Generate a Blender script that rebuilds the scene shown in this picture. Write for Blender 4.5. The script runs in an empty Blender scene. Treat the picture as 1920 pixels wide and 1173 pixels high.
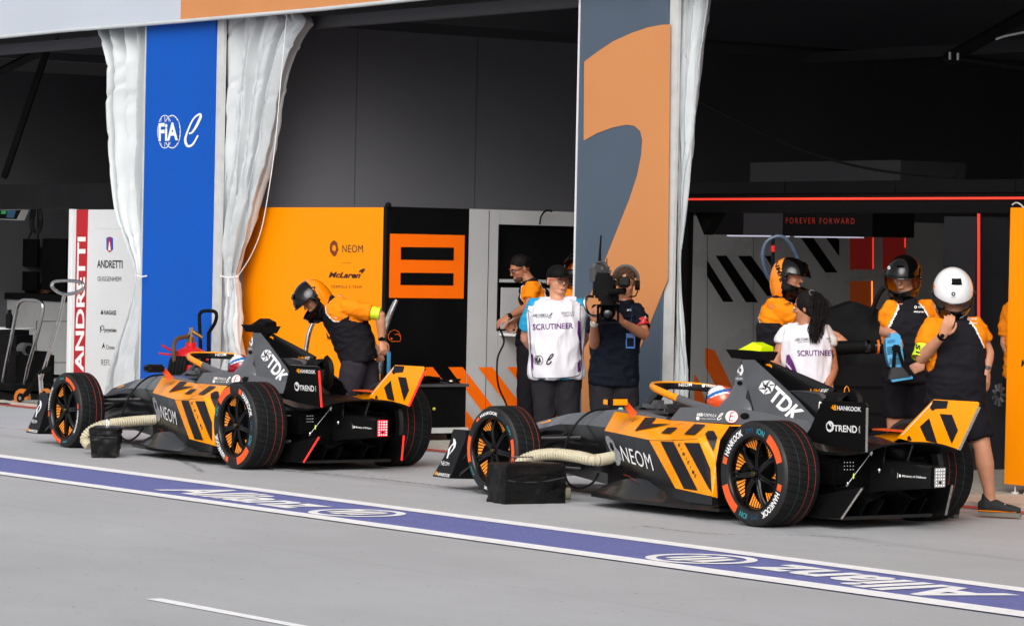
import bpy, bmesh, math, random
from mathutils import Vector as V, Matrix, noise
from mathutils.geometry import tessellate_polygon
from mathutils.bvhtree import BVHTree
R=math.radians; PI=math.pi
random.seed(7)
C=bpy.context.scene.collection
sc=bpy.context.scene
# ---------------------------------------------------------------- camera model (photo pixels 1920x1173)
CF,CP,CR,CH,CX,CY=6319.0,-0.0165,0.02076,1.744,960.0,586.5
def ray(px,py):
    X=px-CX;Y=py-CY;cr,sr=math.cos(CR),math.sin(CR)
    u=(X*cr+Y*sr)/CF;v=-(-X*sr+Y*cr)/CF;c,s=math.cos(CP),math.sin(CP)
    return V((u,c-v*s,s+v*c))
O=V((0,0,CH))
GX=V((math.cos(R(-55)),math.sin(R(-55)),0)); GY=V((-math.sin(R(-55)),math.cos(R(-55)),0))
def G(x,y,z=0): return GX*x+GY*y+V((0,0,z))
def gnd(px,py,z=0.0):
    d=ray(px,py); return O+d*((z-CH)/d.z)
def atD(px,py,D):
    d=ray(px,py); return O+d*(D/d.y)
def onGX(px,py,x):
    d=ray(px,py); return O+d*((x-O.dot(GX))/d.dot(GX))
def onGY(px,py,y):
    d=ray(px,py); return O+d*((y-O.dot(GY))/d.dot(GY))
def togx(p): return (p.dot(GX),p.dot(GY),p.z)
# ---------------------------------------------------------------- materials
MATS={}
def lin(c):
    if isinstance(c,str):
        c=[int(c[i:i+2],16)/255 for i in (0,2,4)]
        return tuple((x/12.92 if x<=.04045 else ((x+.055)/1.055)**2.4) for x in c)
    return c
def mat(name,col,rough=.5,metal=0,var=.08,scale=6,bump=0,bscale=40,coat=0,emit=0,spec=.5,alpha=1,trans=0,stretch=None,dirt=None):
    if name in MATS: return MATS[name]
    m=bpy.data.materials.new(name); m.use_nodes=True; nt=m.node_tree; N=nt.nodes; L=nt.links
    b=N['Principled BSDF']; col=lin(col)
    b.inputs['Base Color'].default_value=(*col,1); b.inputs['Roughness'].default_value=rough
    b.inputs['Metallic'].default_value=metal; b.inputs['Coat Weight'].default_value=coat
    b.inputs['Coat Roughness'].default_value=.08
    b.inputs['Specular IOR Level'].default_value=spec
    if trans: b.inputs['Transmission Weight'].default_value=trans
    if alpha<1: b.inputs['Alpha'].default_value=alpha
    if emit:
        b.inputs['Emission Color'].default_value=(*col,1); b.inputs['Emission Strength'].default_value=emit
    tc=N.new('ShaderNodeTexCoord'); mp=N.new('ShaderNodeMapping'); L.new(tc.outputs['Object'],mp.inputs[0])
    if stretch: mp.inputs['Scale'].default_value=stretch
    if var:
        n=N.new('ShaderNodeTexNoise'); n.inputs['Scale'].default_value=scale; n.inputs['Detail'].default_value=6
        L.new(mp.outputs[0],n.inputs[0])
        r=N.new('ShaderNodeMapRange'); r.inputs[1].default_value=.3; r.inputs[2].default_value=.7
        r.inputs[3].default_value=1-var; r.inputs[4].default_value=1+var
        L.new(n.outputs[0],r.inputs[0])
        mx=N.new('ShaderNodeVectorMath'); mx.operation='SCALE'; mx.inputs[0].default_value=col
        L.new(r.outputs[0],mx.inputs['Scale']); src=mx.outputs[0]
        if dirt:
            n3=N.new('ShaderNodeTexNoise'); n3.inputs['Scale'].default_value=dirt[1]; n3.inputs['Detail'].default_value=8; n3.inputs['Roughness'].default_value=.7
            L.new(mp.outputs[0],n3.inputs[0])
            r3=N.new('ShaderNodeMapRange'); r3.inputs[1].default_value=dirt[2]; r3.inputs[2].default_value=dirt[3]
            L.new(n3.outputs[0],r3.inputs[0])
            mm=N.new('ShaderNodeMix'); mm.data_type='RGBA'; L.new(r3.outputs[0],mm.inputs[0])
            L.new(src,mm.inputs[6]); mm.inputs[7].default_value=(*lin(dirt[0]),1); src=mm.outputs[2]
        L.new(src,b.inputs['Base Color'])
        r2=N.new('ShaderNodeMapRange'); r2.inputs[1].default_value=.3; r2.inputs[2].default_value=.7
        r2.inputs[3].default_value=max(0,rough-.08); r2.inputs[4].default_value=min(1,rough+.1)
        L.new(n.outputs[0],r2.inputs[0]); L.new(r2.outputs[0],b.inputs['Roughness'])
    if bump:
        n2=N.new('ShaderNodeTexNoise'); n2.inputs['Scale'].default_value=bscale; n2.inputs['Detail'].default_value=4
        L.new(mp.outputs[0],n2.inputs[0]); bp=N.new('ShaderNodeBump'); bp.inputs['Strength'].default_value=bump
        bp.inputs['Distance'].default_value=.02; L.new(n2.outputs[0],bp.inputs['Height']); L.new(bp.outputs[0],b.inputs['Normal'])
    MATS[name]=m; return m
def carbon(name,c1,c2,rough=.35,scale=160):
    m=mat(name,c1,rough,var=0,coat=.3); nt=m.node_tree;N=nt.nodes;L=nt.links;b=N['Principled BSDF']
    tc=N.new('ShaderNodeTexCoord'); w=N.new('ShaderNodeTexWave'); w.wave_type='BANDS'; w.bands_direction='DIAGONAL'
    w.inputs['Scale'].default_value=scale*.25; w.inputs['Distortion'].default_value=.4
    L.new(tc.outputs['Object'],w.inputs[0])
    n=N.new('ShaderNodeTexNoise'); n.inputs['Scale'].default_value=5
    L.new(tc.outputs['Object'],n.inputs[0])
    ml=N.new('ShaderNodeMath'); ml.operation='MULTIPLY'; L.new(w.outputs[1],ml.inputs[0]); L.new(n.outputs[0],ml.inputs[1])
    mx=N.new('ShaderNodeMix'); mx.data_type='RGBA'; L.new(ml.outputs[0],mx.inputs[0])
    mx.inputs[6].default_value=(*lin(c1),1); mx.inputs[7].default_value=(*lin(c2),1)
    L.new(mx.outputs[2],b.inputs['Base Color']); return m
# ---------------------------------------------------------------- mesh builder
def frame(d,up=V((0,0,1))):
    d=d.normalized()
    if abs(d.dot(up))>.97: up=V((1,0,0)) if abs(d.x)<.9 else V((0,1,0))
    a=up.cross(d).normalized(); b=d.cross(a); return a,b
class MB:
    def __init__(s): s.v=[];s.f=[];s.m=[];s.mats=[];s.sm=[]
    def mi(s,m):
        if m not in s.mats: s.mats.append(m)
        return s.mats.index(m)
    def add(s,vs,fs,m,smooth=False):
        k=len(s.v); s.v+= [V(p) for p in vs]; i=s.mi(m)
        for f in fs: s.f.append([k+j for j in f]); s.m.append(i); s.sm.append(smooth)
        return s
    def box(s,c,d,m,rz=0,M=None):
        x,y,z=[q/2 for q in d]; P=[V((a*x,b*y,e*z)) for a in(-1,1) for b in(-1,1) for e in(-1,1)]
        if rz: Rm=Matrix.Rotation(rz,3,'Z'); P=[Rm@p for p in P]
        if M: P=[M@p for p in P]
        c=V(c); return s.add([p+c for p in P],[(0,1,3,2),(4,6,7,5),(0,4,5,1),(2,3,7,6),(0,2,6,4),(1,5,7,3)],m)
    def bbox(s,c,d,m,r=.01,rz=0,M=None):
        # bevelled box
        x,y,z=[q/2 for q in d]; r=min(r,x*.9,y*.9,z*.9); P=[];idx={}
        bm=bmesh.new(); bmesh.ops.create_cube(bm,size=1)
        for v in bm.verts: v.co=V((v.co.x*2*x,v.co.y*2*y,v.co.z*2*z))
        bmesh.ops.bevel(bm,geom=bm.edges[:],offset=r,segments=2,affect='EDGES')
        bm.verts.ensure_lookup_table(); P=[v.co.copy() for v in bm.verts]; F=[[v.index for v in f.verts] for f in bm.faces]; bm.free()
        if rz: Rm=Matrix.Rotation(rz,3,'Z'); P=[Rm@p for p in P]
        if M: P=[M@p for p in P]
        c=V(c); return s.add([p+c for p in P],F,m)
    def loft(s,rings,m,cap=True,smooth=False,closed=True):
        n=len(rings[0]); vs=[p for r in rings for p in r]; fs=[]
        for i in range(len(rings)-1):
            for j in range(n if closed else n-1):
                a=i*n+j;b=i*n+(j+1)%n; fs.append((a,b,b+n,a+n))
        if cap: fs.append(tuple(range(n))[::-1]); fs.append(tuple(range((len(rings)-1)*n,len(rings)*n)))
        return s.add(vs,fs,m,smooth)
    def tube(s,pts,r,m,n=10,cap=True,smooth=True,sq=1):
        pts=[V(p) for p in pts]
        rr=r if isinstance(r,(list,tuple)) else [r]*len(pts)
        rings=[];pa=None
        for i,p in enumerate(pts):
            d=(pts[min(i+1,len(pts)-1)]-pts[max(i-1,0)])
            if d.length<1e-9: d=V((0,0,1))
            d.normalize()
            if pa is None: a,b=frame(d)
            else:
                a=(pa-d*pa.dot(d)); a.normalize(); b=d.cross(a)
            pa=a
            rings.append([p+a*math.cos(2*PI*k/n)*rr[i]+b*math.sin(2*PI*k/n)*rr[i]*sq for k in range(n)])
        return s.loft(rings,m,cap,smooth)
    def cyl(s,p,q,r,m,n=16,r2=None): return s.tube([p,q],[r,r if r2 is None else r2],m,n)
    def lathe(s,prof,m,n=48,axis='Y',c=(0,0,0),smooth=True,close=False):
        # prof: list of (r, h[, mat])
        c=V(c)
        def pt(r,h,t):
            if axis=='Y': return c+V((r*math.cos(t),h,r*math.sin(t)))
            if axis=='X': return c+V((h,r*math.cos(t),r*math.sin(t)))
            return c+V((r*math.cos(t),r*math.sin(t),h))
        for i in range(len(prof)-1):
            a,b=prof[i],prof[i+1]; mm=a[2] if len(a)>2 else m
            vs=[];fs=[]
            for k in range(n):
                t=2*PI*k/n; vs+=[pt(a[0],a[1],t),pt(b[0],b[1],t)]
            for k in range(n): q=(k+1)%n; fs.append((2*k,2*q,2*q+1,2*k+1))
            s.add(vs,fs,mm,smooth)
        return s
    def ell(s,c,r,m,n=16,M=None,smooth=True):
        c=V(c);r=(r,r,r) if isinstance(r,(int,float)) else r; rings=[]
        vs=[];fs=[];h=n//2
        for i in range(h+1):
            th=PI*i/h
            for k in range(n):
                p=V((r[0]*math.sin(th)*math.cos(2*PI*k/n),r[1]*math.sin(th)*math.sin(2*PI*k/n),r[2]*math.cos(th)))
                vs.append(c+(M@p if M else p))
        for i in range(h):
            for k in range(n):
                a=i*n+k;b=i*n+(k+1)%n; fs.append((a,a+n,b+n,b))
        return s.add(vs,fs,m,smooth)
    def prism(s,poly,o,u,v,w,m,t):
        # polygon (a,b) in plane o+u a+v b, extruded by w*t
        o=V(o);u=V(u);v=V(v);w=V(w); A=[o+u*a+v*b for a,b in poly]; B=[p+w*t for p in A]; n=len(A)
        return s.add(A+B,[tuple(range(n))[::-1],tuple(range(n,2*n))]+[(i,(i+1)%n,n+(i+1)%n,n+i) for i in range(n)],m)
    def flat(s,me2,fn,m):
        vs,fs=me2; return s.add([fn(a,b) for a,b in vs],fs,m)
    def build(s,name,parent=None,world=True,wd=None,tri=False):
        me=bpy.data.meshes.new(name)
        if parent is not None and world: Mi=parent.matrix_world.inverted(); vs=[Mi@p for p in s.v]
        elif parent is None and wd is not None: vs=[p-V(wd) for p in s.v]
        else: vs=s.v
        me.from_pydata([tuple(p) for p in vs],[],s.f)
        for m in s.mats: me.materials.append(m)
        me.polygons.foreach_set('material_index',s.m); me.polygons.foreach_set('use_smooth',s.sm)
        # merge duplicate vertices, make smooth parts shade with sharp creases
        bm=bmesh.new(); bm.from_mesh(me); bmesh.ops.remove_doubles(bm,verts=bm.verts,dist=1e-5)
        bmesh.ops.recalc_face_normals(bm,faces=bm.faces) if not tri else None
        bm.to_mesh(me); bm.free()
        try: me.set_sharp_from_angle(angle=R(38))
        except Exception: pass
        o=bpy.data.objects.new(name,me); C.objects.link(o)
        if parent is not None: o.parent=parent
        elif wd is not None: o.location=wd
        return o
def tag(o,label=None,cat=None,group=None,kind=None):
    if label: o['label']=label
    if cat: o['category']=cat
    if group: o['group']=group
    if kind: o['kind']=kind
    return o
def empty(name,loc,rz=0,label=None,cat=None,group=None):
    o=bpy.data.objects.new(name,None); C.objects.link(o); o.location=loc; o.rotation_euler=(0,0,rz); o.empty_display_size=.1
    o.matrix_world=Matrix.Translation(V(loc))@Matrix.Rotation(rz,4,'Z')
    tag(o,label,cat,group); return o
def kids(o): return [c for c in bpy.data.objects if c.parent==o]
def copy_tree(o,parent=None):
    c=o.copy(); C.objects.link(c); c.parent=parent
    for ch in kids(o): copy_tree(ch,c)
    return c
# ---------------------------------------------------------------- writing
_tc={}
def text2(s,bold=.0,shear=0,space=1.0,sx=1.0):
    key=(s,bold,shear,space)
    if key not in _tc:
        cu=bpy.data.curves.new('lettering','FONT'); cu.body=s; cu.size=1; cu.offset=bold; cu.shear=shear; cu.space_character=space
        cu.resolution_u=3; cu.fill_mode='FRONT' if hasattr(cu,'fill_mode') else cu.fill_mode
        ob=bpy.data.objects.new('tmp_text',cu); C.objects.link(ob)
        dg=bpy.context.evaluated_depsgraph_get(); dg.update(); me=ob.evaluated_get(dg).to_mesh()
        vs=[(v.co.x,v.co.y) for v in me.vertices]; fs=[tuple(p.vertices) for p in me.polygons]
        ob.evaluated_get(dg).to_mesh_clear(); bpy.data.objects.remove(ob); bpy.data.curves.remove(cu)
        x0=min(a for a,b in vs);x1=max(a for a,b in vs);y0=min(b for a,b in vs);y1=max(b for a,b in vs)
        _tc[key]=([((a-x0)/(x1-x0),(b-y0)/(y1-y0)) for a,b in vs],fs,(x1-x0)/(y1-y0))
    vs,fs,asp=_tc[key]; return (vs,fs),asp
def quadmap(q):
    # q: corner points TL,TR,BR,BL (2d or 3d)
    tl,tr,br,bl=[V(p) for p in q]
    return lambda s,t:(bl*(1-s)+br*s)*(1-t)+(tl*(1-s)+tr*s)*t
def poly2(pts,maxe=None):
    bm=bmesh.new(); vv=[bm.verts.new((a,b,0)) for a,b in pts]
    for t in tessellate_polygon([[V((a,b,0)) for a,b in pts]]):
        try: bm.faces.new([vv[i] for i in t])
        except ValueError: pass
    if maxe:
        for _ in range(8):
            es=[e for e in bm.edges if e.calc_length()>maxe]
            if not es: break
            bmesh.ops.subdivide_edges(bm,edges=es,cuts=1); bmesh.ops.triangulate(bm,faces=bm.faces[:])
    bm.verts.ensure_lookup_table(); bm.verts.index_update()
    r=([(v.co.x,v.co.y) for v in bm.verts],[tuple(v.index for v in f.verts) for f in bm.faces]); bm.free(); return r
def ring2(cx,cy,rx,ry,w,n=40,a0=0,a1=2*PI):
    vs=[];fs=[]
    for i in range(n+1):
        t=a0+(a1-a0)*i/n; c,s=math.cos(t),math.sin(t)
        vs+=[(cx+rx*c,cy+ry*s),(cx+(rx-w)*c,cy+(ry-w)*s)]
    for i in range(n): fs.append((2*i,2*i+2,2*i+3,2*i+1))
    return vs,fs
def disc2(cx,cy,rx,ry,n=32): return ([(cx+rx*math.cos(2*PI*i/n),cy+ry*math.sin(2*PI*i/n)) for i in range(n)],[tuple(range(n))])
def disc3(cx,cy,rx,ry,e=3,n=28): return poly2([(cx+rx*math.cos(2*PI*i/n),cy+ry*math.sin(2*PI*i/n)) for i in range(n)],e)
def stroke2(pts,w):
    # polyline with width(s)
    vs=[];fs=[];n=len(pts)
    for i,p in enumerate(pts):
        a=V(pts[max(i-1,0)]);b=V(pts[min(i+1,n-1)]);d=(b-a).normalized();q=V((-d.y,d.x)); ww=w[i] if isinstance(w,(list,tuple)) else w
        vs+=[tuple(V(p)+q*ww/2),tuple(V(p)-q*ww/2)]
    for i in range(n-1): fs.append((2*i,2*i+1,2*i+3,2*i+2))
    return vs,fs
def spline(pts,k=8):
    pts=[V(p) for p in pts]; out=[]
    for i in range(len(pts)-1):
        p0=pts[max(i-1,0)];p1=pts[i];p2=pts[i+1];p3=pts[min(i+2,len(pts)-1)]
        for j in range(k):
            t=j/k; out.append(.5*((2*p1)+(p2-p0)*t+(2*p0-5*p1+4*p2-p3)*t*t+(3*p1-p0-3*p2+p3)*t**3))
    out.append(pts[-1]); return out
def fe_mark(s0=0,t0=0,w=1,h=1):
    # the looping italic e
    P=[(.30,.42),(.52,.52),(.78,.74),(.90,.95),(.80,1.0),(.58,.84),(.30,.46),(.14,.16),(.22,.02),(.45,.06),(.72,.30)]
    pts=spline([(s0+a*w,t0+b*h) for a,b in P],6)
    return stroke2([(p.x,p.y) for p in pts],.13*w)
# ================================================================= MATERIALS
M_orange=mat('papaya_paint','F98A00',.35,coat=.5,var=.03,scale=3)
M_opanel=mat('orange_vinyl',(1.0,.30,.0),.5,spec=.15,var=.03,scale=1.2)
M_ored=mat('red_orange_vinyl',(.87,.14,.01),.5,var=.05)
M_black=mat('black_panel','0A0A0C',.5,spec=.14,var=.15,scale=2)
M_soft=mat('matte_black','09090A',.75,spec=.15,var=.15)
M_gpanel=mat('grey_panel','B9BABC',.38,var=.05,scale=1.5,coat=.1)
M_white=mat('white_paint','E2E3E4',.45,var=.03,scale=1.5)
M_wpanel=mat('white_panel','D9DBDD',.35,var=.04,scale=1.2)
M_vinyl=mat('tent_vinyl','BFC4C7',.42,var=.05,scale=3,bump=.25,bscale=9,dirt=('9A9C98',2.5,.62,.9))
M_fascia=mat('fascia_white','BDC4CF',.45,var=.03,scale=.8,bump=.08,bscale=2)
M_tan=mat('fascia_tan','CB8751',.5,var=.04,scale=.9,bump=.08,bscale=2)
M_slate=mat('slate_print','4E5B6A',.5,spec=.25,var=.05,scale=1.5)
M_blue=mat('blue_print',(.001,.085,.46),.5,spec=.2,var=.05,scale=1.2,bump=.15,bscale=2)
M_alu=mat('aluminium_post','C6C7C6',.4,var=.08,scale=8)
M_chrome=mat('chrome_tube','C8C8C8',.18,1,var=.1,scale=20)
M_liner=mat('tent_liner_grey','85858D',.7,var=.06,scale=.7,bump=.1,bscale=3)
M_mgl=mat('seam_grey','66666C',.7,var=.05)
M_dliner=mat('tent_liner_black','55555A',.8,var=.1,scale=.8,bump=.1,bscale=3)
M_red=mat('red_paint','C0101A',.35,var=.06)
M_redv=mat('red_vinyl','B5101C',.45,var=.05)
M_letk=mat('black_lettering','101013',.5,var=0)
M_letw=mat('white_lettering','F0F0F0',.45,var=0)
M_letp=mat('purple_lettering','5A1B6B',.6,var=0)
M_ledr=mat('led_red',(.95,.05,.03),.5,spec=.1,var=0,emit=.7)
M_ledo=mat('led_orange',(1,.25,.05),.4,var=0,emit=1.3)
M_ledw=mat('led_white',(.8,.8,1),.4,var=0,emit=.45)
M_text=mat('dim_sign_red',(.45,.03,.01),.5,var=0,emit=.12)
M_rub=mat('rubber','0C0C0D',.8,spec=.2,var=.15,scale=15)
M_cable=mat('cable_black','09090A',.6,spec=.25,var=.1)
# ground
def ground_mat():
    m=bpy.data.materials.new('pit_lane_asphalt'); m.use_nodes=True; nt=m.node_tree;N=nt.nodes;L=nt.links;b=N['Principled BSDF']
    tc=N.new('ShaderNodeTexCoord')
    def noi(scale,det,st=(1,1,1),rot=0,rough=.6):
        mp=N.new('ShaderNodeMapping'); mp.inputs['Rotation'].default_value=(0,0,rot); mp.inputs['Scale'].default_value=st
        L.new(tc.outputs['Object'],mp.inputs[0]); n=N.new('ShaderNodeTexNoise'); n.inputs['Scale'].default_value=scale; n.inputs['Detail'].default_value=det; n.inputs['Roughness'].default_value=rough
        L.new(mp.outputs[0],n.inputs[0]); return n
    def rng(n,a,b_,c,d):
        r=N.new('ShaderNodeMapRange'); r.inputs[1].default_value=a;r.inputs[2].default_value=b_;r.inputs[3].default_value=c;r.inputs[4].default_value=d
        L.new(n.outputs[0],r.inputs[0]); return r
    def mul(a,b_):
        x=N.new('ShaderNodeMath'); x.operation='MULTIPLY'; L.new(a.outputs[0],x.inputs[0]); L.new(b_.outputs[0],x.inputs[1]); return x
    a=rng(noi(.45,5),.3,.7,.93,1.06); c=rng(noi(2.2,8,(.5,1.1,1),R(20)),.35,.7,.965,1.03)
    d=rng(noi(260,2),.25,.75,.84,1.16); e=rng(noi(7,6,(.35,1,1),0,.8),.62,.70,1,.84); g=rng(noi(60,3),.69,.73,1,1.3); sp=rng(noi(23,3,(.5,1,1)),.675,.71,1,.5)
    t=mul(mul(mul(a,c),mul(d,e)),mul(g,sp))
    # thin tar joint lines along the lane
    sx=N.new('ShaderNodeSeparateXYZ'); L.new(tc.outputs['Object'],sx.inputs[0])
    nn=noi(1.2,4)
    ad=N.new('ShaderNodeMath');ad.operation='MULTIPLY_ADD'; L.new(nn.outputs[0],ad.inputs[0]); ad.inputs[1].default_value=.05; L.new(sx.outputs[1],ad.inputs[2])
    sub=N.new('ShaderNodeMath');sub.operation='SUBTRACT'; L.new(ad.outputs[0],sub.inputs[0]); sub.inputs[1].default_value=10.3
    ab=N.new('ShaderNodeMath');ab.operation='ABSOLUTE'; L.new(sub.outputs[0],ab.inputs[0])
    jr=rng(ab,.0,.008,.78,1); t=mul(t,jr)
    # rubbered-in darker band where cars pull out
    s2=N.new('ShaderNodeMath');s2.operation='MULTIPLY_ADD'; L.new(noi(.8,5,(.3,1,1)).outputs[0],s2.inputs[0]); s2.inputs[1].default_value=.5; L.new(sx.outputs[1],s2.inputs[2])
    s3=N.new('ShaderNodeMath');s3.operation='SUBTRACT'; L.new(s2.outputs[0],s3.inputs[0]); s3.inputs[1].default_value=14.35
    s4=N.new('ShaderNodeMath');s4.operation='ABSOLUTE'; L.new(s3.outputs[0],s4.inputs[0])
    st=rng(s4,.0,.14,.86,1); t=mul(t,st)
    mx=N.new('ShaderNodeVectorMath'); mx.operation='SCALE'; mx.inputs[0].default_value=(.432,.445,.465)
    L.new(t.outputs[0],mx.inputs['Scale']); L.new(mx.outputs[0],b.inputs['Base Color'])
    b.inputs['Roughness'].default_value=.72; b.inputs['Specular IOR Level'].default_value=.3
    bp=N.new('ShaderNodeBump'); bp.inputs['Strength'].default_value=.35; bp.inputs['Distance'].default_value=.006
    L.new(noi(170,4).outputs[0],bp.inputs['Height']); L.new(bp.outputs[0],b.inputs['Normal'])
    return m
M_ground=ground_mat()
M_pblue=mat('blue_road_paint',(.13,.155,.41),.7,var=.10,scale=6,bump=.2,bscale=150,dirt=('A9ABC4',34,.58,.68))
M_pwhite=mat('white_road_paint','F7F8FA',.7,var=.06,scale=9,bump=.2,bscale=150,dirt=('A9A9AE',30,.63,.72))
M_kred=mat('red_road_paint','B04038',.7,var=.15,scale=12,dirt=('8A8580',18,.52,.68))
M_apron=mat('apron_concrete','B8B2A8',.8,var=.1,scale=4,bump=.2,bscale=90,dirt=('6F6B66',6,.55,.75))
# ================================================================= GROUND
def struct(name,mb): o=mb.build(name); o['kind']='structure'; return o
RG=Matrix.Rotation(R(-55),4,'Z')
def gobj(o):   # object whose local axes follow the lane
    Mi=RG.inverted(); 
    for v in o.data.vertices: v.co=Mi@v.co
    o.rotation_euler=(0,0,R(-55)); return o
mb=MB(); S=260
mb.add([G(-S,-S),G(S,-S),G(S,S),G(-S,S)],[(0,1,2,3)],M_ground); g=gobj(struct('ground',mb))
def sheet(name,pts,m,z=.004,th=0):
    mb=MB(); mb.add([V((p.x,p.y,z)) for p in pts],[tuple(range(len(pts)))],m); return struct(name,mb)
def lineq(a0,a1,b0,b1,z):   # upper/lower edge pixels at two ends, extended beyond the frame
    A0,A1,B0,B1=[gnd(*p) for p in(a0,a1,b0,b1)]
    d=(B0-A0); e=(B1-A1)
    return [A0-d*1.5,B0+d*.8,B1+e*.8,A1-e*1.5]
mb=MB(); q=lineq((0,853.5),(0,890),(1920,1103.5),(1920,1158.5),0)
mb.add([V((p.x,p.y,.004)) for p in q],[(0,1,2,3)],M_pblue); gobj(struct('pit_lane_blue_stripe',mb))
for a,b,c,d in (((0,853),(0,858.5),(1920,1103.5),(1920,1111)),((0,885),(0,890.5),(1920,1147.5),(1920,1158.5))):
    mb=MB(); q=lineq(a,b,c,d,0); mb.add([V((p.x,p.y,.008)) for p in q],[(0,1,2,3)],M_pwhite); gobj(struct('pit_lane_white_line',mb))
mb=MB(); q=[gnd(*p) for p in((271,1123),(303,1122),(573,1173),(540,1173))]; d=q[2]-q[1]; d2=q[3]-q[0]
mb.add([V((p.x,p.y,.004)) for p in (q[0],q[1],q[1]+d*2.2,q[0]+d2*2.2)],[(0,1,2,3)],M_pwhite); gobj(struct('white_dash_marking',mb))
# sponsor writing on the stripe
mb=MB()
def gtext(s,x0,x1,y0,y1,flip,bold=.03):
    (vs,fs),asp=text2(s,bold)
    for a,b in [(0,0)]:
        P=[G(x0+(x1-x0)*u,y0+(y1-y0)*v,.008) for u,v in vs] if not flip else [G(x1-(x1-x0)*u,y1-(y1-y0)*v,.008) for u,v in vs]
        mb.add(P,fs,M_pwhite)
def glogo(cx,cy,r,flip):
    for (vs,fs) in (ring2(0,0,r,r,.065),):
        mb.add([G(cx+a,cy+b,.008) for a,b in vs],fs,M_pwhite)
    for k,(w,h0,h1) in enumerate(((.075,-.15,.17),(.09,-.19,.23),(.075,-.15,.17))):
        x=(k-1)*.12; s=-1 if flip else 1
        P=[(x-w/2,h0),(x+w/2,h0),(x+w/2,h1-.04),(x+w/2+(k-1)*-.03,h1),(x-w/2-(k==0)*.05,h1-.02)]
        mb.add([G(cx+s*a,cy+s*b,.009) for a,b in P],[tuple(range(5))],M_pwhite)
gtext('Allianz',-21.5,-19.62,11.9,12.44,False); glogo(-19.12,12.15,.33,False)
gtext('Allianz',-14.98,-13.08,11.97,12.5,True); glogo(-15.47,12.22,.33,True)
gobj(struct('pit_lane_lettering',mb))
def markmat(name,col,thr):
    m=mat(name,col,.8,var=.2,scale=30); nt=m.node_tree;N=nt.nodes;L=nt.links;b=N['Principled BSDF']
    tc=N.new('ShaderNodeTexCoord'); mp=N.new('ShaderNodeMapping'); mp.inputs['Scale'].default_value=(1,3,1); L.new(tc.outputs['Object'],mp.inputs[0])
    n=N.new('ShaderNodeTexNoise'); n.inputs['Scale'].default_value=14; n.inputs['Detail'].default_value=9; n.inputs['Roughness'].default_value=.75; L.new(mp.outputs[0],n.inputs[0])
    r=N.new('ShaderNodeMapRange'); r.inputs[1].default_value=thr; r.inputs[2].default_value=thr+.14; r.inputs[3].default_value=0; r.inputs[4].default_value=.75; L.new(n.outputs[0],r.inputs[0]); L.new(r.outputs[0],b.inputs['Alpha']); return m
M_mark=markmat('rubber_mark','3A3A3C',.47); M_scuff=markmat('pale_scuff','D8D8DC',.52)
def gstrip(name,pts,w,m):
    P=spline([gnd(*p) for p in pts],6); mb=MB(); rows=[[V((p.x,p.y,.003))+GY*w/2,V((p.x,p.y,.003))-GY*w/2] for p in P]; mb.loft(rows,m,False,False,closed=False); gobj(struct(name,mb))
gstrip('tyre_mark',[(430,876),(560,884),(700,897),(860,915),(905,925)],.07,M_mark)
gstrip('tyre_mark',[(1200,985),(1330,1000),(1500,1003),(1620,1010)],.05,M_mark)
gstrip('tyre_mark',[(-20,800),(200,822),(330,860),(380,885)],.06,M_mark)
gstrip('scuff_mark',[(350,886),(385,888),(420,889)],.25,M_scuff); gstrip('scuff_mark',[(1640,1022),(1665,1024),(1690,1023)],.2,M_scuff); gstrip('scuff_mark',[(655,888),(700,895),(750,897)],.3,M_scuff)
mb=MB(); mb.add([G(-90,16.66,.004),G(-2,16.66,.004),G(-2,16.86,.004),G(-90,16.86,.004)],[(0,1,2,3)],M_kred); gobj(struct('kerb_red_line',mb))
mb=MB(); mb.box(G(-45,22.9,.0),(90,12.06,.06),M_apron,R(-55)); gobj(struct('pavement',mb))
# ================================================================= TENT
def gbox(mb,x0,x1,y0,y1,z0,z1,m): mb.box(G((x0+x1)/2,(y0+y1)/2,(z0+z1)/2),(abs(x1-x0),abs(y1-y0),abs(z1-z0)),m,R(-55))
def thing(name,label,cat,x,y,z=0,group=None,dr=0): return empty(name,G(x,y,z),R(-55)+dr,label,cat,group)
t=thing('marquee_tent','long pit garage marquee with white and tan fascia and a black lining','tent',-30,17)
mb=MB(); gbox(mb,-70,-30.06,16.86,16.92,4.075,6.2,M_fascia); mb.build('white_fascia',t)
mb=MB(); gbox(mb,-30.06,-6,16.86,16.92,4.075,6.2,M_tan); mb.build('tan_fascia',t)
mb=MB()
for i in range(24):
    x=-70+i*64/24; mb.tube([G(x,16.85,4.07-.012*math.sin(i*1.7)),G(x+64/24,16.85,4.07-.012*math.sin((i+1)*1.7))],.02,M_vinyl)
mb.build('keder_trim',t)
mb=MB()
mb.add([G(-70,16.93,4.12),G(-6,16.93,4.12),G(-6,28,7.0),G(-70,28,7.0)],[(0,1,2,3)],M_dliner)
mb.add([G(-70,16.90,6.2),G(-6,16.90,6.2),G(-6,28,7.1),G(-70,28,7.1)],[(0,1,2,3)],M_fascia)
mb.add([G(-70,28,0),G(-6,28,0),G(-6,28,7.0),G(-70,28,7.0)],[(0,1,2,3)],M_dliner)
mb.add([G(-6,17,0),G(-6,28,0),G(-6,28,7.0),G(-6,17,4.1)],[(0,1,2,3)],M_dliner)
mb.add([G(-70,17,0),G(-70,28,0),G(-70,28,7.0),G(-70,17,4.1)],[(0,1,2,3)],M_dliner)
mb.build('lining',t)
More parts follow.
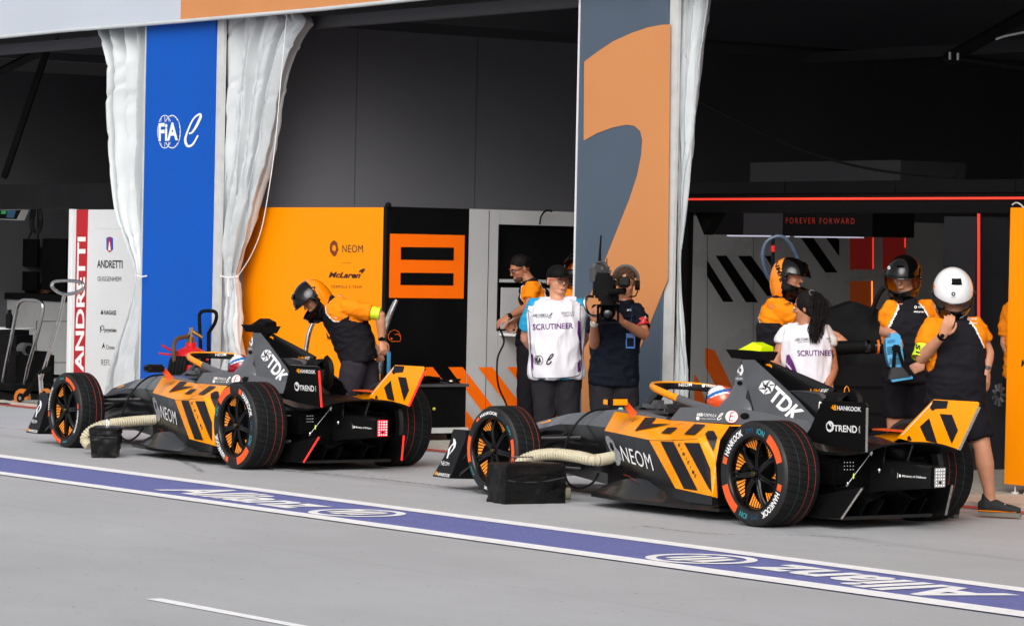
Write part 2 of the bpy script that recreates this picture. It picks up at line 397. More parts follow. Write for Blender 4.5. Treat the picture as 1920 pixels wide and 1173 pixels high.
# rafters, purlins, struts
for x in (-37.6,-29.42,-18.0):
    mb=MB()
    if x>-20: mb.tube([G(x,17.3,4.0),G(x,28,6.75)],.09,M_dliner,4,smooth=False)
    gbox(mb,x-.05,x+.05,17.05,27.9,4.06,4.16,M_dliner); mb.build('rafter',t)
for y in (17.35,24.6): 
    mb=MB(); gbox(mb,-69,-7,y-.05,y+.05,3.94 if y<20 else 4.0,4.05 if y<20 else 4.12,M_dliner); mb.build('purlin',t)
mb=MB(); a=onGY(88,95,18.5);b=onGY(8,332,18.5); mb.tube([a,b],.05,M_soft,4,smooth=False); a2=onGY(0,135,18.5);b2=onGY(110,80,18.5); mb.tube([a2,b2],.06,M_soft,4,smooth=False); mb.build('strut',t)
mb=MB(); B=lambda px,py,y=19.0:onGY(px,py,y)
mb.tube([B(1775,112),B(1850,70),B(1935,22)],.06,M_soft,4,smooth=False); mb.tube([B(1775,105),B(1935,128)],.03,M_soft,4,smooth=False); mb.build('truss',t)
for a_ in ([B(1781,98,18.9),B(1781,112,18.9)],[B(1796,100,18.9),B(1796,113,18.9)],spline([B(1868,74,18.9),B(1885,68,18.9),B(1925,60,18.9)],4)):
    mb=MB(); mb.tube(a_,.01,M_alu,6); mb.build('shackle',t)
# partition between garages
t=thing('tent_partition','tall grey fabric partition hanging above the black and grey garage wall','partition',-29.46,19)
mb=MB(); gbox(mb,-29.48,-29.45,17.13,22.3,0,4.08,M_liner); mb.build('fabric',t)
mb=MB()
for n_ in (18.6,20.1,21.4): gbox(mb,-29.45,-29.447,n_,n_+.012,0,4.08,M_mgl)
mb.build('seam_tape',t)
mb=MB(); gbox(mb,-29.48,-29.45,22.31,28,0,4.2,M_dliner); mb.build('dark_fabric',t)
t=thing('tent_partition','black fabric partition at the back of the far left garage','partition',-40,19)
mb=MB(); gbox(mb,-41,-40.96,19,28,0,4.1,M_dliner); mb.build('fabric',t)
# ---- helper: art on a vertical plane from pixels
def art(mb,pl,val,pts,m,off=.003):
    f=onGX if pl=='x' else onGY; P=[f(a,b,val) for a,b in pts]; d=GX*off if pl=='x' else GY*-off
    P=[p+d for p in P]; n=len(P); return mb.add(P,[tuple(range(n))],m)
def art2(mb,pl,val,me2,m,off=.003):
    f=onGX if pl=='x' else onGY; d=GX*off if pl=='x' else GY*-off
    return mb.add([f(a,b,val)+d for a,b in me2[0]],me2[1],m)
def arttext(mb,pl,val,s,q,m,bold=.0,shear=0,space=1,off=.003):
    (vs,fs),_=text2(s,bold,shear,space); f=onGX if pl=='x' else onGY; d=GX*off if pl=='x' else GY*-off
    qm=quadmap([f(*p,val)+d for p in q]); return mb.add([qm(a,b) for a,b in vs],fs,m)
def rectq(x0,y0,x1,y1,k=.0): return [(x0,y0),(x1,y0+k),(x1,y1+k),(x0,y1)]
def crop(ox,oy,s): return lambda a,b:(ox+a*s,oy+b*s)
# ---- pillars
def pillar(label,px0,px1,cat='pillar'):
    a=onGY(px0,300,17.0);b=onGY(px1,300,17.0); xa=a.dot(GX);xb=b.dot(GX); return xa,xb
t=thing('tent_pillar','blue tent pillar with white motorsport emblems above the red extinguisher','pillar',-30.2,17)
mb=MB(); gbox(mb,-30.93,-29.50,16.95,17.0,0.03,4.09,M_blue)
z=crop(0,0,.3409)
c1=z(912,725)
for cx_,rx in ((908,41),(948,47)):
    p=z(cx_,725); art2(mb,'y',16.95,ring2(p[0],p[1],rx*.3409,92*.3409,1.3,40),M_letw)
for k in range(22):
    t_=2*PI*k/22
    if math.cos(t_)>-.3:
        p=z(948+44*math.cos(t_),725+88*math.sin(t_)); art2(mb,'y',16.95,disc2(p[0],p[1],1.1,1.6,6),M_letw,.004)
for e in (-1,0,1):
    p0=z(908+e*18,640);p1=z(908+e*18,810); art2(mb,'y',16.95,stroke2([p0,(p0[0]+e*4,(p0[1]+p1[1])/2),p1],.8),M_letw)
for yy in (680,770): art2(mb,'y',16.95,stroke2([z(875,yy),z(945,yy)],.8),M_letw)
art(mb,'y',16.95,[z(872,672),z(985,668),z(985,780),z(872,784)],M_blue,.005)
arttext(mb,'y',16.95,'FiA',[z(876,678),z(982,672),z(982,772),z(876,778)],M_letw,.03,off=.008)
pts=[z(*p) for p in((1042,735),(1060,728),(1085,690),(1107,640),(1096,630),(1062,662),(1030,735),(1022,775),(1035,803),(1062,795),(1092,745))]
art2(mb,'y',16.95,stroke2([(p.x,p.y) for p in spline(pts,8)],[3+1.8*math.sin(i/80*6.28)**2 for i in range(81)]),M_letw,.006)
mb.build('printed_panel',t)
mb=MB(); gbox(mb,-29.497,-29.36,16.97,17.0,0.03,4.06,M_alu); gbox(mb,-31.0,-30.935,16.97,17.1,.03,4.06,M_alu); mb.build('post',t)
t=thing('tent_pillar','tan and slate tent pillar with a curved print behind the camera operator','pillar',-22.7,17)
mb=MB(); gbox(mb,-23.28,-22.06,16.95,17.0,0.03,6.0,M_slate)
art(mb,'y',16.95,[(px,py) for px,py in [(1093.5,700+80),(1115,780),(1093,780)]],M_slate)
# tan swoosh: outer arc, inner arc, and leg
out=[(1096,116),(1120,98),(1150,78),(1185,62),(1215,52),(1240,47),(1258,46)]
inn=[(1095,264),(1120,250),(1150,239),(1175,234),(1190,236),(1201,246),(1205,262),(1203,290),(1195,330),(1180,375),(1160,425),(1130,500),(1093,585)]
poly=out+[(1253,523),(1158,760),(1120,860),(1090.5,860),(1091.5,590)]+inn[::-1]
me_=poly2(poly); art2(mb,'y',16.95,me_,M_tan,.004)
mb.build('printed_panel',t)
mb=MB(); gbox(mb,-22.056,-21.945,16.97,17.0,0.03,6.0,M_alu); gbox(mb,-23.295,-23.283,16.94,17.0,.03,6.0,M_white); mb.build('post',t)
# ---- curtains
def curtain(label,prof,y0,amp,folds,seed,zt=None,name='tent_curtain'):
    # prof: list of (py, pxl, pxr); folded sheet
    rnd=random.Random(seed); ph=[rnd.uniform(0,6.28) for _ in range(8)]
    n=110; rows=[]; fine=[]
    P=spline([V((a,b,c)) for a,b,c in prof],10)
    for p in P:
        py,l,r=p; row=[]
        for i in range(n+1):
            s=i/n
            tri=lambda x:2*abs(2*(x-math.floor(x+.5)))-1
            dr=.30*math.sin(py*.0045+ph[0])+.0011*py*(1 if seed%2 else -1)
            w=.85*tri(folds*s*1.15+ph[1]+dr)+.42*tri(folds*2.3*s+ph[2]-dr*1.7)+.20*noise.noise(V((s*6+py*.006,py*.007,seed)))+.12*tri(folds*4.1*s+ph[3]+dr*2.5)
            cr_=noise.noise(V((s*3.2+py*.012,py*.011,seed+4))); w+=.22*(1-min(1,abs(cr_)*7))
            sharp=w
            px=l+(r-l)*s+1.0*noise.noise(V((s*3,py*.012,seed+3)))
            wd=(r-l); a=amp*min(1,wd/60)
            row.append(onGY(px,py,y0)+GY*(sharp*a)+GX*(.3*a*math.cos(folds*4*PI*s+ph[3])))
        rows.append(row)
    mb=MB(); mb.loft(rows,M_vinyl,cap=False,smooth=True,closed=False)
    c=rows[-1][n//2]; gx=c.dot(GX)
    t=thing(name,label,'curtain',gx,y0); o=mb.build('sheet',t)
    md=o.modifiers.new('thick','SOLIDIFY'); md.thickness=.004
    return t
t=curtain('white vinyl curtain tied back on the left of the blue pillar',[(45,189,282),(62,193,282),(110,208,282),(160,210,281),(200,208,280),(300,215,277),(393,224,276),(450,240,275),(490,252,274),(518,257,273),(545,254,272),(600,240,271),(660,222,270),(730,203,269),(800,196,268)],17.06,.085,3.2,3)
mb=MB(); mb.tube([onGY(254,516,16.9),onGY(264,519,16.88),onGY(275,517,16.9)],.008,M_letw,6); mb.build('tie_cord',t)
t=curtain('wide white vinyl curtain tied back between the blue pillar and the orange panel',[(20,424,566),(42,425,578),(70,425,562),(100,426,548),(150,426,532),(200,425,520),(300,422,500),(400,419,476),(460,417,460),(500,415,449),(518,415,444),(545,412,447),(600,408,452),(650,405,455),(700,403,456),(800,400,457)],17.07,.085,3.6,11)
mb=MB(); mb.tube([onGY(413,517,16.95),onGY(428,521,16.93),onGY(446,518,16.95)],.008,M_letw,6)
mb.tube([onGY(428,521,16.93),onGY(426,540,16.93),onGY(429,556,16.93)],.006,M_letw,6)
mb.tube(spline([onGY(*p,16.96) for p in((538,25),(532,90),(524,180),(516,270),(505,350),(490,430),(470,480),(446,518))],6),.005,M_letw,5); mb.build('tie_cord',t)
t=curtain('narrow white vinyl curtain hanging beside the tan pillar post',[(-120,1274,1348),(-20,1274,1336),(30,1274,1330),(100,1274,1320),(200,1274,1309),(300,1273,1298),(380,1272,1287),(440,1271,1280),(480,1270,1276),(540,1269,1277),(600,1268,1283),(680,1267,1289),(712,1266,1290),(760,1265,1290)],17.09,.06,2.2,5)
# ================================================================= GARAGE WALL PANELS
t=thing('partition_wall','tall white team panel with red edge strip and black sponsor names','panel',-33.2,17.8)
mb=MB(); gbox(mb,-34.13,-31.6,17.8,17.86,.12,2.18,M_wpanel)
z=crop(0,380,.341)
art(mb,'y',17.8,[z(422,38),z(486,38),z(467,930),z(467,1000),z(401,1000),z(405,930)],M_redv)
# vertical word, reads bottom to top
(vs,fs),_=text2('ANDRETTI',.03); 
P=[onGY(*z(*p),17.8)-GY*.006 for p in((414,930),(429,188),(474,188),(462,930))]  # baseline runs up; text top = left
qm=lambda a,b:((P[3]*(1-a)+P[2]*a)*(1-b)+(P[0]*(1-a)+P[1]*a)*b)
mb.add([qm(a,b) for a,b in vs],fs,M_letw)
art2(mb,'y',17.8,([z(586,194),z(600,187),z(602,187),z(593,262),z(586,258)],[(0,1,2,3,4)]),M_blue)
art2(mb,'y',17.8,([z(608,187),z(622,194),z(623,256),z(614,263)],[(0,1,2,3)]),M_blue)
art2(mb,'y',17.8,([z(600,187),z(609,187),z(616,263),z(604,273),z(592,263)],[(0,1,2,3,4)]),M_redv,.005)
art2(mb,'y',17.8,([z(603,215),z(606,215),z(612,262),z(598,262)],[(0,1,2,3)]),M_letw,.007)
for s,x0,y0,x1,y1,bd in (('ANDRETTI',535,315,675,358,.02),('GUGGENHEIM',537,405,667,430,.0),('NAGASE',574,590,640,615,.02),('prysmian',576,688,642,716,.02),('Crowe',585,780,631,805,0),('REFLO',558,860,630,892,-.012)):
    arttext(mb,'y',17.8,s,[z(x0,y0),z(x1,y0+2),z(x1,y1+2),z(x0,y1)],M_letk,bd)
art2(mb,'y',17.8,([z(562,584),z(570,612),z(554,612)],[(0,1,2)]),M_letk)
art2(mb,'y',17.8,([z(571,768),z(580,803),z(573,790),z(560,803)],[(0,1,2,3)]),M_letk)
p=z(564,688); art2(mb,'y',17.8,ring2(p[0],p[1],3.4,5,1.2,20),M_letk)
art2(mb,'y',17.8,stroke2([z(553,680),z(553,714)],1.2),M_letk)
art2(mb,'y',17.8,stroke2([z(520,141),z(676,144)],.4),M_gpanel); 
mb.build('printed_board',t)
mb=MB(); gbox(mb,-34.2,-34.133,17.79,17.87,.05,2.185,M_white); gbox(mb,-34.1,-31.6,17.82,17.85,.03,.118,M_soft); mb.build('edge_frame',t)
t=thing('partition_wall','orange team panel with dark sponsor names behind the bending mechanic','panel',-28.2,17.3)
mb=MB(); gbox(mb,-29.9,-26.86,17.3,17.36,.05,2.19,M_opanel)
z=crop(440,370,.3324); K=mat('dark_print','2A1512',.5,var=0)
arttext(mb,'y',17.3,'NEOM',[z(608,268),z(724,268),z(724,312),z(608,310)],K,.0,0,1.1)
bl=[(541,262),(550,250),(560,241),(573,248),(581,258),(583,280),(587,292),(580,310),(574,326),(562,334),(551,322),(540,305),(537,285)]
art2(mb,'y',17.3,poly2([z(*p) for p in bl]),mat('brown_print','7A3412',.5,var=.5,scale=40),.004)
art2(mb,'y',17.3,([z(*p) for p in((556,272),(568,268),(577,285),(572,300),(562,304),(553,292))],[tuple(range(6))]),M_opanel,.007)
art2(mb,'y',17.3,stroke2([z(607,368),z(659,369)],.5),K)
arttext(mb,'y',17.3,'McLaren',[z(533,420),z(716,422),z(708,456),z(531,452)],K,.035,.25)
art2(mb,'y',17.3,poly2([z(*p) for p in((737,400),(722,403),(708,410),(700,420),(716,421),(716,432),(728,421),(735,410))]),K)
arttext(mb,'y',17.3,'FORMULA E TEAM',[z(547,494),z(716,497),z(716,513),z(547,511)],K,.0,0,1.35)
arttext(mb,'y',17.3,'ANDROID',[z(500,705),z(575,706),z(575,718),z(500,717)],K)
art2(mb,'y',17.3,poly2([z(*p) for p in((516,758),(530,780),(535,790),(537,780),(549,759),(543,795),(535,800),(524,795))]),K)
arttext(mb,'y',17.3,'CASTORE',[z(517,801),z(547,801),z(547,806),z(517,806)],K)
arttext(mb,'y',17.3,'ENERGY',[z(582,844),z(640,845),z(640,858),z(582,857)],K)
arttext(mb,'y',17.3,'GOLF',[z(567,788),z(620,789),z(620,803),z(567,802)],K)
mb.build('printed_board',t)
mb=MB(); gbox(mb,-26.858,-26.80,17.298,17.4,.05,2.2,M_black); 
for x in (-29.4,-27.3): mb.cyl(G(x,17.33,0.03),G(x,17.33,.05),.03,M_alu)
mb.build('edge_frame',t)
# black divider with the big orange figure
t=thing('partition_wall','black garage panel with a big orange framed emblem and diagonal orange stripes','panel',-26.8,17.8)
mb=MB(); gbox(mb,-26.86,-26.8,17.402,18.24,.05,2.2,M_black)
M_emb=mat('emblem_orange',(1.0,.16,.003),.5,spec=.15,var=.03)
q=[(731,438),(871,441),(869,559.5),(729,558)]; s1=[(751,463),(850.5,464),(850,488),(750.8,486.5)]; s2=[(750.3,511),(849.8,512),(849.5,535),(750,534)]
art(mb,'x',-26.8,q,M_emb); art(mb,'x',-26.8,s1,M_black,.006); art(mb,'x',-26.8,s2,M_black,.006)
def stripes(mb,x,n0,n1,ztop,zb,first,w,per,sl,m,cnt):
    for k in range(cnt):
        a=first+per*k; h=ztop-zb; pts=[(a,ztop),(a+w,ztop),(a+w+sl*h,zb),(a+sl*h,zb)]
        # clip to n0..n1
        def clip(P,val,keep):
            o=[]
            for i in range(len(P)):
                p,q=P[i],P[(i+1)%len(P)]; ip=keep(p[0]);iq=keep(q[0])
                if ip:o.append(p)
                if ip!=iq:
                    s=(val-p[0])/(q[0]-p[0]); o.append((val,p[1]+(q[1]-p[1])*s))
            return o
        P=clip(pts,n0,lambda v:v>=n0); 
        if len(P)>2: P=clip(P,n1,lambda v:v<=n1)
        if len(P)>2: mb.add([G(x+.004,a_,z_) for a_,z_ in P],[tuple(range(len(P)))],m)
stripes(mb,-26.8,17.42,18.235,.68,.08,17.338,.168,.346,.95,M_emb,3); stripes(mb,-26.8,17.42,18.235,.68,.08,16.646,.168,.346,.95,M_emb,2)
# helmet outline emblem
z=crop(440,370,.3324); hp=[z(*p) for p in((868,800),(864,780),(874,758),(900,746),(924,757),(934,778),(936,792),(932,811),(884,811),(868,800))]
art2(mb,'x',-26.8,stroke2(hp,.8),M_emb); art2(mb,'x',-26.8,stroke2([z(902,772),z(920,770),z(930,782)],1),M_emb); p=z(884,796); art2(mb,'x',-26.8,disc2(p[0],p[1],1.6,1.6,12),M_emb)
mb.build('printed_board',t)
mb=MB(); mb.ell(onGX(728,385,-26.8),.03,M_soft); mb.build('cap_knob',t)
t=thing('partition_wall','pale grey garage panel with diagonal orange stripes and a dark recess','panel',-26.8,19)
mb=MB(); 
gbox(mb,-26.86,-26.8,18.243,18.60,.05,2.2,M_gpanel); gbox(mb,-26.86,-26.8,18.603,20.75,2.06,2.2,M_gpanel); gbox(mb,-26.86,-26.8,18.603,20.75,.05,1.03,M_gpanel)
stripes(mb,-26.8,18.245,20.7,.68,.08,17.338,.168,.346,.95,M_emb,9)
gbox(mb,-26.802,-26.796,18.47,18.474,.06,2.19,M_soft)
mb.build('board',t)
mb=MB(); gbox(mb,-26.89,-26.85,18.6,20.7,1.03,2.06,M_black); gbox(mb,-26.86,-26.79,18.585,18.6,1.03,2.06,M_soft);gbox(mb,-26.86,-26.79,18.6,20.7,1.50,1.53,M_gpanel); mb.build('recess',t)
mb=MB(); gbox(mb,-26.795,-26.2,18.62,19.5,.985,1.01,M_white); gbox(mb,-26.79,-26.77,18.62,19.6,1.05,1.45,M_gpanel);mb.build('shelf',t)
t=thing('laptop','small dark laptop on the grey recess shelf under the mechanic\'s hands','laptop',-26.45,18.95,1.01)
mb=MB(); gbox(mb,-26.6,-26.3,18.72,19.06,1.011,1.028,M_soft); mb.build('base',t)
mb=MB(); gbox(mb,-26.62,-26.61,18.72,19.06,1.028,1.22,M_soft); mb.build('screen',t)
mb=MB(); w=onGX
mb.tube(spline([onGX(*p,-26.3) for p in((935,612),(945,640),(933,672),(934,720),(950,760),(958,800),(964,850))],6),.009,M_cable,6)
o=mb.build('cable'); tag(o,'thin black cable hanging down from the shelf across the grey panel','cable')
mb=MB(); mb.tube(spline([onGX(*p,-26.7) for p in((1012,421),(1015,405),(1024,395),(1035,396))],5),.01,M_cable,6)
o=mb.build('cable'); tag(o,'short black cable over the top edge of the pale grey garage panel','cable')
# right garage inner wall
t=thing('partition_wall','grey inner garage wall with black diagonal stripes behind the helmeted mechanics','panel',-26.8,22)
M_mg=mat('mid_grey_plastic','4A4B4E',.5,var=.1)
M_gdark=mat('grey_panel_dark','B4B5B8',.3,var=.06,scale=1.5,coat=.15)
mb=MB(); gbox(mb,-26.86,-26.8,20.93,25.6,.05,2.2,M_gdark)
z=crop(1280,370,.2131)
for pl in ([(212,550),(447,918),(355,918),(212,690)],[(288,512),(385,512),(663,922),(555,922)],[(482,514),(562,514),(790,860),(745,870)],[(562,514),(600,514),(810,800),(790,860)],[(720,514),(776,514),(776,600)],[(890,330),(1005,330),(1130,330),(1362,660),(1255,660),(1020,330)],[(1240,330),(1335,330),(1376,375),(1376,520)]):
    art(mb,'x',-26.8,[z(*p) for p in pl],M_black)
z=crop(1270,360,.341)
for pl in ([(152,855),(205,870),(300,1070),(318,1173),(262,1173),(152,955)],[(92,1000),(110,1020),(160,1173),(92,1173)]): art(mb,'x',-26.8,[z(*p) for p in pl],M_ored)
for px in (1326,1412,1446): mb.add([onGX(px,400,-26.794),onGX(px+.7,400,-26.794),onGX(px+.7,760,-26.794),onGX(px,760,-26.794)],[(0,1,2,3)],M_soft)
mb.build('board',t)
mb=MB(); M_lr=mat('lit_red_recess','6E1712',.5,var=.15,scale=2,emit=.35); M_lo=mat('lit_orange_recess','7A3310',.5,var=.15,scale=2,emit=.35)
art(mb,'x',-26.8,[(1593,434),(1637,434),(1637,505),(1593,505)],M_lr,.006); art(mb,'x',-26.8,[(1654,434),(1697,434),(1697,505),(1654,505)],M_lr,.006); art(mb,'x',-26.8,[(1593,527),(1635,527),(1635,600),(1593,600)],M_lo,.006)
mb.build('lit_recess',t)
mb=MB()
for x0,y0,y1,m in ((1637,434,504,M_ledr),(1697,434,464,M_ledr),(1635,527,600,M_ledo)): mb.tube([onGX(x0,y0,-26.79),onGX(x0,y1,-26.79)],.008,m,6)
mb.build('light_strip',t)
# header frame with red led line
t=thing('garage_header','black header frame with a glowing red line over the right garage','header frame',-19,18.2)
mb=MB(); gbox(mb,-23.6,-14,18.2,18.5,2.17,2.43,M_soft); gbox(mb,-23.6,-14,18.18,18.2,2.33,2.43,M_black)
gbox(mb,-23.42,-23.33,18.2,18.26,.03,2.168,M_soft)
a=onGY(1320,440,18.3);b=onGY(1350,390,18.3);c=onGY(1300,390,18.3); mb.add([a,b,c,a+GY*.1,b+GY*.1,c+GY*.1],[(0,1,2),(3,4,5),(0,1,4,3),(1,2,5,4),(0,2,5,3)],M_soft)
for x in (-22.0,-20.6,-19.2,-18): gbox(mb,x,x+.006,18.173,18.181,2.33,2.43,M_soft)
mb.build('frame',t)
mb=MB(); gbox(mb,-23.5,-14,18.185,18.2,2.275,2.292,M_ledr); mb.build('light_strip',t)
mb=MB(); M_col=mat('charcoal_column','33343A',.45,var=.06); gbox(mb,-21.45,-21.05,19.5,19.9,.03,2.168,M_col); mb.build('column',t)
mb=MB(); a=onGY(1835,388,19.45);b=onGY(1835,640,19.45); mb.tube([a,b],.013,M_ledr,6); mb.build('column_light_strip',t)
mb=MB(); gbox(mb,-20.9,-17,21.2,21.25,.03,2.168,M_soft); mb.build('back_board',t)
t=thing('garage_header','black header beam over the far left garage','header frame',-36,18.2)
mb=MB(); gbox(mb,-42,-31.5,18.2,18.5,2.205,2.49,M_black); mb.build('frame',t)
t=thing('hanging_sign','dark hanging light box with dim red capitals inside the right garage','sign',-24,20)
mb=MB(); gbox(mb,-25.27,-24.78,20,20.5,2.0,2.26,M_black); gbox(mb,-24.777,-24.20,19.99,20.5,2.0,2.26,M_col); gbox(mb,-24.197,-22.95,20,20.5,1.995,2.26,M_black)
arttext(mb,'y',20.0,'FOREVER FORWARD',[(1474,408),(1603,409),(1603,420),(1474,419)],M_text,.0,0,1.4)
mb.build('sign_box',t)
mb=MB(); gbox(mb,-25.1,-24.25,20.05,20.12,1.985,1.998,M_ledw); gbox(mb,-24.1,-23.2,20.05,20.12,1.983,1.993,M_ledw); mb.build('light_strip',t)
t=thing('partition_wall','orange team panel at the right edge of the photo on small silver feet','panel',-18.5,17.8)
mb=MB(); gbox(mb,-18.84,-17.0,17.8,17.86,.1,2.2,M_opanel); arttext(mb,'y',17.8,'McLaren',[(1915,674),(1960,674),(1960,687),(1915,687)],K,.03,.2); mb.build('board',t)
mb=MB()
for x in (-18.75,-18.62,-17.2): mb.cyl(G(x,17.83,.03),G(x,17.83,.1),.008,M_alu); mb.cyl(G(x,17.83,.03),G(x,17.83,.045),.03,M_alu)
mb.build('foot',t)
mb=MB(); mb.tube(spline([onGY(*p,17.8) for p in((1898,384),(1905,380),(1913,383),(1920,390))],5),.006,M_alu,6); o=mb.build('wire'); tag(o,'pale wire looping over the top corner of the right orange panel','wire')
# air conditioner
t=thing('air_conditioner','grey air conditioning unit sitting above the right garage header','air conditioner',-23.6,20.6)
M_acg=mat('ac_casing','3E4044',.5,var=.06)
mb=MB(); c0=onGY(1407,305,20.6);c1=onGY(1688,336,20.6); x0,x1=c0.dot(GX),c1.dot(GX)
gbox(mb,x0,x1,20.6,21.4,2.35,c0.z,M_acg); mb.build('casing',t)
mb=MB()
for k in range(4):
    a=1483+k*50*.93; pa=onGY(a,324,20.6).dot(GX);pb=onGY(a+44,324,20.6).dot(GX); gbox(mb,pa,pb,20.585,20.6,2.42,2.5,M_soft)
    for j in range(9): xx=pa+(pb-pa)*(j+.5)/9; gbox(mb,xx-.004,xx+.004,20.575,20.585,2.42,2.5,M_acg)
mb.build('grille',t)
mb=MB(); mb.tube(spline([onGY(*p,18.6) for p in((1305,186),(1400,235),(1480,272),(1560,300),(1640,318),(1720,328),(1790,332))],6),.012,M_cable,6)
o=mb.build('cable'); tag(o,'long black cable sagging across the dark opening of the right garage','cable')
# ================================================================= LEFT GARAGE CONTENTS
t=thing('work_bench','white fronted work bench in the far left garage','bench',-37,20.4)
mb=MB(); gbox(mb,-41,-35.0,20.4,21.2,.09,1.04,mat('bench_white','A8AAAC',.5,var=.05)); 
z=crop(0,380,.341); 
for q in ([(200,650),(385,650),(385,653),(200,653)],[(200,650),(203,650),(203,878),(200,878)],[(200,876),(385,876),(385,879),(200,879)]): art(mb,'y',20.4,[z(*p) for p in q],M_soft,.004)
mb.build('cabinet',t)
mb=MB(); gbox(mb,-41,-34.95,20.36,21.3,1.045,1.13,M_soft); mb.build('worktop',t)
def px3(pl,val,px,py): return (onGX if pl=='x' else onGY)(px,py,val)
for (x0,y0,x1,y1,lab) in ((-2,447,79,500,'wide black monitor on the far left bench, left of the seated person'),(90,447,133,545,'tall black monitor on the bench beside the white team panel'),(18,508,66,545,'small low dark monitor in front of the seated person')):
    a=onGY(x0,y0,20.7 if y0<500 else 20.6);b=onGY(x1,y1,20.7 if y0<500 else 20.6); t=thing('monitor',lab,'monitor',(a.dot(GX)+b.dot(GX))/2,20.65,1.13)
    mb=MB(); gbox(mb,a.dot(GX),b.dot(GX),20.62,20.66,b.z,a.z,M_black); mb.build('screen',t)
    mb=MB(); gbox(mb,(a.dot(GX)+b.dot(GX))/2-.04,(a.dot(GX)+b.dot(GX))/2+.04,20.665,20.7,1.13,b.z+.1,M_soft); mb.build('stand',t)
t=thing('back_board','pale grey board hanging at the back of the far left garage','board',-37,23)
mb=MB(); gbox(mb,-44,-37.5,23,23.05,.1,2.3,mat('back_grey','6E7074',.6)); mb.build('board',t)
mb=MB(); gbox(mb,-37.49,-33,23,23.05,.1,2.3,mat('back_grey2','3A3B40',.6)); mb.build('dark_board',t)
t=thing('control_box','white control box with green display and blue knobs under the left header','control box',-37.5,19)
mb=MB(); z=crop(0,380,.341); q=[onGY(*z(*p),19.0) for p in((0,40),(120,38),(95,97),(0,92))]; mb.add(q+[p+GY*.1 for p in q],[(0,1,2,3),(4,5,6,7),(0,1,5,4),(1,2,6,5),(2,3,7,6)],M_white)
mb.build('casing',t)
mb=MB(); art(mb,'y',19,[z(0,42),z(118,40),z(92,92),z(0,88)],M_soft,.004);art(mb,'y',19,[z(10,45),z(38,45),z(33,62),z(8,62)],mat('green_display','1F8A3A',.4,emit=.5),.007); art(mb,'y',19,[z(42,44),z(90,44),z(78,84),z(38,82)],mat('blue_plate','2A6A96',.4),.007); 
mb.build('face_plate',t)
mb=MB()
for dx,r in ((0,.09),(.03,.07),(-.03,.11)):
    pts=[onGY(68+math.cos(a)*9,412+math.sin(a)*26,19.2)+GX*dx for a in [k*PI/8 for k in range(17)]]; mb.tube(pts,.014,M_cable,6)
mb.tube(spline([onGY(*p,19.2) for p in((66,393),(60,430),(53,448))],5),.014,M_cable,6); mb.tube([onGY(71,393,19.2),onGY(71,448,19.2)],.014,M_cable,6)
o=mb.build('cable_coil'); tag(o,'coil of black cable hanging from the left garage header','cable coil')
t=thing('round_table','small white round folding table in the far left garage','table',-38.0,18.6)
c=onGY(8,614,18.6); cz=c.z; mb=MB(); mb.cyl(V((c.x,c.y,cz-.025)),V((c.x,c.y,cz)),.38,M_white,32); mb.build('tabletop',t)
for sx in(-1,1):
    for sy in (-1,1): mb=MB(); mb.cyl(V((c.x-.1*sx,c.y+.15*sy,cz-.03)),V((c.x+.25*sx,c.y+.15*sy,.03)),.013,M_soft,8); mb.build('leg',t)
t=thing('water_bottle','black drinking bottle on the small white table','bottle',-37.8,18.5,cz)
c=onGY(17,613,18.5); c.z=cz; mb=MB(); mb.lathe([(0,0),(.042,.0),(.044,.01),(.044,.15),(.03,.18),(.03,.185)],M_soft,20,'Z',c); mb.build('body',t)
mb=MB(); mb.lathe([(.0,.23),(.026,.225),(.026,.186),(0,.186)],M_black,16,'Z',c); mb.build('cap',t)
t=thing('drive_unit','black machine with grey motor on the floor of the far left garage','machine',-37.5,18.0)
mb=MB(); c=onGY(25,680,18.0); mb.bbox(V((c.x,c.y,.28)),(1.2,.5,.5),M_soft,.04,R(-55)); mb.bbox(V((c.x,c.y,.62)),(.35,.4,.3),M_soft,.06,R(-35)); mb.build('casing',t)
mb=MB(); c=onGY(48,655,17.9); mb.cyl(c-GX*.08,c+GX*.08,.08,M_mg,20); mb.cyl(c+GX*.08,c+GX*.1,.05,M_soft,16); mb.build('motor',t)
# trolleys with chrome handles
def utrolley(label,pts,y,cat='trolley',wheels=True):
    P=[onGY(*p,y) for p in pts]; t=thing('hand_trolley',label,cat,P[0].dot(GX),y)
    mb=MB(); mb.tube(spline(P,5),.022,M_chrome,12); mb.build('handle',t); return t,P
t,P=utrolley('low trolley with a tall chrome hoop handle at the left edge of the photo',[(3,735),(10,690),(20,640),(28,596),(34,572),(42,563),(55,562),(68,563),(78,568),(80,580),(74,610),(62,655),(52,690),(46,722)],17.6)
mb=MB(); gbox(mb,P[0].dot(GX)-.1,P[-1].dot(GX)+.1,17.4,18.1,.1,.17,M_soft); mb.build('platform',t)
for k in (0,1):
    mb=MB(); mb.cyl(G(P[0].dot(GX)+.55*k,17.45,.065),G(P[0].dot(GX)+.55*k,17.49,.065),.06,M_rub); mb.build('wheel',t)
c=gnd(42,760); gx,gy,_=togx(c)
t=thing('jack_trolley','chrome handled jack trolley with orange wheels beside the left car','jack',gx,gy)
mb=MB(); A=lambda px,py:onGY(px,py,gy+.05)
mb.tube([A(121,550),A(110,600),A(95,650),A(75,715)],.021,M_chrome,12)
ring=[A(*p) for p in ((121,552),(108,547),(98,538),(98,531),(106,527),(128,526),(148,528),(156,533),(155,542),(140,549),(121,552))]
mb.tube(spline(ring,4),.019,M_chrome,10); mb.build('handle',t)
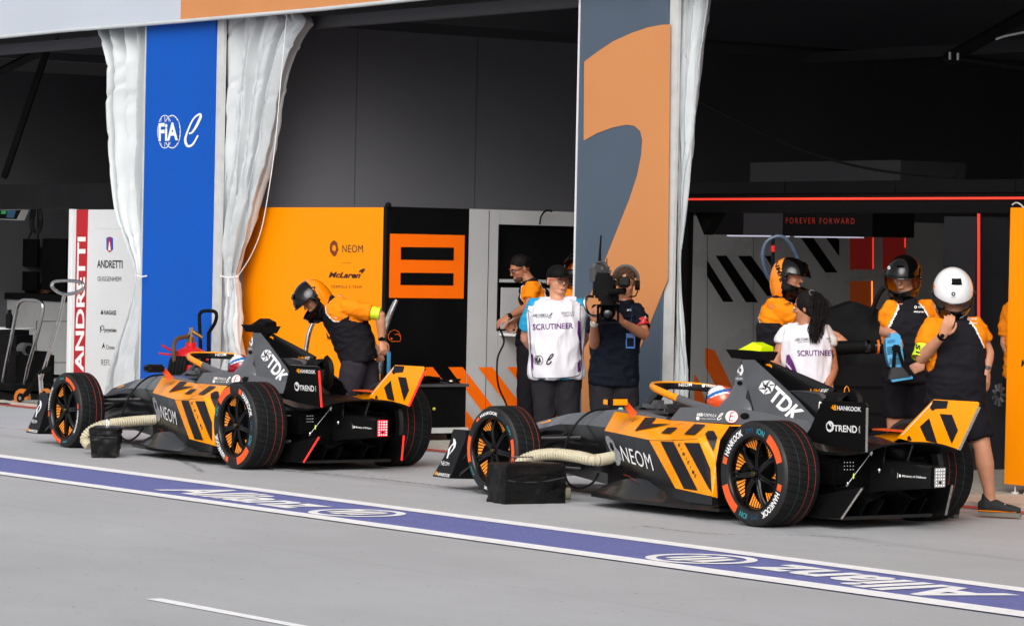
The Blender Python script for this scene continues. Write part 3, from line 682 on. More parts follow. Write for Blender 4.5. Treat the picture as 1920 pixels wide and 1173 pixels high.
for px,py,r,lab in ((42,746,.105,None),(86,738,.06,None)):
    c=A(px,py); mb=MB(); M_w=mat('amber_wheel','B5671A',.45,var=.08)
    mb.lathe([(r*.55,-.03),(r*.95,-.03),(r,-.02),(r,.02),(r*.95,.03),(r*.55,.03)],M_w,28,'Y'); mb.lathe([(0,-.025),(r*.55,-.025)],M_soft,20,'Y'); mb.lathe([(0,-.04),(r*.2,-.04),(r*.2,-.02)],M_chrome,12,'Y')
    Rm=Matrix.Rotation(R(-35),3,'Z'); mb.v=[Rm@p+c for p in mb.v]; mb.build('wheel',t)
mb=MB(); mb.tube([A(42,746),A(60,725),A(74,700),A(92,690)],.03,M_soft,6,smooth=False); mb.tube([A(42,752),A(95,752)],.02,M_chrome,8); mb.tube([A(75,700),A(78,745)],.025,M_chrome,8); mb.build('frame',t)
mb=MB(); P=[gnd(*p) for p in((-60,742),(95,748),(100,758),(40,762),(-60,758))]
rows=[]
for i in range(25):
    s=i/24; a=gnd(-60+150*s,733); b=gnd(-60+158*s,758)
    rows.append([a.lerp(b,j/10)+V((0,0,.09*(1-abs(j-5)/5.5)+.02*noise.noise(V((s*9,j*.6,1))))) for j in range(11)])
mb.loft(rows,M_soft,cap=False,smooth=True,closed=False); o=mb.build('floor_cover'); tag(o,'crumpled black cover lying on the floor beside the orange trolley wheels','cover')
# fire extinguisher trolley
ce=onGY(357,700,16.45); gx,gy,_=togx(ce)
t=thing('fire_extinguisher','large red wheeled fire extinguisher in front of the blue pillar','fire extinguisher',gx,gy)
c=V((ce.x,ce.y,0)); mb=MB(); r=.178; zt=onGY(357,651,16.45).z
mb.lathe([(0,.12),(r*.8,.13),(r,.2),(r,zt-.17),(r,zt-.168,M_soft),(r,zt-.12),(r*.97,zt-.09),(r*.75,zt-.03),(r*.4,zt),(r*.3,zt+.01),(r*.3,zt+.05),(0,zt+.05)],M_red,40,'Z',c); mb.build('cylinder',t)
mb=MB(); br=mat('brass','8A6A3A',.35,.9,var=.1); mb.cyl(c+V((0,0,zt+.05)),c+V((0,0,zt+.10)),.035,br); mb.tube([c+V((-.03,0,zt+.10)),c+V((0,0,zt+.17)),c+V((.04,0,zt+.14)),c+V((.11,0,zt+.10))],.02,br); mb.cyl(c+V((0,0,zt+.1)),c+V((.0,-.03,zt+.2)),.018,M_chrome); mb.build('valve',t)
mb=MB()
for k in range(5):
    x=-.18+.035*k; pts=spline([c+V((x,-.17,.3)),c+V((x-.01,-.2,.5)),c+V((x,-.21,zt-.18)),c+V((x+.02,-.17,zt-.10)),c+V((x+.05,-.1,zt-.12))],6); mb.tube(pts,.02,M_rub,8)
mb.tube(spline([c+V((-.13,-.19,zt-.25)),c+V((-.15,-.19,zt-.02)),c+V((-.13,-.12,zt+.08)),c+V((-.03,-.02,zt+.11))],6),.022,mat('hose_brown','4A3A2C',.5),8); mb.build('hose',t)
mb=MB(); mb.tube([c+V((-.12,-.1,zt-.05)),c+V((-.2,-.13,zt-.02)),c+V((-.27,-.16,zt+.02))],.012,M_red,6); mb.tube([c+V((-.12,-.1,zt-.08)),c+V((-.30,-.14,zt-.06))],.011,M_red,6); mb.build('lever',t)
mb=MB(); B=lambda px,py:onGY(px,py,16.75)
mb.tube(spline([B(*p) for p in((377,700),(376,650),(374,600),(375,588),(382,583),(400,583),(406,590),(403,605),(394,620),(391,632),(392,700))],5),.018,M_soft,10)
mb.tube([B(377,800),B(377,700)],.018,M_soft,8);mb.tube([B(392,800),B(392,700)],.018,M_soft,8); mb.build('push_handle',t)
for s in (-1,1):
    mb=MB(); mb.cyl(c+GX*(.22*s)+V((0,0,.12))+GY*.1,c+GX*(.27*s)+V((0,0,.12))+GY*.1,.12,M_rub,24); mb.build('wheel',t)
# flight case
t=thing('flight_case','black flight case with silver edges beside the left car\'s rear wheel','flight case',-26.2,17.35)
mb=MB(); gbox(mb,-26.7,-26.0,17.0,17.70,.14,.53,M_black); 
for k in range(6): gbox(mb,-26.0,-25.99,17.42+.03*k,17.43+.03*k,.26,.4,M_soft)
mb.build('body',t)
mb=MB(); 
gbox(mb,-26.72,-25.98,16.98,17.72,.10,.15,M_alu)
for a_ in ((-26.0,-25.98,16.98,17.72),(-26.72,-26.0,16.98,17.0),(-26.72,-26.0,17.70,17.72)): gbox(mb,*a_,.53,.555,M_mg)
gbox(mb,-26.7,-26.0,17.0,17.70,.532,.55,M_soft)
mb.build('edging',t)
mb=MB(); p=onGX(814,766,-25.985); mb.ell(p,.015,mat('yellow_dot','C9C83A',.5)); mb.build('sticker',t)
for s in (17.1,17.6): mb=MB(); mb.cyl(G(-26.1,s,.065),G(-26.1,s+.03,.065),.065,M_rub); mb.build('castor',t)
mb=MB(); mb.bbox(G(-26.3,17.35,.59),(.4,.3,.05),M_soft,.015,R(-55)); mb.tube(spline([G(-26.1,17.2,.57),G(-26.05,17.3,.62),G(-26.1,17.5,.58),G(-26.1,17.7,.59)],5),.012,M_soft,6); mb.ell(G(-26.1,17.6,.575),(.04,.03,.02),M_chrome)
o=mb.build('tool_tray'); tag(o,'tangle of black tools and leads on top of the flight case','tools')
# chrome push handles behind the bending mechanic
A=lambda px,py:atD(px,py,30.2)
t=empty('hand_trolley',V((A(650,700).x,30.2,0)),0,'trolley with tall chrome push handles behind the bending mechanic','trolley')
mb=MB(); mb.tube(spline([A(*p) for p in((568,700),(574,655),(580,622),(590,600),(600,590))],5),.022,M_chrome,10); mb.build('handle',t); mb=MB(); mb.tube(spline([A(*p) for p in((744,562),(732,590),(722,625),(712,700))],5),.02,M_chrome,10); mb.build('handle',t); mb=MB(); mb.tube(spline([A(*p)+V((0,.1,0)) for p in((740,566),(727,594),(717,625),(705,700))],5),.02,M_chrome,10); mb.build('handle',t)
mb=MB(); mb.bbox(V((A(640,700).x,30.2,.3)),(.9,.5,.3),M_soft,.02); mb.build('platform',t)
mb=MB(); c=A(729,680); mb.bbox(c,(.032,.06,.22),mat('blue_plastic','2F84B0',.4),.012); o=mb.build('blue_tool'); tag(o,'blue plastic tool hanging behind the bending mechanic\'s hip','tool')
# ---- dark equipment in right garage
t=empty('draped_equipment',atD(1590,760,27.0)*1,0,'black draped equipment standing behind the woman and the mechanics','equipment'); t.location.z=0; t.matrix_world=Matrix.Translation(t.location)
mb=MB(); rows=[]
for i in range(31):
    s=i/30; px=1440+s*260; top=565+20*abs(math.sin(s*5))+ (25 if s<.25 else 0)+30*max(0,s-.8)*3; row=[]
    for j in range(13):
        q=j/12; p=atD(px,top,27.2); zz=p.z*(1-q); row.append(V((p.x,27.2-.1*math.sin(s*17)*q-.35*(q**.5),max(.04,zz))))
    row=[row[0]+V((0,.6,0))]+row; rows.append(row)
mb.loft(rows,M_soft,cap=False,smooth=True,closed=False); mb.build('drape',t)
mb=MB(); mb.tube(spline([atD(*p,27) for p in((1634,590),(1640,570),(1650,548),(1662,538),(1680,540))],6),.02,M_soft,8); mb.build('handle_hoop',t)
t=empty('tool_cabinet',atD(1600,760,25.8),0,'black tool cabinet behind the woman in the white bib','cabinet'); t.location.z=0; t.matrix_world=Matrix.Translation(t.location)
mb=MB(); mb.bbox(V((atD(1640,760,25.9).x,25.95,.52)),(.85,.5,.9),M_soft,.015); mb.build('cabinet',t)
for k in range(4): mb=MB(); mb.box((atD(1640,760,25.9).x,25.695,.3+.2*k),(.78,.01,.17),M_black); mb.build('drawer',t)
t=empty('wheel_gun',atD(1640,650,25.6),0,'black wheel gun with steel collar and orange ring on the black cabinet','wheel gun')
mb=MB(); A=lambda px,py:atD(px,py,25.6)
mb.tube([A(1560,652),A(1575,652),A(1622,650),A(1640,650)],[.05,.055,.05,.05],M_soft,20); mb.tube([A(1650,650),A(1661,650),A(1665,650)],[.05,.055,.02],M_soft,20); mb.tube([A(1572,655),A(1570,680)],.022,M_soft); mb.build('body',t)
mb=MB(); mb.tube([A(1621,650),A(1624,650),A(1640,650),A(1650,650)],[.05,.057,.04,.042],mat('dark_steel','4A4C50',.2,1,var=.5,scale=60),24); mb.build('collar',t)
mb=MB(); mb.tube([A(1644.5,650),A(1648,650)],.053,M_emb,24); mb.build('ring',t)
mb=MB(); A=lambda px,py:atD(px,py,27.0)
mb.tube(spline([A(*p) for p in((1448,530),(1436,510),(1430,480),(1435,458),(1448,446),(1465,444),(1480,455),(1490,472),(1498,490))],6),.018,mat('hose_violet','3A4A5E',.4,var=.5,scale=4),8)
mb.tube([A(1450,440),A(1450,470),A(1449,530)],.014,M_soft,6); mb.tube([A(1450,460),A(1450,472)],.02,M_redv,8); o=mb.build('air_hose'); tag(o,'looped dark air hose hanging behind the left helmeted mechanic','hose')
t=thing('equipment_rack','black equipment rack between the orange panel and the garage column','rack',-20,20)
mb=MB(); gbox(mb,-20.4,-18.5,20.5,21,.1,1.9,M_soft); gbox(mb,-20.1,-19.0,20.3,20.5,.4,.9,M_black); mb.build('frame',t)
mb=MB(); c=onGY(1873,740,18.6)
for k in range(9):
    a=R(40*k); mb.tube([c+GX*(.03*math.cos(a))+V((0,0,.03*math.sin(a))),c+GX*(.07*math.cos(a))+V((0,0,.09*math.sin(a)))],.016,M_mg,6)
mb.build('woven_emblem',t)
# ================================================================= RACING CARS
CAR2=(2.2913,22.7037,2.19668); CAR1=(-1.5186,27.498,2.17637)
M_carbon=carbon('carbon_black','0A0A0B','1E1E20',.3); M_cgrey=carbon('carbon_grey','3C3E42','6B6D71',.35)
M_dkgrey=mat('dark_body_paint','131215',.3,coat=.12,spec=.3,var=.1,scale=5)
M_grey=mat('grey_body_paint','55575B',.3,coat=.5,var=.06,scale=4)
M_pap=mat('papaya_body_paint',(1.0,.33,.0),.3,coat=.25,spec=.3,var=.04,scale=4)
M_decal=mat('dark_decal','1B191E',.4,spec=.3,var=.1,scale=8)
M_und=mat('underbody_black','050506',.5,spec=.12,var=.1)
M_fo=mat('fluo_orange_mark',(.85,.10,.015),.5,var=.15,scale=30)
M_tealr=mat('tread_teal_line','1E4F52',.6,var=.3,scale=30);M_redr=mat('tread_and_glow_red','8E2A14',.6,var=.3,scale=30)
M_teal=mat('teal_mark','2C8C98',.5,var=0)
M_yel=mat('fluo_yellow',(.75,1.0,.0),.4,var=.03)
M_lens=mat('lamp_lens_grey','9A9B9C',.25,var=.3,scale=70,spec=.7)
M_lensr=mat('lamp_lens_lit',(1,.015,.03),.5,var=.0,emit=.8,spec=.1)
M_ledd=mat('led_strip_off','8D8A84',.35,var=.5,scale=120)
M_dot=mat('lit_diode',(1,.5,.5),.3,var=0,emit=1.2)
M_hatch=mat('hatch_orange',(1,.30,.02),.45,var=0)
M_wrim=mat('wheel_black','070708',.25,var=.1,coat=.1,spec=.3)
def tyre_mat():
    m=mat('tyre_tread','1B1B1C',.75,var=0,spec=.14); nt=m.node_tree;N=nt.nodes;L=nt.links;b=N['Principled BSDF']
    tc=N.new('ShaderNodeTexCoord'); sx=N.new('ShaderNodeSeparateXYZ'); L.new(tc.outputs['Object'],sx.inputs[0])
    at=N.new('ShaderNodeMath'); at.operation='ARCTAN2'; L.new(sx.outputs[2],at.inputs[0]); L.new(sx.outputs[0],at.inputs[1])
    yy=N.new('ShaderNodeMath'); yy.operation='MULTIPLY_ADD'; L.new(sx.outputs[1],yy.inputs[0]); yy.inputs[1].default_value=5; 
    m1=N.new('ShaderNodeMath'); m1.operation='MULTIPLY'; m1.inputs[1].default_value=44/(2*PI); L.new(at.outputs[0],m1.inputs[0]); L.new(m1.outputs[0],yy.inputs[2])
    fr=N.new('ShaderNodeMath'); fr.operation='FRACT'; L.new(yy.outputs[0],fr.inputs[0])
    gt=N.new('ShaderNodeMath'); gt.operation='GREATER_THAN'; gt.inputs[1].default_value=.09; L.new(fr.outputs[0],gt.inputs[0])
    n=N.new('ShaderNodeTexNoise'); n.inputs['Scale'].default_value=9; n.inputs['Detail'].default_value=6; L.new(tc.outputs['Object'],n.inputs[0])
    r=N.new('ShaderNodeMapRange'); r.inputs[1].default_value=.3;r.inputs[2].default_value=.7;r.inputs[3].default_value=.75;r.inputs[4].default_value=1.3; L.new(n.outputs[0],r.inputs[0])
    sp=N.new('ShaderNodeTexVoronoi'); sp.inputs['Scale'].default_value=32; L.new(tc.outputs['Object'],sp.inputs[0])
    lt=N.new('ShaderNodeMath'); lt.operation='LESS_THAN'; lt.inputs[1].default_value=.085; L.new(sp.outputs[0],lt.inputs[0])
    mu=N.new('ShaderNodeMath'); mu.operation='MULTIPLY'; L.new(gt.outputs[0],mu.inputs[0]); L.new(r.outputs[0],mu.inputs[1])
    vm=N.new('ShaderNodeVectorMath'); vm.operation='SCALE'; vm.inputs[0].default_value=(.009,.009,.0096); L.new(mu.outputs[0],vm.inputs['Scale'])
    mx=N.new('ShaderNodeMix'); mx.data_type='RGBA'; L.new(lt.outputs[0],mx.inputs[0]); L.new(vm.outputs[0],mx.inputs[6]); mx.inputs[7].default_value=(.07,.07,.07,1)
    L.new(mx.outputs[2],b.inputs['Base Color'])
    bp=N.new('ShaderNodeBump'); bp.inputs['Strength'].default_value=.6; bp.inputs['Distance'].default_value=.004; L.new(gt.outputs[0],bp.inputs['Height']); L.new(bp.outputs[0],b.inputs['Normal'])
    return m
M_tread=tyre_mat()
M_side=mat('tyre_sidewall','151517',.6,var=.25,scale=10,dirt=('2E2B2A',14,.55,.75))
car=empty('racing_car',(CAR2[0],CAR2[1],0),CAR2[2],'near open wheel race car in black and orange with a yellow topped camera pod','racing car','race cars in the pit lane')
CMI=(Matrix.Translation((CAR2[0],CAR2[1],0))@Matrix.Rotation(CAR2[2],4,'Z')).inverted()
CO=CMI@O
def cray(px,py): return (CMI.to_3x3()@ray(px,py))
def loc(px,py,**k):
    d=cray(px,py); (a,v),=k.items(); i='xyz'.index(a); return CO+d*((v-CO[i])/d[i])
o7=crop(1100,700,.2217);o8=crop(1370,630,.21308);o1=crop(800,740,.1876);o3=crop(1560,740,.2217);o2=crop(1330,760,.2131);o33=crop(790,680,.28125)
class Caster:
    def __init__(s,mb,mirror=False):
        s.b=BVHTree.FromPolygons([tuple(p) for p in mb.v],mb.f)
    def __call__(s,px,py,off=.002):
        d=cray(px,py).normalized(); h=s.b.ray_cast(CO,d)
        if h[0] is None: 
            n=s.b.find_nearest(CO+d*23.5); return n[0]-d*off
        n=h[1]; n=-n if n.dot(d)>0 else n
        return h[0]+n*off
def dec(mb,cast,me2,m,off=.002): return mb.add([cast(a,b,off) for a,b in me2[0]],me2[1],m)
def dectext(mb,cast,s,q,m,bold=.0,shear=0,space=1,off=.0035):
    (vs,fs),_=text2(s,bold,shear,space); qm=quadmap([(*p,0) for p in q]); P=[qm(a,b) for a,b in vs]
    return mb.add([cast(p.x,p.y,off) for p in P],fs,m)
def mirror(mb,src=None):
    # mirrored copy of everything so far
    n=len(mb.v); k=len(mb.f); mb.v+=[V((p.x,-p.y,p.z)) for p in mb.v]; mb.f+=[[i+n for i in f][::-1] for f in mb.f]; mb.m+=mb.m[:k]; mb.sm+=mb.sm[:k]; return mb
def pair(mb,name):
    m2=MB(); m2.v=[V((p.x,-p.y,p.z)) for p in mb.v]; m2.f=[f[::-1] for f in mb.f]; m2.m=list(mb.m); m2.sm=list(mb.sm); m2.mats=mb.mats
    cb(mb,name); cb(m2,name)
def cb(mb,name,parent=car): return mb.build(name,parent,world=False)
# ---- monocoque / nose
st=[(4.05,.07,.17,.20,.24,.05,.255),(3.8,.11,.17,.22,.33,.07,.36),(3.5,.15,.17,.24,.43,.09,.49),(3.0,.20,.15,.24,.515,.12,.59),(2.6,.26,.12,.22,.53,.17,.632),(2.25,.33,.10,.2,.53,.24,.66),(1.85,.37,.08,.2,.55,.30,.66),(1.55,.38,.07,.2,.56,.34,.64),(1.0,.38,.07,.2,.58,.34,.65),(.4,.34,.07,.2,.55,.28,.64),(.0,.25,.08,.2,.45,.18,.56),(-.25,.16,.10,.2,.40,.12,.47)]
mb=MB(); rings=[]
for x,w,zb,zl,zc,wt,zt in st:
    h=[(w*.7,zb),(w,zl),(w,zc),(wt,zt)]; rings.append([V((x,a,b)) for a,b in h]+[V((x,-a,b)) for a,b in h[::-1]])
n=8
for i in range(len(rings)-1):
    for j in range(n):
        a,b=rings[i][j],rings[i][(j+1)%n]; c,d=rings[i+1][(j+1)%n],rings[i+1][j]
        top=j in(2,3,4); m=(M_cgrey if i<7 else M_dkgrey) if top else M_carbon
        if i<7 and j in (2,4): m=M_grey
        mb.add([a,b,c,d],[(0,1,2,3)],m)
mb.add(rings[0],[tuple(range(8))],M_grey); mb.add(rings[-1],[tuple(range(8))],M_und)
cst=Caster(mb)
dec(mb,cst,poly2([o33(*p) for p in((783,392),(845,378),(845,386),(783,402))]),M_pap)
cb(mb,'nose_and_tub')
# ---- sidepods
A0=loc(*o7(240,320),y=.27);A1=loc(*o7(700,392),y=.36);A2=loc(*o7(1215,432),y=.42)
C0=loc(*o7(150,482),y=.37);C1=loc(*o7(540,562),y=.60);C2=loc(*o7(945,550),y=.69)
D0=loc(*o7(180,752),y=.42);D1=loc(*o7(560,928),y=.63);D2=loc(*o7(752,972),y=.68);D3=loc(*o7(1060,1040),y=.70)
E1=loc(*o7(1128,560),y=.60);E2=loc(*o7(1092,760),y=.66);E3=loc(*o7(1108,1052),y=.66)
C15=loc(*o7(760,562),y=.665); A15=loc(*o7(960,412),y=.40)
I0=V((C0.x,.32,C0.z));J0=V((D0.x,.30,D0.z)); F0=V((D0.x-.1,.35,.1))
mb=MB(); FL=[]
def q(m,*P):
    P=list(P)
    for i in range(1,len(P)-1): mb.add([P[0],P[i],P[i+1]],[(0,1,2)],m)
q(M_pap,A0,C0,C1); q(M_pap,A0,C1,A1); q(M_pap,A1,C1,C15); q(M_pap,A1,C15,A15); q(M_pap,A15,C15,C2); q(M_pap,A15,C2,A2)
q(M_dkgrey,C0,D0,D1); q(M_dkgrey,C0,D1,C1); q(M_dkgrey,C1,D1,D2); q(M_dkgrey,C1,D2,C15); q(M_dkgrey,C15,D2,D3); q(M_dkgrey,C15,D3,C2)
q(M_pap,C2,E1,A2); q(M_pap,C2,D3,E2); q(M_pap,C2,E2,E1); q(M_pap,D3,E3,E2)
# lower black skirt to the floor, front duct and rear closing faces
zf=.10; Dl=[D0,D1,D2,D3,E3]; Bl=[V((p.x-.02,p.y+.015,zf)) for p in Dl]
for i in range(4): q(M_carbon,Dl[i],Bl[i],Bl[i+1],Dl[i+1])
q(M_und,C0,I0,J0,D0); q(M_und,D0,J0,V((D0.x,.3,zf)),Bl[0])
K=[V((p.x-.04,.36,p.z)) for p in (A2,E1,E2,E3)]+[V((E3.x-.04,.36,zf))]; Q=[A2,E1,E2,E3,Bl[4]]
for i in range(4): q(M_und,Q[i],K[i],K[i+1],Q[i+1])
q(M_grey,A0,A1,V((A1.x,.0,A1.z+.0)),V((A0.x,.0,A0.z)))
cst=Caster(mb); nb=len(mb.v),len(mb.f)
P=lambda *pts:[o7(*p) for p in pts]
dec(mb,cst,poly2(P((535,566),(745,568),(935,554),(1000,540),(1088,700),(1098,1046),(1060,1036),(755,968)),6),M_pap,.005)
for pl in (P((632,572),(742,576),(948,988),(830,972)),P((832,584),(958,586),(1052,808),(1062,1008)),P((1002,520),(1030,492),(1076,492),(1106,548),(1074,662)),
           P((500,378),(592,382),(548,432),(714,432),(412,490)),P((690,462),(772,464),(712,514),(632,512)),P((915,434),(1008,440),(918,524),(826,520))):
    dec(mb,cst,poly2(pl,5),M_decal,.009)
dectext(mb,cst,'NEOM',P((282,608),(536,680),(572,822),(312,738)),M_letw,.0,0,1.05)
M_emg=mat('woven_emblem_grey','8C8E92',.5,var=.6,scale=90)
for pl in (P((160,530),(185,528),(228,570),(250,625),(285,665),(298,720),(285,772),(264,778),(238,735),(226,690),(197,640),(176,590),(164,560)),):
    dec(mb,cst,poly2(pl,10),M_emg,.003)
dec(mb,cst,poly2(P((196,575),(220,590),(238,640),(228,655),(205,625)),8),M_dkgrey,.0045)
# the jagged diagonal lettering between the stripes
for s,q4 in (('K',((778,588),(806,588),(806,618),(778,618))),('I',((800,622),(812,632),(815,650),(804,645))),('M',((815,655),(838,668),(842,700),(820,690))),('I',((842,705),(856,712),(860,735),(848,728))),('K',((856,735),(882,732),(880,768),(860,765))),('I',((878,775),(890,782),(895,805),(884,798))),('M',((895,808),(918,820),(924,855),(902,845))),('K',((916,850),(940,848),(938,882),(920,878)))):
    dectext(mb,cst,s,P(*q4),M_decal,.02,.3,off=.010)
for p in ((828,978),(1046,1024),(714,768),(388,405)): dec(mb,cst,disc2(*o7(*p),.9,.9,8),M_decal,.003)
for k in range(5): dec(mb,cst,stroke2(P((745+14*k,442-3*k),(756+14*k,432-3*k),(764+14*k,440-3*k)),.5),M_fo,.004)
pair(mb,'sidepod_bodywork')
# ---- cockpit surround
mb=MB(); S0=loc(*o7(700,394),y=.37);S1=loc(*o7(790,286),y=.34);S2=loc(*o7(1040,278),y=.34);S3=loc(*o7(1340,300),y=.30);S4=loc(*o7(1345,430),y=.40)
t0=V((0,-.05,0)); 
q(M_grey,S0,S1,S2,S4); q(M_grey,S2,S3,S4); q(M_grey,S0,S0+t0,S1+t0,S1);q(M_grey,S1,S1+t0,S2+t0,S2);q(M_und,S0+t0,S1+t0,S2+t0,S4+t0)
S5=V((.1,.30,.60));S6=V((.1,.22,.68)); q(M_grey,S3,S6,S5,S4)
A3=V((A2.x-.3,A2.y-.05,A2.z-.05)); q(M_grey,S4,S5,A3,A2)
q(M_pap,loc(*o7(1215,432),y=.425),loc(*o7(1370,432),y=.40),loc(*o7(1345,445),y=.41),loc(*o7(1205,445),y=.43))
cst=Caster(mb)
dectext(mb,cst,'ABB',P((934,333),(986,334),(984,362),(932,360)),M_letw,.03)
dectext(mb,cst,'FORMULA',P((990,336),(1100,344),(1096,370),(984,362)),M_letw,.0,.35)
vs,fs=fe_mark(0,0,1,1); a0=o7(1100,392);  dec(mb,cst,([(a0[0]+60*.2217*a,a0[1]-55*.2217*b) for a,b in vs],fs),M_letw,.0035)
dectext(mb,cst,'WORLD CHAMPIONSHIP',P((962,375),(1095,381),(1095,391),(962,385)),M_letw)
dec(mb,cst,disc2(*o7(943,379),3.2,3.6,14),M_letw,.0035)
c=o7(1230,368); dec(mb,cst,disc3(c[0],c[1],12.6,12.0),M_redv,.003); dec(mb,cst,disc3(c[0],c[1],11.5,10.9),M_letw,.006)
for st_ in (((1222,336),(1230,336),(1217,402),(1209,402)),((1222,334),(1256,333),(1255,339),(1221,340)),((1215,366),(1247,365),(1246,371),(1214,372)),((1210,398),(1246,397),(1245,403),(1209,404))): dec(mb,cst,poly2(P(*st_),3),M_redv,.009)
c=o7(1348,362); dec(mb,cst,disc3(c[0]-2,c[1],8.5,6.0),M_und,.004)
dec(mb,cst,poly2(P((1180,470),(1200,445),(1330,452),(1290,500)),10),M_pap,.002)
mirror(mb); cb(mb,'cockpit_surround')
mb=MB(); mb.add([V((1.75,.30,.655)),V((.95,.30,.70)),V((.95,-.30,.70)),V((1.75,-.30,.655))],[(0,1,2,3)],M_und); mb.bbox((1.62,0,.68),(.3,.42,.09),M_carbon,.03); mb.ell((1.72,.1,.7),.05,M_carbon,12); mb.build('cockpit_opening',car,world=False)
# ---- roll hoop tower
mb=MB(); rings=[]
def ringz(z,x0,x1,hw,n=20,e=.75):
    cx=(x0+x1)/2; a=(x1-x0)/2; R_=[]
    for k in range(n):
        t=2*PI*k/n; c,s=math.cos(t),math.sin(t); R_.append(V((cx+a*math.copysign(abs(c)**e,c),hw*math.copysign(abs(s)**e,s),z)))
    return R_
for z,x0,x1,hw in ((.62,.80,1.30,.24),(.70,.82,1.28,.22),(.755,.84,1.245,.18),(.80,.86,1.215,.13),(.88,.88,1.185,.085),(.96,.85,1.165,.075),(1.01,.92,1.15,.065),(1.04,.98,1.12,.045),(1.05,1.02,1.09,.02)): rings.append(ringz(z,x0,x1,hw))
mb.loft(rings,M_grey,True,True); cst=Caster(mb)
z=crop(1370,630,.21308)
pe=[(60,280),(75,255),(98,250),(112,275),(118,300),(108,325),(98,345),(85,345),(80,325),(62,318)]
dec(mb,cst,poly2([z(*p) for p in pe],6),M_letw,.003); dec(mb,cst,disc2(*z(88,298),2.6,4,12),M_grey,.005)
dectext(mb,cst,'NEOM',[z(45,363),z(106,366),z(106,384),z(45,381)],M_letw)
c=z(84,412); dec(mb,cst,disc2(c[0],c[1],5.2,4.2,20),M_und,.004)
cb(mb,'roll_hoop')
# ---- side fins with big lettering
def slab(pts,th,m,mb=None,m2=None):
    mb=mb or MB(); P=[V(p) for p in pts]; nrm=(P[1]-P[0]).cross(P[2]-P[0]).normalized()
    if nrm.y<0: nrm=-nrm
    Q=[p-nrm*th for p in P]; n=len(P)
    mb.add(P,[tuple(range(n))],m); mb.add(Q,[tuple(range(n))[::-1]],m2 or m)
    mb.add(P+Q,[(i,(i+1)%n,n+(i+1)%n,n+i) for i in range(n)],m2 or m); return mb
F1=loc(*z(95,207),y=.055)
# plane through three points: top, rear corner, front bottom
G1=loc(*z(755,742),y=.23); G2=loc(*z(232,745),y=.225)
nrm=(G1-F1).cross(G2-F1)
def onpl(px,py):
    d=cray(px,py); return CO+d*((F1-CO).dot(nrm)/d.dot(nrm))
fin=[onpl(*z(*p)) for p in((95,207),(210,207),(395,375),(600,570),(757,742),(700,866),(560,1000),(300,1000),(232,745),(160,480),(120,330))]
mb=slab(fin,.012,M_cgrey,None,M_carbon); cst=Caster(mb)
dectext(mb,cst,'TDK',[z(408,432),z(662,672),z(548,770),z(330,545)],M_letw,.035,0,1.0)
hx=z(322,450); hp=[(hx[0]+dx*.21308,hx[1]+dy*.21308) for dx,dy in((-76,12),(-40,-55),(30,-63),(74,-25),(40,48),(-24,64))]
inn=[(hx[0]+(a-hx[0])*.42,hx[1]+(b-hx[1])*.42) for a,b in hp]
for i in range(6):
    a,b=hp[i],hp[(i+1)%6]; c=inn[i];d=inn[(i+1)%6]
    sh=lambda p,q,t:(p[0]+(q[0]-p[0])*t,p[1]+(q[1]-p[1])*t)
    dec(mb,cst,([sh(a,b,.06),sh(a,b,.94),sh(sh(c,d,.5),a,.15)],[(0,1,2)]),M_letw,.003)
    dec(mb,cst,([sh(a,c,.15),c,sh(c,d,.45)],[(0,1,2)]),M_letw,.003)
    if i%2==0: dec(mb,cst,([c,d,hx],[(0,1,2)]),M_letw,.003)
pair(mb,'side_fin')
# ---- central fin
mb=MB(); yp=.012
cf=[loc(*z(*p),y=.0) for p in((150,185),(262,212),(300,208),(385,238),(620,335),(800,412),(925,468),(905,505),(875,545),(870,560),(600,900),(260,700))]
mb.prism([(p.x,p.z) for p in cf],(0,yp,0),(1,0,0),(0,0,1),(0,-1,0),M_carbon,2*yp); cst=Caster(mb)
dectext(mb,cst,'NM',[z(697,462),z(790,464),z(782,503),z(690,502)],M_pap,.0,.25); dectext(mb,cst,'FE',[z(792,464),z(864,466),z(858,504),z(784,503)],M_letw,.01,.25)
dec(mb,cst,poly2([z(*p) for p in((312,246),(345,243),(366,258),(366,280),(340,262),(315,255))]),M_pap,.003)
cb(mb,'centre_fin')
# engine cover with ledge
mb=MB(); a=loc(*z(520,492),y=.13);b=loc(*z(900,512),y=.13)
rr=[]
for x,hw,zt,zb in ((.95,.12,a.z,.62),(.6,.14,a.z-.0,.6),(.35,.14,b.z+.01,.58),(.19,.13,b.z,.56),(.15,.12,b.z-.03,.58)):
    rr.append([V((x,hw*1.2,zb)),V((x,hw,zt-.05)),V((x,hw*.92,zt-.008)),V((x,hw*.6,zt)),V((x,-hw*.6,zt)),V((x,-hw*.92,zt-.008)),V((x,-hw,zt-.05)),V((x,-hw*1.2,zb))])
mb.loft(rr,M_carbon,True,False)
mb.loft([[p+V((0,.0,.003)) for p in (r[2],r[3])] for r in rr],M_cgrey,False,False,closed=False)
cst=Caster(mb); dectext(mb,cst,'D',[z(780,575),z(806,575),z(800,640),z(775,640)],M_letw,.03); dec(mb,cst,poly2([z(785,655),z(800,655),z(790,680),z(782,680)]),M_letw,.003)
cb(mb,'engine_cover')
mb=MB(); rows=[]
for i in range(13):
    t=PI*i/12; rows.append([V((.18,.10*math.cos(t),.80+.075*math.sin(t))),V((.02,.10*math.cos(t),.81+.075*math.sin(t))),V((-.0,.085*math.cos(t),.80+.065*math.sin(t))),V((.12,.085*math.cos(t),.79+.06*math.sin(t)))])
mb.loft(rows,M_soft,False,True)
mb.tube(spline([V((-.01,0,.865)),V((-.05,0,.84)),V((-.07,0,.78)),V((-.05,0,.70)),V((-.02,0,.66))],5),.03,M_und,8,sq=2)
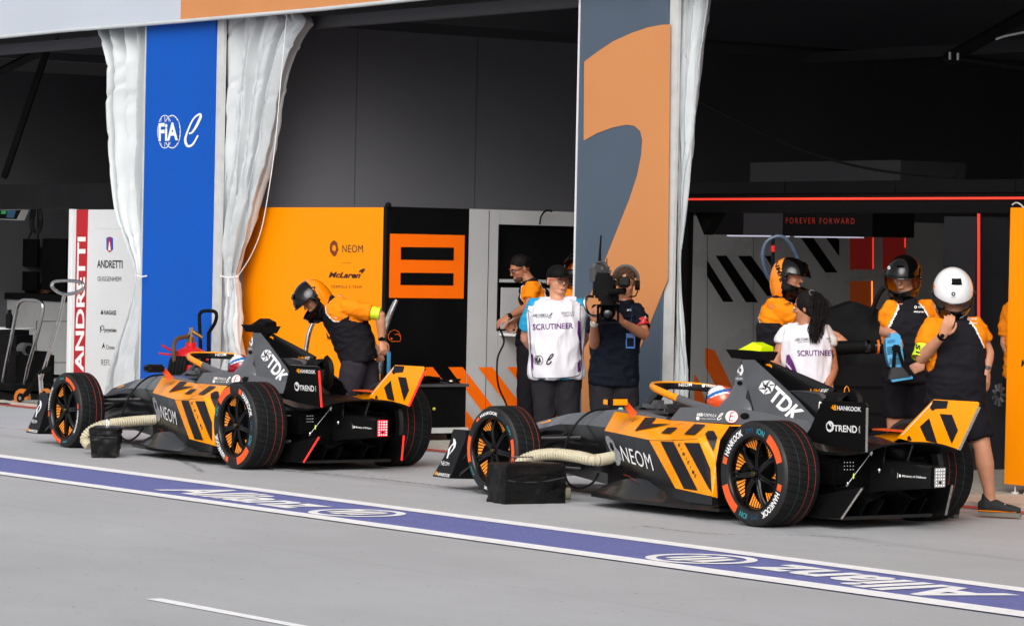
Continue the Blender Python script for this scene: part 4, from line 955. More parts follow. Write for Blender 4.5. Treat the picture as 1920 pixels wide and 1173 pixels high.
for k in range(9): mb.box((-.065,.0,.68+.02*k),(.03,.09,.004),M_dkgrey)
cb(mb,'cooling_outlet')
mb=MB(); mb.tube([V((.06,-.02+.022*math.cos(t),.875+.045*math.sin(t))) for t in [PI*k/10 for k in range(11)]],.003,M_pap,6); cb(mb,'lifting_loop')
# camera pod
def pod(topm):
    mb=MB(); 
    mb.loft([[V((1.22,s*.09,1.13)) for s in(1,-1)]+[V((1.19,-.06,1.07)),V((1.19,.06,1.07))],[V((.86,s*.09,1.125)) for s in(1,-1)]+[V((.86,-.05,1.065)),V((.86,.05,1.065))]],M_soft)
    mb.bbox((1.03,0,1.05),(.2,.06,.05),M_carbon,.01)
    mb.loft([[V((1.12,.06,1.132)),V((1.12,-.06,1.132)),V((1.10,-.05,1.14)),V((1.10,.05,1.14))],[V((.99,.06,1.132)),V((.99,-.06,1.132)),V((.98,-.045,1.188)),V((.98,.045,1.188))],[V((.88,.06,1.128)),V((.88,-.06,1.128)),V((.87,-.05,1.16)),V((.87,.05,1.16))]],topm)
    return mb
cb(pod(M_yel),'camera_pod')
# ---- halo
mb=MB(); hl=[(.98,.30,.69),(1.12,.305,.718),(1.28,.31,.742),(1.46,.31,.775),(1.66,.295,.812),(1.82,.25,.835),(1.94,.17,.845),(1.995,.08,.848),(2.01,0,.848)]
full=[V(p) for p in hl]+[V((x,-y,z_)) for x,y,z_ in hl[::-1][1:]]; sp=spline(full,6); N_=len(sp)
def seg(a,b,m,r=.019,sq=1.35): 
    mb.tube(sp[a:b+1],r,m,14,True,True,sq)
k1=int(N_*.19); seg(0,k1,M_grey,.022); seg(k1,N_-1-k1,M_pap); seg(N_-1-k1,N_-1,M_dkgrey,.022)
# dark inner band
inb=[p+V((0,0,-.004)) for p in sp[k1:N_-k1]]; cx=V((1.45,0,0))
rows=[]
for p in inb:
    d=V((1.5-p.x,-p.y,0)).normalized(); c=p+d*.0205; rows.append([c+V((0,0,.019)),c+d*.002+V((0,0,0)),c+V((0,0,-.02)),c-d*.012+V((0,0,-.029))])
mb.loft(rows,M_dkgrey,False,True,closed=False)
cst=Caster(mb)
dectext(mb,cst,'NEOM',P((778,84),(890,80),(890,106),(778,108)),M_letw,.01,off=.005)
dectext(mb,cst,'TREND',P((1010,94),(1100,104),(1096,120),(1008,112)),M_letw,.02,off=.005); dec(mb,cst,disc2(*o7(990,102),3,3,12),M_letw,.005)
pil=[(2.01,.0,.83),(2.08,0,.78),(2.18,0,.71),(2.32,0,.655)]
mb.loft([[V((x+.03,.018+.02*i/3,z_)),V((x-.03-.03*i/3,.022+.03*i/3,z_)),V((x-.03-.03*i/3,-.022-.03*i/3,z_)),V((x+.03,-.018-.02*i/3,z_))] for i,(x,y,z_) in enumerate(pil)],M_carbon)
mb.bbox((2.12,0,.69),(.2,.12,.09),M_grey,.03)
cb(mb,'halo')
# ---- mirrors
for s in (1,-1):
    mb=MB(); c=V((1.87,.56*s,.735)); mb.bbox(c,(.10,.17,.07),M_dkgrey,.018,R(-8*s)); 
    mb.tube([c+V((-.02,-.08*s,-.01)),V((1.86,.45*s,.70)),V((1.84,.41*s,.64))],[.016,.018,.022],M_fo if s>0 else M_carbon,8,sq=1.6)
    o=cb(mb,'mirror')
    mb=MB(); mb.bbox(c+V((-.0,.083*s,0)),(.055,.008,.038),M_pap,.004,R(-8*s)); mb.bbox(c+V((-.049,-.01*s,0)),(.006,.12,.044),M_pap,.003,R(-8*s)); cb(mb,'mirror_face',o)
# ---- floor and fairing
mb=MB(); hwf=[(2.02,.42),(1.95,.66),(1.86,.76),(1.4,.80),(.9,.79),(.45,.75),(.38,.50),(-.2,.46),(-.4,.40)]
top=[V((x,w,.085+.03*max(0,x-1.6))) for x,w in hwf]; 
poly=top+[V((p.x,-p.y,p.z)) for p in top[::-1]]; mb.add(poly+[p-V((0,0,.022)) for p in poly],[tuple(range(18)),tuple(range(18,36))[::-1]]+[(i,(i+1)%18,18+(i+1)%18,18+i) for i in range(18)],M_carbon)
for s in(1,-1):
    rows=[]
    for i in range(15):
        q_=i/14; x=1.98-q_*1.5; yc=.56+.14*q_; hh=.16*math.sin(PI*min(1,q_*1.15+.1))**1.2*(1-.5*q_)+.012
        rows.append([V((x,s*(yc-.12),.07)),V((x,s*(yc-.07),.09+hh*.9)),V((x,s*yc,.09+hh*.85)),V((x,s*(yc+.05),.09+hh*.4)),V((x,s*(yc+.13),.082))])
    mb.loft(rows,M_carbon,False,True,closed=False)
mb.tube(spline([V((1.70,.60,.232)),V((1.6,.62,.222)),V((1.50,.635,.195))],5),.002,M_redr,6)  # red glow along the floor spine, painted in as a thin dark red line
cb(mb,'floor')
# ---- front wing
mb=MB()
for s in (1,-1):
    rows=[]
    for i in range(9):
        q_=i/8; y=.07+.70*q_; x=3.98-.38*q_; c=.38-.05*q_
        rows.append([V((x,s*y,.10)),V((x-c*.4,s*y,.135)),V((x-c,s*y,.20+.03*q_)),V((x-c,s*y,.19+.03*q_)),V((x-c*.4,s*y,.11)),V((x,s*y,.09))])
    mb.loft(rows,M_carbon,True,True)
    rows=[]
    for i in range(7):
        q_=i/6; y=.2+.58*q_; x=3.66-.2*q_
        rows.append([V((x,s*y,.22)),V((x-.2,s*y,.36)),V((x-.205,s*y,.352)),V((x-.005,s*y,.21))])
    mb.loft(rows,M_carbon,True,False)
mb.bbox((3.86,0,.16),(.3,.16,.12),M_carbon,.04)
cb(mb,'front_wing')
e=[loc(*o1(*p),y=.80) for p in((270,342),(300,340),(450,345),(380,350),(388,420),(378,475),(345,545),(235,835),(58,812),(100,740),(205,560),(245,430),(250,380))]
ep=[loc(*o1(*p),y=.80) for p in((270,342),(385,350),(390,420),(378,475),(345,545),(235,835),(58,812),(100,740),(205,560),(245,430),(250,380))]
mb=MB(); slab(ep,.012,M_dkgrey,mb,M_carbon)
cst=Caster(mb)
dectext(mb,cst,'NEOM',[o1(150,655),o1(230,672),o1(228,706),o1(146,700)],M_letw,0,.1)
dectext(mb,cst,'HANKOOK',[o1(116,770),o1(240,790),o1(230,824),o1(104,802)],M_letw,.02,.2)
dec(mb,cst,poly2([o1(*p) for p in((88,775),(106,758),(112,778),(94,798),(80,795))]),M_pap,.003)
dec(mb,cst,poly2([o1(*p) for p in((270,430),(290,445),(298,480),(290,520),(262,560),(225,600),(215,632),(200,632),(212,590),(218,540),(245,505),(268,480))]),M_letw,.003)
dec(mb,cst,poly2([o1(*p) for p in((258,505),(275,500),(268,530),(245,565),(232,590),(238,545))]),M_dkgrey,.0045)
# inner wedge
i0=[ep[1],ep[2],ep[3],ep[4],ep[5]]; jn=[V((ep[1].x-.30,.62,.45)),V((ep[2].x-.32,.62,.40)),V((ep[3].x-.32,.62,.34)),V((ep[4].x-.32,.62,.25)),V((ep[5].x-.35,.62,.10))]
for k in range(4): mb.add([i0[k],i0[k+1],jn[k+1],jn[k]],[(0,1,2,3)],M_und)
mb.add([ep[0],ep[1],jn[0],jn[0]+V((.15,0,0))],[(0,1,2,3)],M_carbon)
pair(mb,'front_wing_endplate')
# ---- rear wing
EP=[(-.285,.498,.845),(-.71,.503,.848),(-.725,.50,.835),(-.625,.41,.525),(-.30,.41,.54),(-.02,.415,.57),(-.10,.435,.655)]
for s in (1,-1):
    mb=MB(); P3=[V((x,s*y,z_)) for x,y,z_ in EP]; slab(P3,.014,M_soft if s>0 else M_pap,mb,M_carbon)
    if s<0:
        # inner face of the far endplate: orange with dark bars
        mb=MB(); P3=[V((x,s*y,z_)) for x,y,z_ in EP]; slab([p for p in P3],.014,M_pap,mb,M_carbon)
    cst=Caster(mb)
    if s>0:
        dectext(mb,cst,'HANKOOK',[z(940,608),z(1152,622),z(1152,662),z(940,648)],M_letw,.025)
        dec(mb,cst,poly2([z(*p) for p in((880,620),(893,625),(897,605),(905,602),(908,622),(915,600),(930,604),(932,650),(915,650),(900,640))]),M_pap,.003)
        dectext(mb,cst,'TREND',[z(912,778),z(1115,786),z(1115,850),z(912,832)],M_letw,.02); dectext(mb,cst,'MICRO',[z(1142,790),z(1142,850),z(1130,850),z(1130,790)],M_letw)
        c=z(877,792); dec(mb,cst,disc2(c[0],c[1],7.4,10.4,24),M_letw,.003); dec(mb,cst,disc2(c[0]-.8,c[1]-.6,4.6,6.2,20),M_soft,.005); dec(mb,cst,poly2([z(862,752),z(884,760),z(894,800),z(872,775)]),M_letw,.006)
    else:
        y3=crop(1560,740,.2217)
        dec(mb,cst,poly2([y3(*p) for p in((745,268),(824,196),(892,408),(800,388))],12),M_decal,.003)
        dec(mb,cst,poly2([y3(*p) for p in((912,160),(1018,168),(1068,300),(1015,414))],12),M_decal,.003)
        dec(mb,cst,poly2([y3(*p) for p in((640,352),(660,345),(678,384),(640,384))],12),M_decal,.003)
        dec(mb,cst,poly2([y3(*p) for p in((858,44),(985,52),(972,114),(880,118),(850,135),(830,110))],12),M_decal,.003)
        dec(mb,cst,stroke2([y3(850,70),y3(720,210),y3(600,335),y3(545,388)],1.2),M_letw,.004)
    o=cb(mb,'rear_wing_endplate')
    mb=MB(); a=V((-.728,s*.499,.815));b=V((-.634,s*.412,.525)); mb.tube([a,b],.008,M_ledd,4,smooth=False)
    for k in range(26): p=a.lerp(b,(k+.5)/26); mb.ell(p+V((-.007,.004*s,0)),.0045,M_lens,6)
    cb(mb,'light_strip',o)
mb=MB(); rows=[]
for i in range(17):
    y=-.415+.83*i/16; u=y/.415; zc=.528+.045*(1-u*u)-.03*max(0,abs(u)-.6); row=[]
    for xx,zz in ((-.0,.025),(-.2,-.01),(-.42,-.015),(-.62,.012)): row.append(V((xx-.05*(1-u*u)*0,y,zc+zz)))
    for xx,zz in ((-.62,.0),(-.42,-.03),(-.2,-.03),(-.0,.005)): row.append(V((xx,y,zc+zz)))
    rows.append(row)
mb.loft(rows,M_carbon,True,True); cb(mb,'rear_wing')
for s in(1,-1):
    mb=MB(); mb.loft([[V((-.15,s*.10-.008,.36)),V((-.45,s*.10-.008,.40)),V((-.45,s*.10+.008,.40)),V((-.15,s*.10+.008,.36))],[V((-.2,s*.12-.008,.56)),V((-.5,s*.12-.008,.56)),V((-.5,s*.12+.008,.56)),V((-.2,s*.12+.008,.56))]],M_carbon); cb(mb,'wing_pylon')
# ---- crash structure and rain light
mb=MB(); rr=[]
for x,hw,z0,z1 in ((.1,.17,.16,.46),(-.2,.14,.2,.465),(-.45,.10,.25,.455),(-.7,.068,.28,.443),(-.865,.055,.295,.437)):
    rr.append([V((x,hw,z0)),V((x,hw,z1-.02)),V((x,hw*.8,z1)),V((x,-hw*.8,z1)),V((x,-hw,z1-.02)),V((x,-hw,z0))])
mb.loft(rr,M_carbon); cst=Caster(mb); y3=crop(1560,740,.2217)
dectext(mb,cst,'Ministry of Defence',[y3(598,672),y3(798,688),y3(796,712),y3(594,698)],M_letw,.01)
dec(mb,cst,disc2(*y3(577,682),2,3,10),M_letw,.003); dec(mb,cst,stroke2([y3(558,655),y3(556,702)],.6),M_letw,.003)
cb(mb,'crash_structure')
mb=MB(); mb.bbox((-.878,0,.366),(.03,.108,.142),M_soft,.012); lt=cb(mb,'rain_light')
def lens(m1):
    mb=MB(); mb.bbox((-.8945,0,.366),(.006,.094,.128),m1,.002)
    for r_ in range(6):
        for c_ in range(4):
            yy=-.033+.022*c_; zz=.314+.0205*r_
            if (r_,c_)==(1,1) or (r_,c_)==(1,2): continue
            mb.ell((-.898,yy,zz),(.003,.007,.007),M_letw,8)
    mb.ell((-.898,0,.334),(.003,.011,.011),M_soft,10); return mb
ln=cb(lens(M_lens),'lamp_lens',lt)
# ---- diffuser
for s in (1,-1):
    d3=[loc(*y3(*p),y=.43) for p in((230,778),(222,790),(110,1045),(0,1035),(-200,1010),(-200,860),(0,822))]
    P3=[V((p.x,s*(.395+.062*(1-(p.z-.09)/.2)),p.z)) for p in d3]; mb=MB(); slab(P3,.01,M_carbon,mb); o=cb(mb,'diffuser_fence')
    mb=MB(); a=P3[1]+V((-.004,.004*s,0));b=P3[2]+V((-.004,.004*s,0)); mb.tube([a,b],.007,M_ledd,4,smooth=False)
    for k in range(20): mb.ell(a.lerp(b,(k+.5)/20)+V((-.006,.003*s,0)),.004,M_lens,6)
    cb(mb,'light_strip',o)
mb=MB(); rows=[]
for i in range(17):
    y=-.39+.78*i/16; u=abs(y/.39); zt=.22+.07*math.cos(u*PI*2)*.5+.03*(u>.8); rows.append([V((.35,y,.07)),V((-.1,y,.10+.02*math.cos(u*9))),V((-.45,y,zt)),V((-.46,y,zt+.012)),V((-.1,y,.24)),V((.35,y,.2))])
mb.loft(rows,M_und,True,True)
for y in (-.26,-.12,.12,.26): mb.prism([(.3,.06),(-.42,.09),(-.5,.2),(-.1,.2)],(0,y,0),(1,0,0),(0,0,1),(0,1,0),M_und,.008)
mb.loft([[V((-.05,.2,.2)),V((-.35,.15,.18)),V((-.38,.36,.28)),V((-.05,.38,.30))],[V((-.05,.2,.3)),V((-.35,.15,.3)),V((-.38,.36,.33)),V((-.05,.38,.36))]],M_und)
cb(mb,'diffuser')
# ---- suspension, drivetrain details
def wish(pts,r=.012,m=M_carbon,sq=1.0): mb=MB(); mb.tube(pts,r,m,8,sq=sq); return mb
for s in (1,-1):
    for nm,pts in (('suspension_arm',[(3.22,.17*s,.44),(2.99,.62*s,.41)]),('suspension_arm',[(2.68,.24*s,.43),(2.95,.62*s,.41)]),('suspension_arm',[(3.25,.16*s,.22),(2.99,.62*s,.22)]),('suspension_arm',[(2.68,.24*s,.20),(2.95,.62*s,.22)]),('push_rod',[(2.86,.2*s,.47),(2.97,.60*s,.25)]),('track_rod',[(3.14,.17*s,.36),(3.10,.62*s,.34)]),
        ('suspension_arm',[(.32,.2*s,.44),(.02,.55*s,.42)]),('suspension_arm',[(-.3,.12*s,.42),(-.02,.55*s,.42)]),('suspension_arm',[(.32,.2*s,.22),(.02,.55*s,.22)]),('suspension_arm',[(-.3,.12*s,.22),(-.02,.55*s,.22)])):
        cb(wish([V(p) for p in pts],.013,M_carbon if s<0 else M_dkgrey,1.5),nm)
    cb(wish([V((0,.15*s,.33)),V((0,.6*s,.34))],.03,M_und),'drive_shaft')
    mb=MB(); mb.tube([V((2.97,.55*s,.32)),V((2.97,.66*s,.32))],.12,M_und,20); cb(mb,'upright'); mb=MB(); mb.tube([V((0,.5*s,.345)),V((0,.62*s,.345))],.13,M_und,20); cb(mb,'upright')
mb=MB(); a=loc(*y3(345,470),y=.22); b=loc(*y3(120,770),y=.40); mb.tube([a,b],.0022,M_alu,6); mb.ell(a.lerp(b,.06),(.012,.012,.025),M_chrome,8); mb.ell(b.lerp(a,.05),(.01,.01,.02),M_chrome,8); p_=a.lerp(b,.72); mb.ell(p_,(.006,.006,.02),M_yel,6)
c=loc(*y3(392,635),y=.16); mb.ell(c,(.02,.012,.022),M_chrome,12); cb(mb,'stay_wire')
mb=MB(); 
for k in range(12): mb.ell(loc(*y3(105+k%4*25,570+k//4*30),y=.42),.004,M_gpanel,6)
mb.bbox((-.1,0,.36),(.5,.85,.2),M_und,.03); cb(mb,'gearbox_casing')
# orange and black brake/rear deck fairings seen between the wheels
mb=MB(); 
mb.prism([(.55,.52),(.1,.60),(-.08,.60),(.2,.5)],(0,-.50,0),(1,0,0),(0,0,1),(0,1,0),M_pap,.02)
cb(mb,'rear_deck_fairing'); mb=MB(); mb.box((.0,-.5,.615),(.5,.14,.01),M_fo); cb(mb,'rear_deck_winglet')
# umbilical cable clipped on the nose (part of the car kit)
mb=MB(); cpts=[loc(*o33(*p),y=v) for p,v in (((1330,308),.18),((1200,308),.2),((1120,330),.22),((1050,385),.28),((990,470),.36),((962,545),.42),((945,640),.5),((955,740),.6),((990,810),.62),((1060,835),.62),((1140,800),.62),((1180,735),.55))]
mb.tube(spline(cpts,6),.009,M_cable,8); mb.ell(cpts[0],(.02,.02,.015),mat('pale_green_plug','8FC7A8',.5),8); cb(mb,'umbilical_cable')
# ---- wheels
def wheel(Rt,w,name,side,pos,rot):
    h=w/2; mb=MB(); y0=side*(h-.012)
    # rim (outer lip, barrel), spokes, hatch panels
    sg=side
    mb.lathe([(.247,sg*(h-.012)),(.249,sg*(h-.004)),(.240,sg*(h-.002)),(.232,sg*(h-.012)),(.228,sg*(h-.05)),(.215,sg*(h-.06)),(.212,sg*(h-.13))],M_wrim,64)
    mb.lathe([(0,sg*(h-.13)),(.213,sg*(h-.125))],M_und,48)
    mb.lathe([(.0,-sg*(h-.05)),(.24,-sg*(h-.05)),(.247,-sg*(h-.01))],M_und,48)
    def P_(th,r,y): return V((-sg*r*math.cos(th),sg*y,r*math.sin(th)))
    for k in range(7):
        t=2*PI*k/7+R(98)
        d=R(5)
        for e in(-1,1):
            pts=[P_(t+e*.12,.045,h-.045),P_(t+e*.085,.10,h-.035),P_(t+e*.05,.16,h-.035),P_(t+e*.07,.205,h-.045),P_(t+e*.11,.232,h-.05)]
            mb.tube(pts,[.013,.009,.0075,.008,.011],M_wrim,6,sq=1.3)
        # web between the twin spokes near the hub
        mb.add([P_(t-.12,.05,h-.042),P_(t+.12,.05,h-.042),P_(t+.10,.13,h-.04),P_(t-.10,.13,h-.04)],[(0,1,2,3)],M_wrim)
        tm=t+PI/7
        # blade panel carrying the orange hatch
        mb.add([P_(tm-.30,.215,h-.075),P_(tm-.30,.12,h-.10),P_(tm+.05,.10,h-.10),P_(tm+.30,.17,h-.075),P_(tm+.30,.215,h-.075)],[(0,1,2,3,4)],M_soft)
        for j in range(5):
            a=tm-.27+j*.112; r0=.138+.014*j
            mb.add([P_(a,r0,h-.062),P_(a+.078,r0+.010,h-.062),P_(a+.068,.224,h-.050),P_(a,.224,h-.050)],[(0,1,2,3)],M_hatch)
    rim=mb.build('wheel',car,world=False); rim.location=pos; rim.rotation_euler=(0,rot*sg,0)
    mb=MB(); mb.lathe([(0,h-.005),(.018,h-.005),(.022,h-.012),(.024,h-.06)],mat('nut_bronze','5A5740',.3,1),20); mb.lathe([(.028,h-.035),(.042,h-.04),(.05,h-.06)],mat('nut_collar','2B2030',.3,.8),24)
    if sg<0: mb.v=[V((p.x,-p.y,p.z)) for p in mb.v]
    mb.build('wheel_nut',rim,world=False)
    mb=MB(); T=M_tread; Sd=M_side; s=sg
    prof=[(.245,h-.014,Sd),(.252,h-.006,Sd),(.262,h-.003,Sd),(Rt-.035,h-.003,Sd),(Rt-.02,h-.010,Sd),(Rt-.008,h-.022,T)]
    inner=h-.035; ws=[inner]; n_=8
    y=inner
    marks=[(.36,M_tealr,.0012),(.60,M_redr,.0020),(.79,M_redr,.0024)]
    cur=[(Rt,inner,T)]
    for f_,m_,w_ in marks:
        yy=h-f_*w; cur+= [(Rt+.0006,yy+w_,m_),(Rt+.0006,yy-w_,T)]
    prof+=cur+[(Rt,-h+.035,T),(Rt-.008,-h+.022,Sd),(Rt-.035,-h+.003,Sd),(.25,-h+.01,Sd)]
    prof=[(p[0],s*p[1],p[2]) for p in prof]; mb.lathe(prof,T,96)
    def arc(t0,t1,r0,r1,m,n=18,y=h-.0015):
        vs=[];fs=[]
        for i in range(n+1): 
            t=t0+(t1-t0)*i/n; vs+=[P_(t,r0,y),P_(t,r1,y)]
        for i in range(n): fs.append((2*i,2*i+1,2*i+3,2*i+2))
        mb.add(vs,fs,m)
    k=Rt/.328; r0,r1=.262,Rt-.036
    def ttext(s_,t0,t1,a,b,m,bold=.02):
        (vs,fs),_=text2(s_,bold); mb.add([P_(t0+(t1-t0)*u,a+(b-a)*v,h-.0012) for u,v in vs],fs,m)
    for base in (0,180):
        ttext('HANKOOK',R(base+120),R(base+74),r0+.004,r1-.003,M_letw,.03); arc(R(base+132),R(base+123),r0+.006,r1-.005,M_fo,4)
        ttext('iON',R(base+44),R(base+28),r0+.006,r1-.006,M_teal,.03); arc(R(base+20),R(base-20),r0-.002,r1+.004,M_fo)
        ttext('EM3',R(base+66),R(base+52),r0+.010,r1-.012,mat('dim_blue_mark','1E4A66',.5,var=0),.01)
    mb.build('tyre',rim,world=False)
    return rim
W=[]
for side in (1,-1):
    W.append(wheel(.328,.26,'front',side,(2.97,side*(.85-.13),.328),0))
    W.append(wheel(.3505,.32,'rear',side,(0,side*(.85-.16),.3505),R(38)))
# ---- driver
def helmet_driver(m0,m1,m2,label,root):
    loc_=root.matrix_world@V((1.40,0,.0))
    t=empty('person',loc_,0,label,'person'); Mw=root.matrix_world
    mb=MB(); 
    mb.loft([ringz(.30,1.1,1.5,.2),ringz(.5,1.1,1.48,.22),ringz(.62,1.14,1.42,.21),ringz(.67,1.2,1.4,.12),ringz(.70,1.24,1.4,.07)],mat('race_suit_dark','2A2A30',.8),True,True)
    mb.ell((1.37,0,.75),(.08,.065,.09),mat('skin','B98066',.5),16)
    for s in(1,-1): mb.tube([V((1.3,.18*s,.6)),V((1.45,.24*s,.5)),V((1.68,.12*s,.55))],[.06,.05,.04],MATS['race_suit_dark'],10)
    mb.v=[Mw@p for p in mb.v]; mb.build('body',t)
    mb=MB(); n=72; hh=[]
    H=V((1.37,0,.765))
    for i in range(49):
        th=PI*i/48; row=[]
        for k in range(n):
            ph=2*PI*k/n; d=V((math.sin(th)*math.cos(ph),math.sin(th)*math.sin(ph),math.cos(th)))
            r=.84/math.sqrt((d.x/.145)**2+(d.y/.118)**2+(d.z/.13)**2); r*=1+.12*max(0,d.x)*max(0,-d.z+.1)
            row.append(H+d*r)
        hh.append(row)
    for i in range(48):
        for k in range(n):
            a=[hh[i][k],hh[i][(k+1)%n],hh[i+1][(k+1)%n],hh[i+1][k]]; c=(a[0]+a[2])/2-H
            az=math.atan2(abs(c.y),c.x); el=c.z
            m=m0
            if el<.055 and el>-.035 and az<1.15: m=M_black
            elif el<-.03: m=m1
            elif abs(c.x*.5+c.z-.035)<.014 and az>.9: m=m2
            elif c.x*.35+c.z<.018 and az>.7: m=m1
            elif abs(c.y)<.02 and c.z>.06: m=m1
            mb.add(a,[(0,1,2,3)],m,True)
    mb.v=[Mw@p for p in mb.v]; mb.build('helmet',t); return t
M_hw=mat('helmet_white','E8EAEC',.15,coat=.8,var=0);M_ho=mat('helmet_fluo_red',(.8,.09,.02),.15,coat=.8,var=0);M_hb=mat('helmet_blue','1E63B0',.15,coat=.8,var=0);M_hr=mat('helmet_crimson','9E1424',.15,coat=.8,var=0)
helmet_driver(M_hw,M_ho,M_hb,'driver in a white, blue and fluorescent orange helmet in the near race car',car)
car1=copy_tree(car); car1.location=(CAR1[0],CAR1[1],0); car1.rotation_euler=(0,0,CAR1[2]); car1.matrix_world=Matrix.Translation((CAR1[0],CAR1[1],0))@Matrix.Rotation(CAR1[2],4,'Z')
tag(car1,'left open wheel race car in black and orange with its red rear light glowing','racing car','race cars in the pit lane')
def swap(o,a,b):
    me=o.data.copy(); o.data=me
    for i,m in enumerate(me.materials):
        if m==a: me.materials[i]=b
for c in kids(car1):
    nm=c.name.split('.')[0]
    if nm=='camera_pod': swap(c,M_yel,M_soft)
    if nm=='mirror': [swap(k,M_pap,M_black) for k in kids(c)]
    if nm=='rain_light': [(swap(k,M_lens,M_lensr),swap(k,M_letw,M_dot)) for k in kids(c)]
    if nm in('rear_wing_endplate','diffuser_fence'): [(swap(k,M_ledd,M_ledr),swap(k,M_lens,M_lensr)) for k in kids(c)]
    if nm=='wheel': c.rotation_euler[1]+=R(-95 if c.location.x<1 else 62)*(1 if c.location.y>0 else -1)
helmet_driver(M_hw,M_hr,M_hb,'driver in a white, blue and crimson helmet in the left race car',car1)
# ---- cooling boxes and hoses
def hose(label,pts,r=.041):
    sp=spline([V(p) for p in pts],14); L_=[0]
    for a,b in zip(sp,sp[1:]): L_.append(L_[-1]+(b-a).length)
    n=int(L_[-1]/.022); P=[];rr=[];j=0
    for i in range(n*2+1):
        s=L_[-1]*i/(n*2)
        while j<len(L_)-2 and L_[j+1]<s: j+=1
        u=(s-L_[j])/max(1e-6,L_[j+1]-L_[j]); P.append(sp[j].lerp(sp[j+1],u)); rr.append(r*(1.09 if i%2 else .90))
    mb=MB(); mb.tube(P,rr,mat('cream_hose','BDB59C',.55,var=.08,scale=9),16); o=mb.build('cooling_hose'); tag(o,label,'hose','ribbed cooling hoses'); return o
CM2=CMI.inverted(); CM1=car1.matrix_world
# bag near car 2
b0=gnd(946,945);b1=gnd(1058,943);b2=gnd(924,936)
M_bag=mat('bag_fabric',(.003,.003,.0034),.38,spec=.3,var=.2,scale=8,bump=.9,bscale=7)
t=empty('cooling_box',(b0+b1)/2,0,'wide black fabric cooling box on the ground by the near car\'s front wheel','cooling box','black cooling boxes')
ux=(b1-b0); ux.z=0; L_=ux.length; ux.normalize(); uy=(b2-b0); uy.z=0; uy.normalize(); uy2=V((-ux.y,ux.x,0)); 
def bagmesh(w,d,h,taper,seed,p0,ux,uy):
    mb=MB(); rows=[]; nz=14
    for i in range(nz+1):
        zz=h*i/nz; k=1-taper*(1-i/nz); row=[]
        n=36
        for j in range(n):
            t_=4*j/n; s=int(t_); f=t_-s
            a,b=[(f,0),(1,f),(1-f,1),(0,1-f)][s]
            cx,cy=(a-.5)*w*k,(b-.5)*d*k
            wr=.015*noise.noise(V((a*5,b*5+zz*9,seed)))+.012*(1-2*abs(noise.noise(V((a*7+s,b*7,zz*15+seed)))))+.004*noise.noise(V((a*14+s*3,b*14,zz*26+seed)))
            nx,ny=[(0,-1),(1,0),(0,1),(-1,0)][s]
            row.append(p0+ux*(w/2+cx+nx*wr)+uy*(d/2+cy+ny*wr)+V((0,0,zz)))
        rows.append(row)
    c=p0+ux*w/2+uy*d/2+V((0,0,h+.006)); last=rows[-1]
    mb.loft(rows,M_bag,True,False); mb.loft([last,[c+(p-c)*.9+V((0,0,.012)) for p in last],[c+(p-c)*.4+V((0,0,.016)) for p in last]],M_bag,True,True)
    return mb
mb=bagmesh(L_,.26,.272,0,1,b0,ux,uy2); mb.build('box',t)
f=lambda a,z_,o_=-.008:b0+ux*(L_*a)+uy2*o_+V((0,0,z_))
mb=MB(); mb.tube(spline([f(.03,.185),f(.3,.205),f(.65,.21),f(.99,.20)],5),.006,M_soft,6); mb.tube(spline([f(.03,.17),f(.3,.155),f(.65,.16),f(.99,.185)],5),.005,mat('zip_grey','2B3236',.5),6); mb.build('zip_pocket',t)
mb=MB(); c=b0+ux*(L_*.42)+uy2*.13+V((0,0,.28)); mb.tube([c+ux*-.085,c+ux*-.085+V((0,0,.045)),c+ux*.085+V((0,0,.045)),c+ux*.085],.006,M_chrome,8); mb.build('carry_handle',t)
hp=[CM2@V((2.08,.36,.335)),atD(1118,862,23.95),atD(1080,855,24.05),atD(1040,851,24.15),atD(1005,854,24.25),atD(980,864,24.3),atD(966,885,24.4),atD(960,905,24.35)]
hose('cream ribbed hose running from the wide black box into the near car',hp)
mb=MB(); c=gnd(1064,938); c.z=.045; mb.tube([c+V((-.25,.16,0)),c+V((-.03,.12,0)),c+V((.02,.12,0)),c+V((.03,.12,0))],[.042,.045,.04,.02],MATS['cream_hose'],16); o=mb.build('hose_end'); tag(o,'capped cream hose end poking out behind the wide black box','hose end')
# bag near car 1
b0=gnd(169,858);b1=gnd(213,858); ux=V((1,0,0)); t=empty('cooling_box',(b0+b1)/2,0,'narrow upright black fabric cooling box by the left car\'s front wheel','cooling box','black cooling boxes')
mb=bagmesh(.225,.42,.24,.16,5,b0+V((-.01,0,0)),V((1,0,0)),V((0,1,0))); mb.build('box',t)
mb=MB(); c0_=b0+V((-.02,-.006,.17)); mb.loft([[c0_+V((0,0,0)),c0_+V((.0,0,.012))],[c0_+V((.115,-.004,-.0)),c0_+V((.115,-.004,.012))],[c0_+V((.24,0,0)),c0_+V((.24,0,.012))]],M_bag,False,False,closed=False); mb.build('strap',t)
mb=MB(); c=b0+V((.12,.2,.262)); mb.tube([c+V((0,-.07,0)),c+V((0,-.07,.05)),c+V((0,.07,.05)),c+V((0,.07,0))],.008,M_chrome,8); mb.build('carry_handle',t)
hp=[atD(294,786,28.95),atD(250,789,28.8),atD(215,793,28.7),atD(186,799,28.6),atD(167,810,28.6),atD(159,824,28.6),atD(168,836,28.55)]
hose('cream ribbed hose running from the narrow black box into the left car',hp)
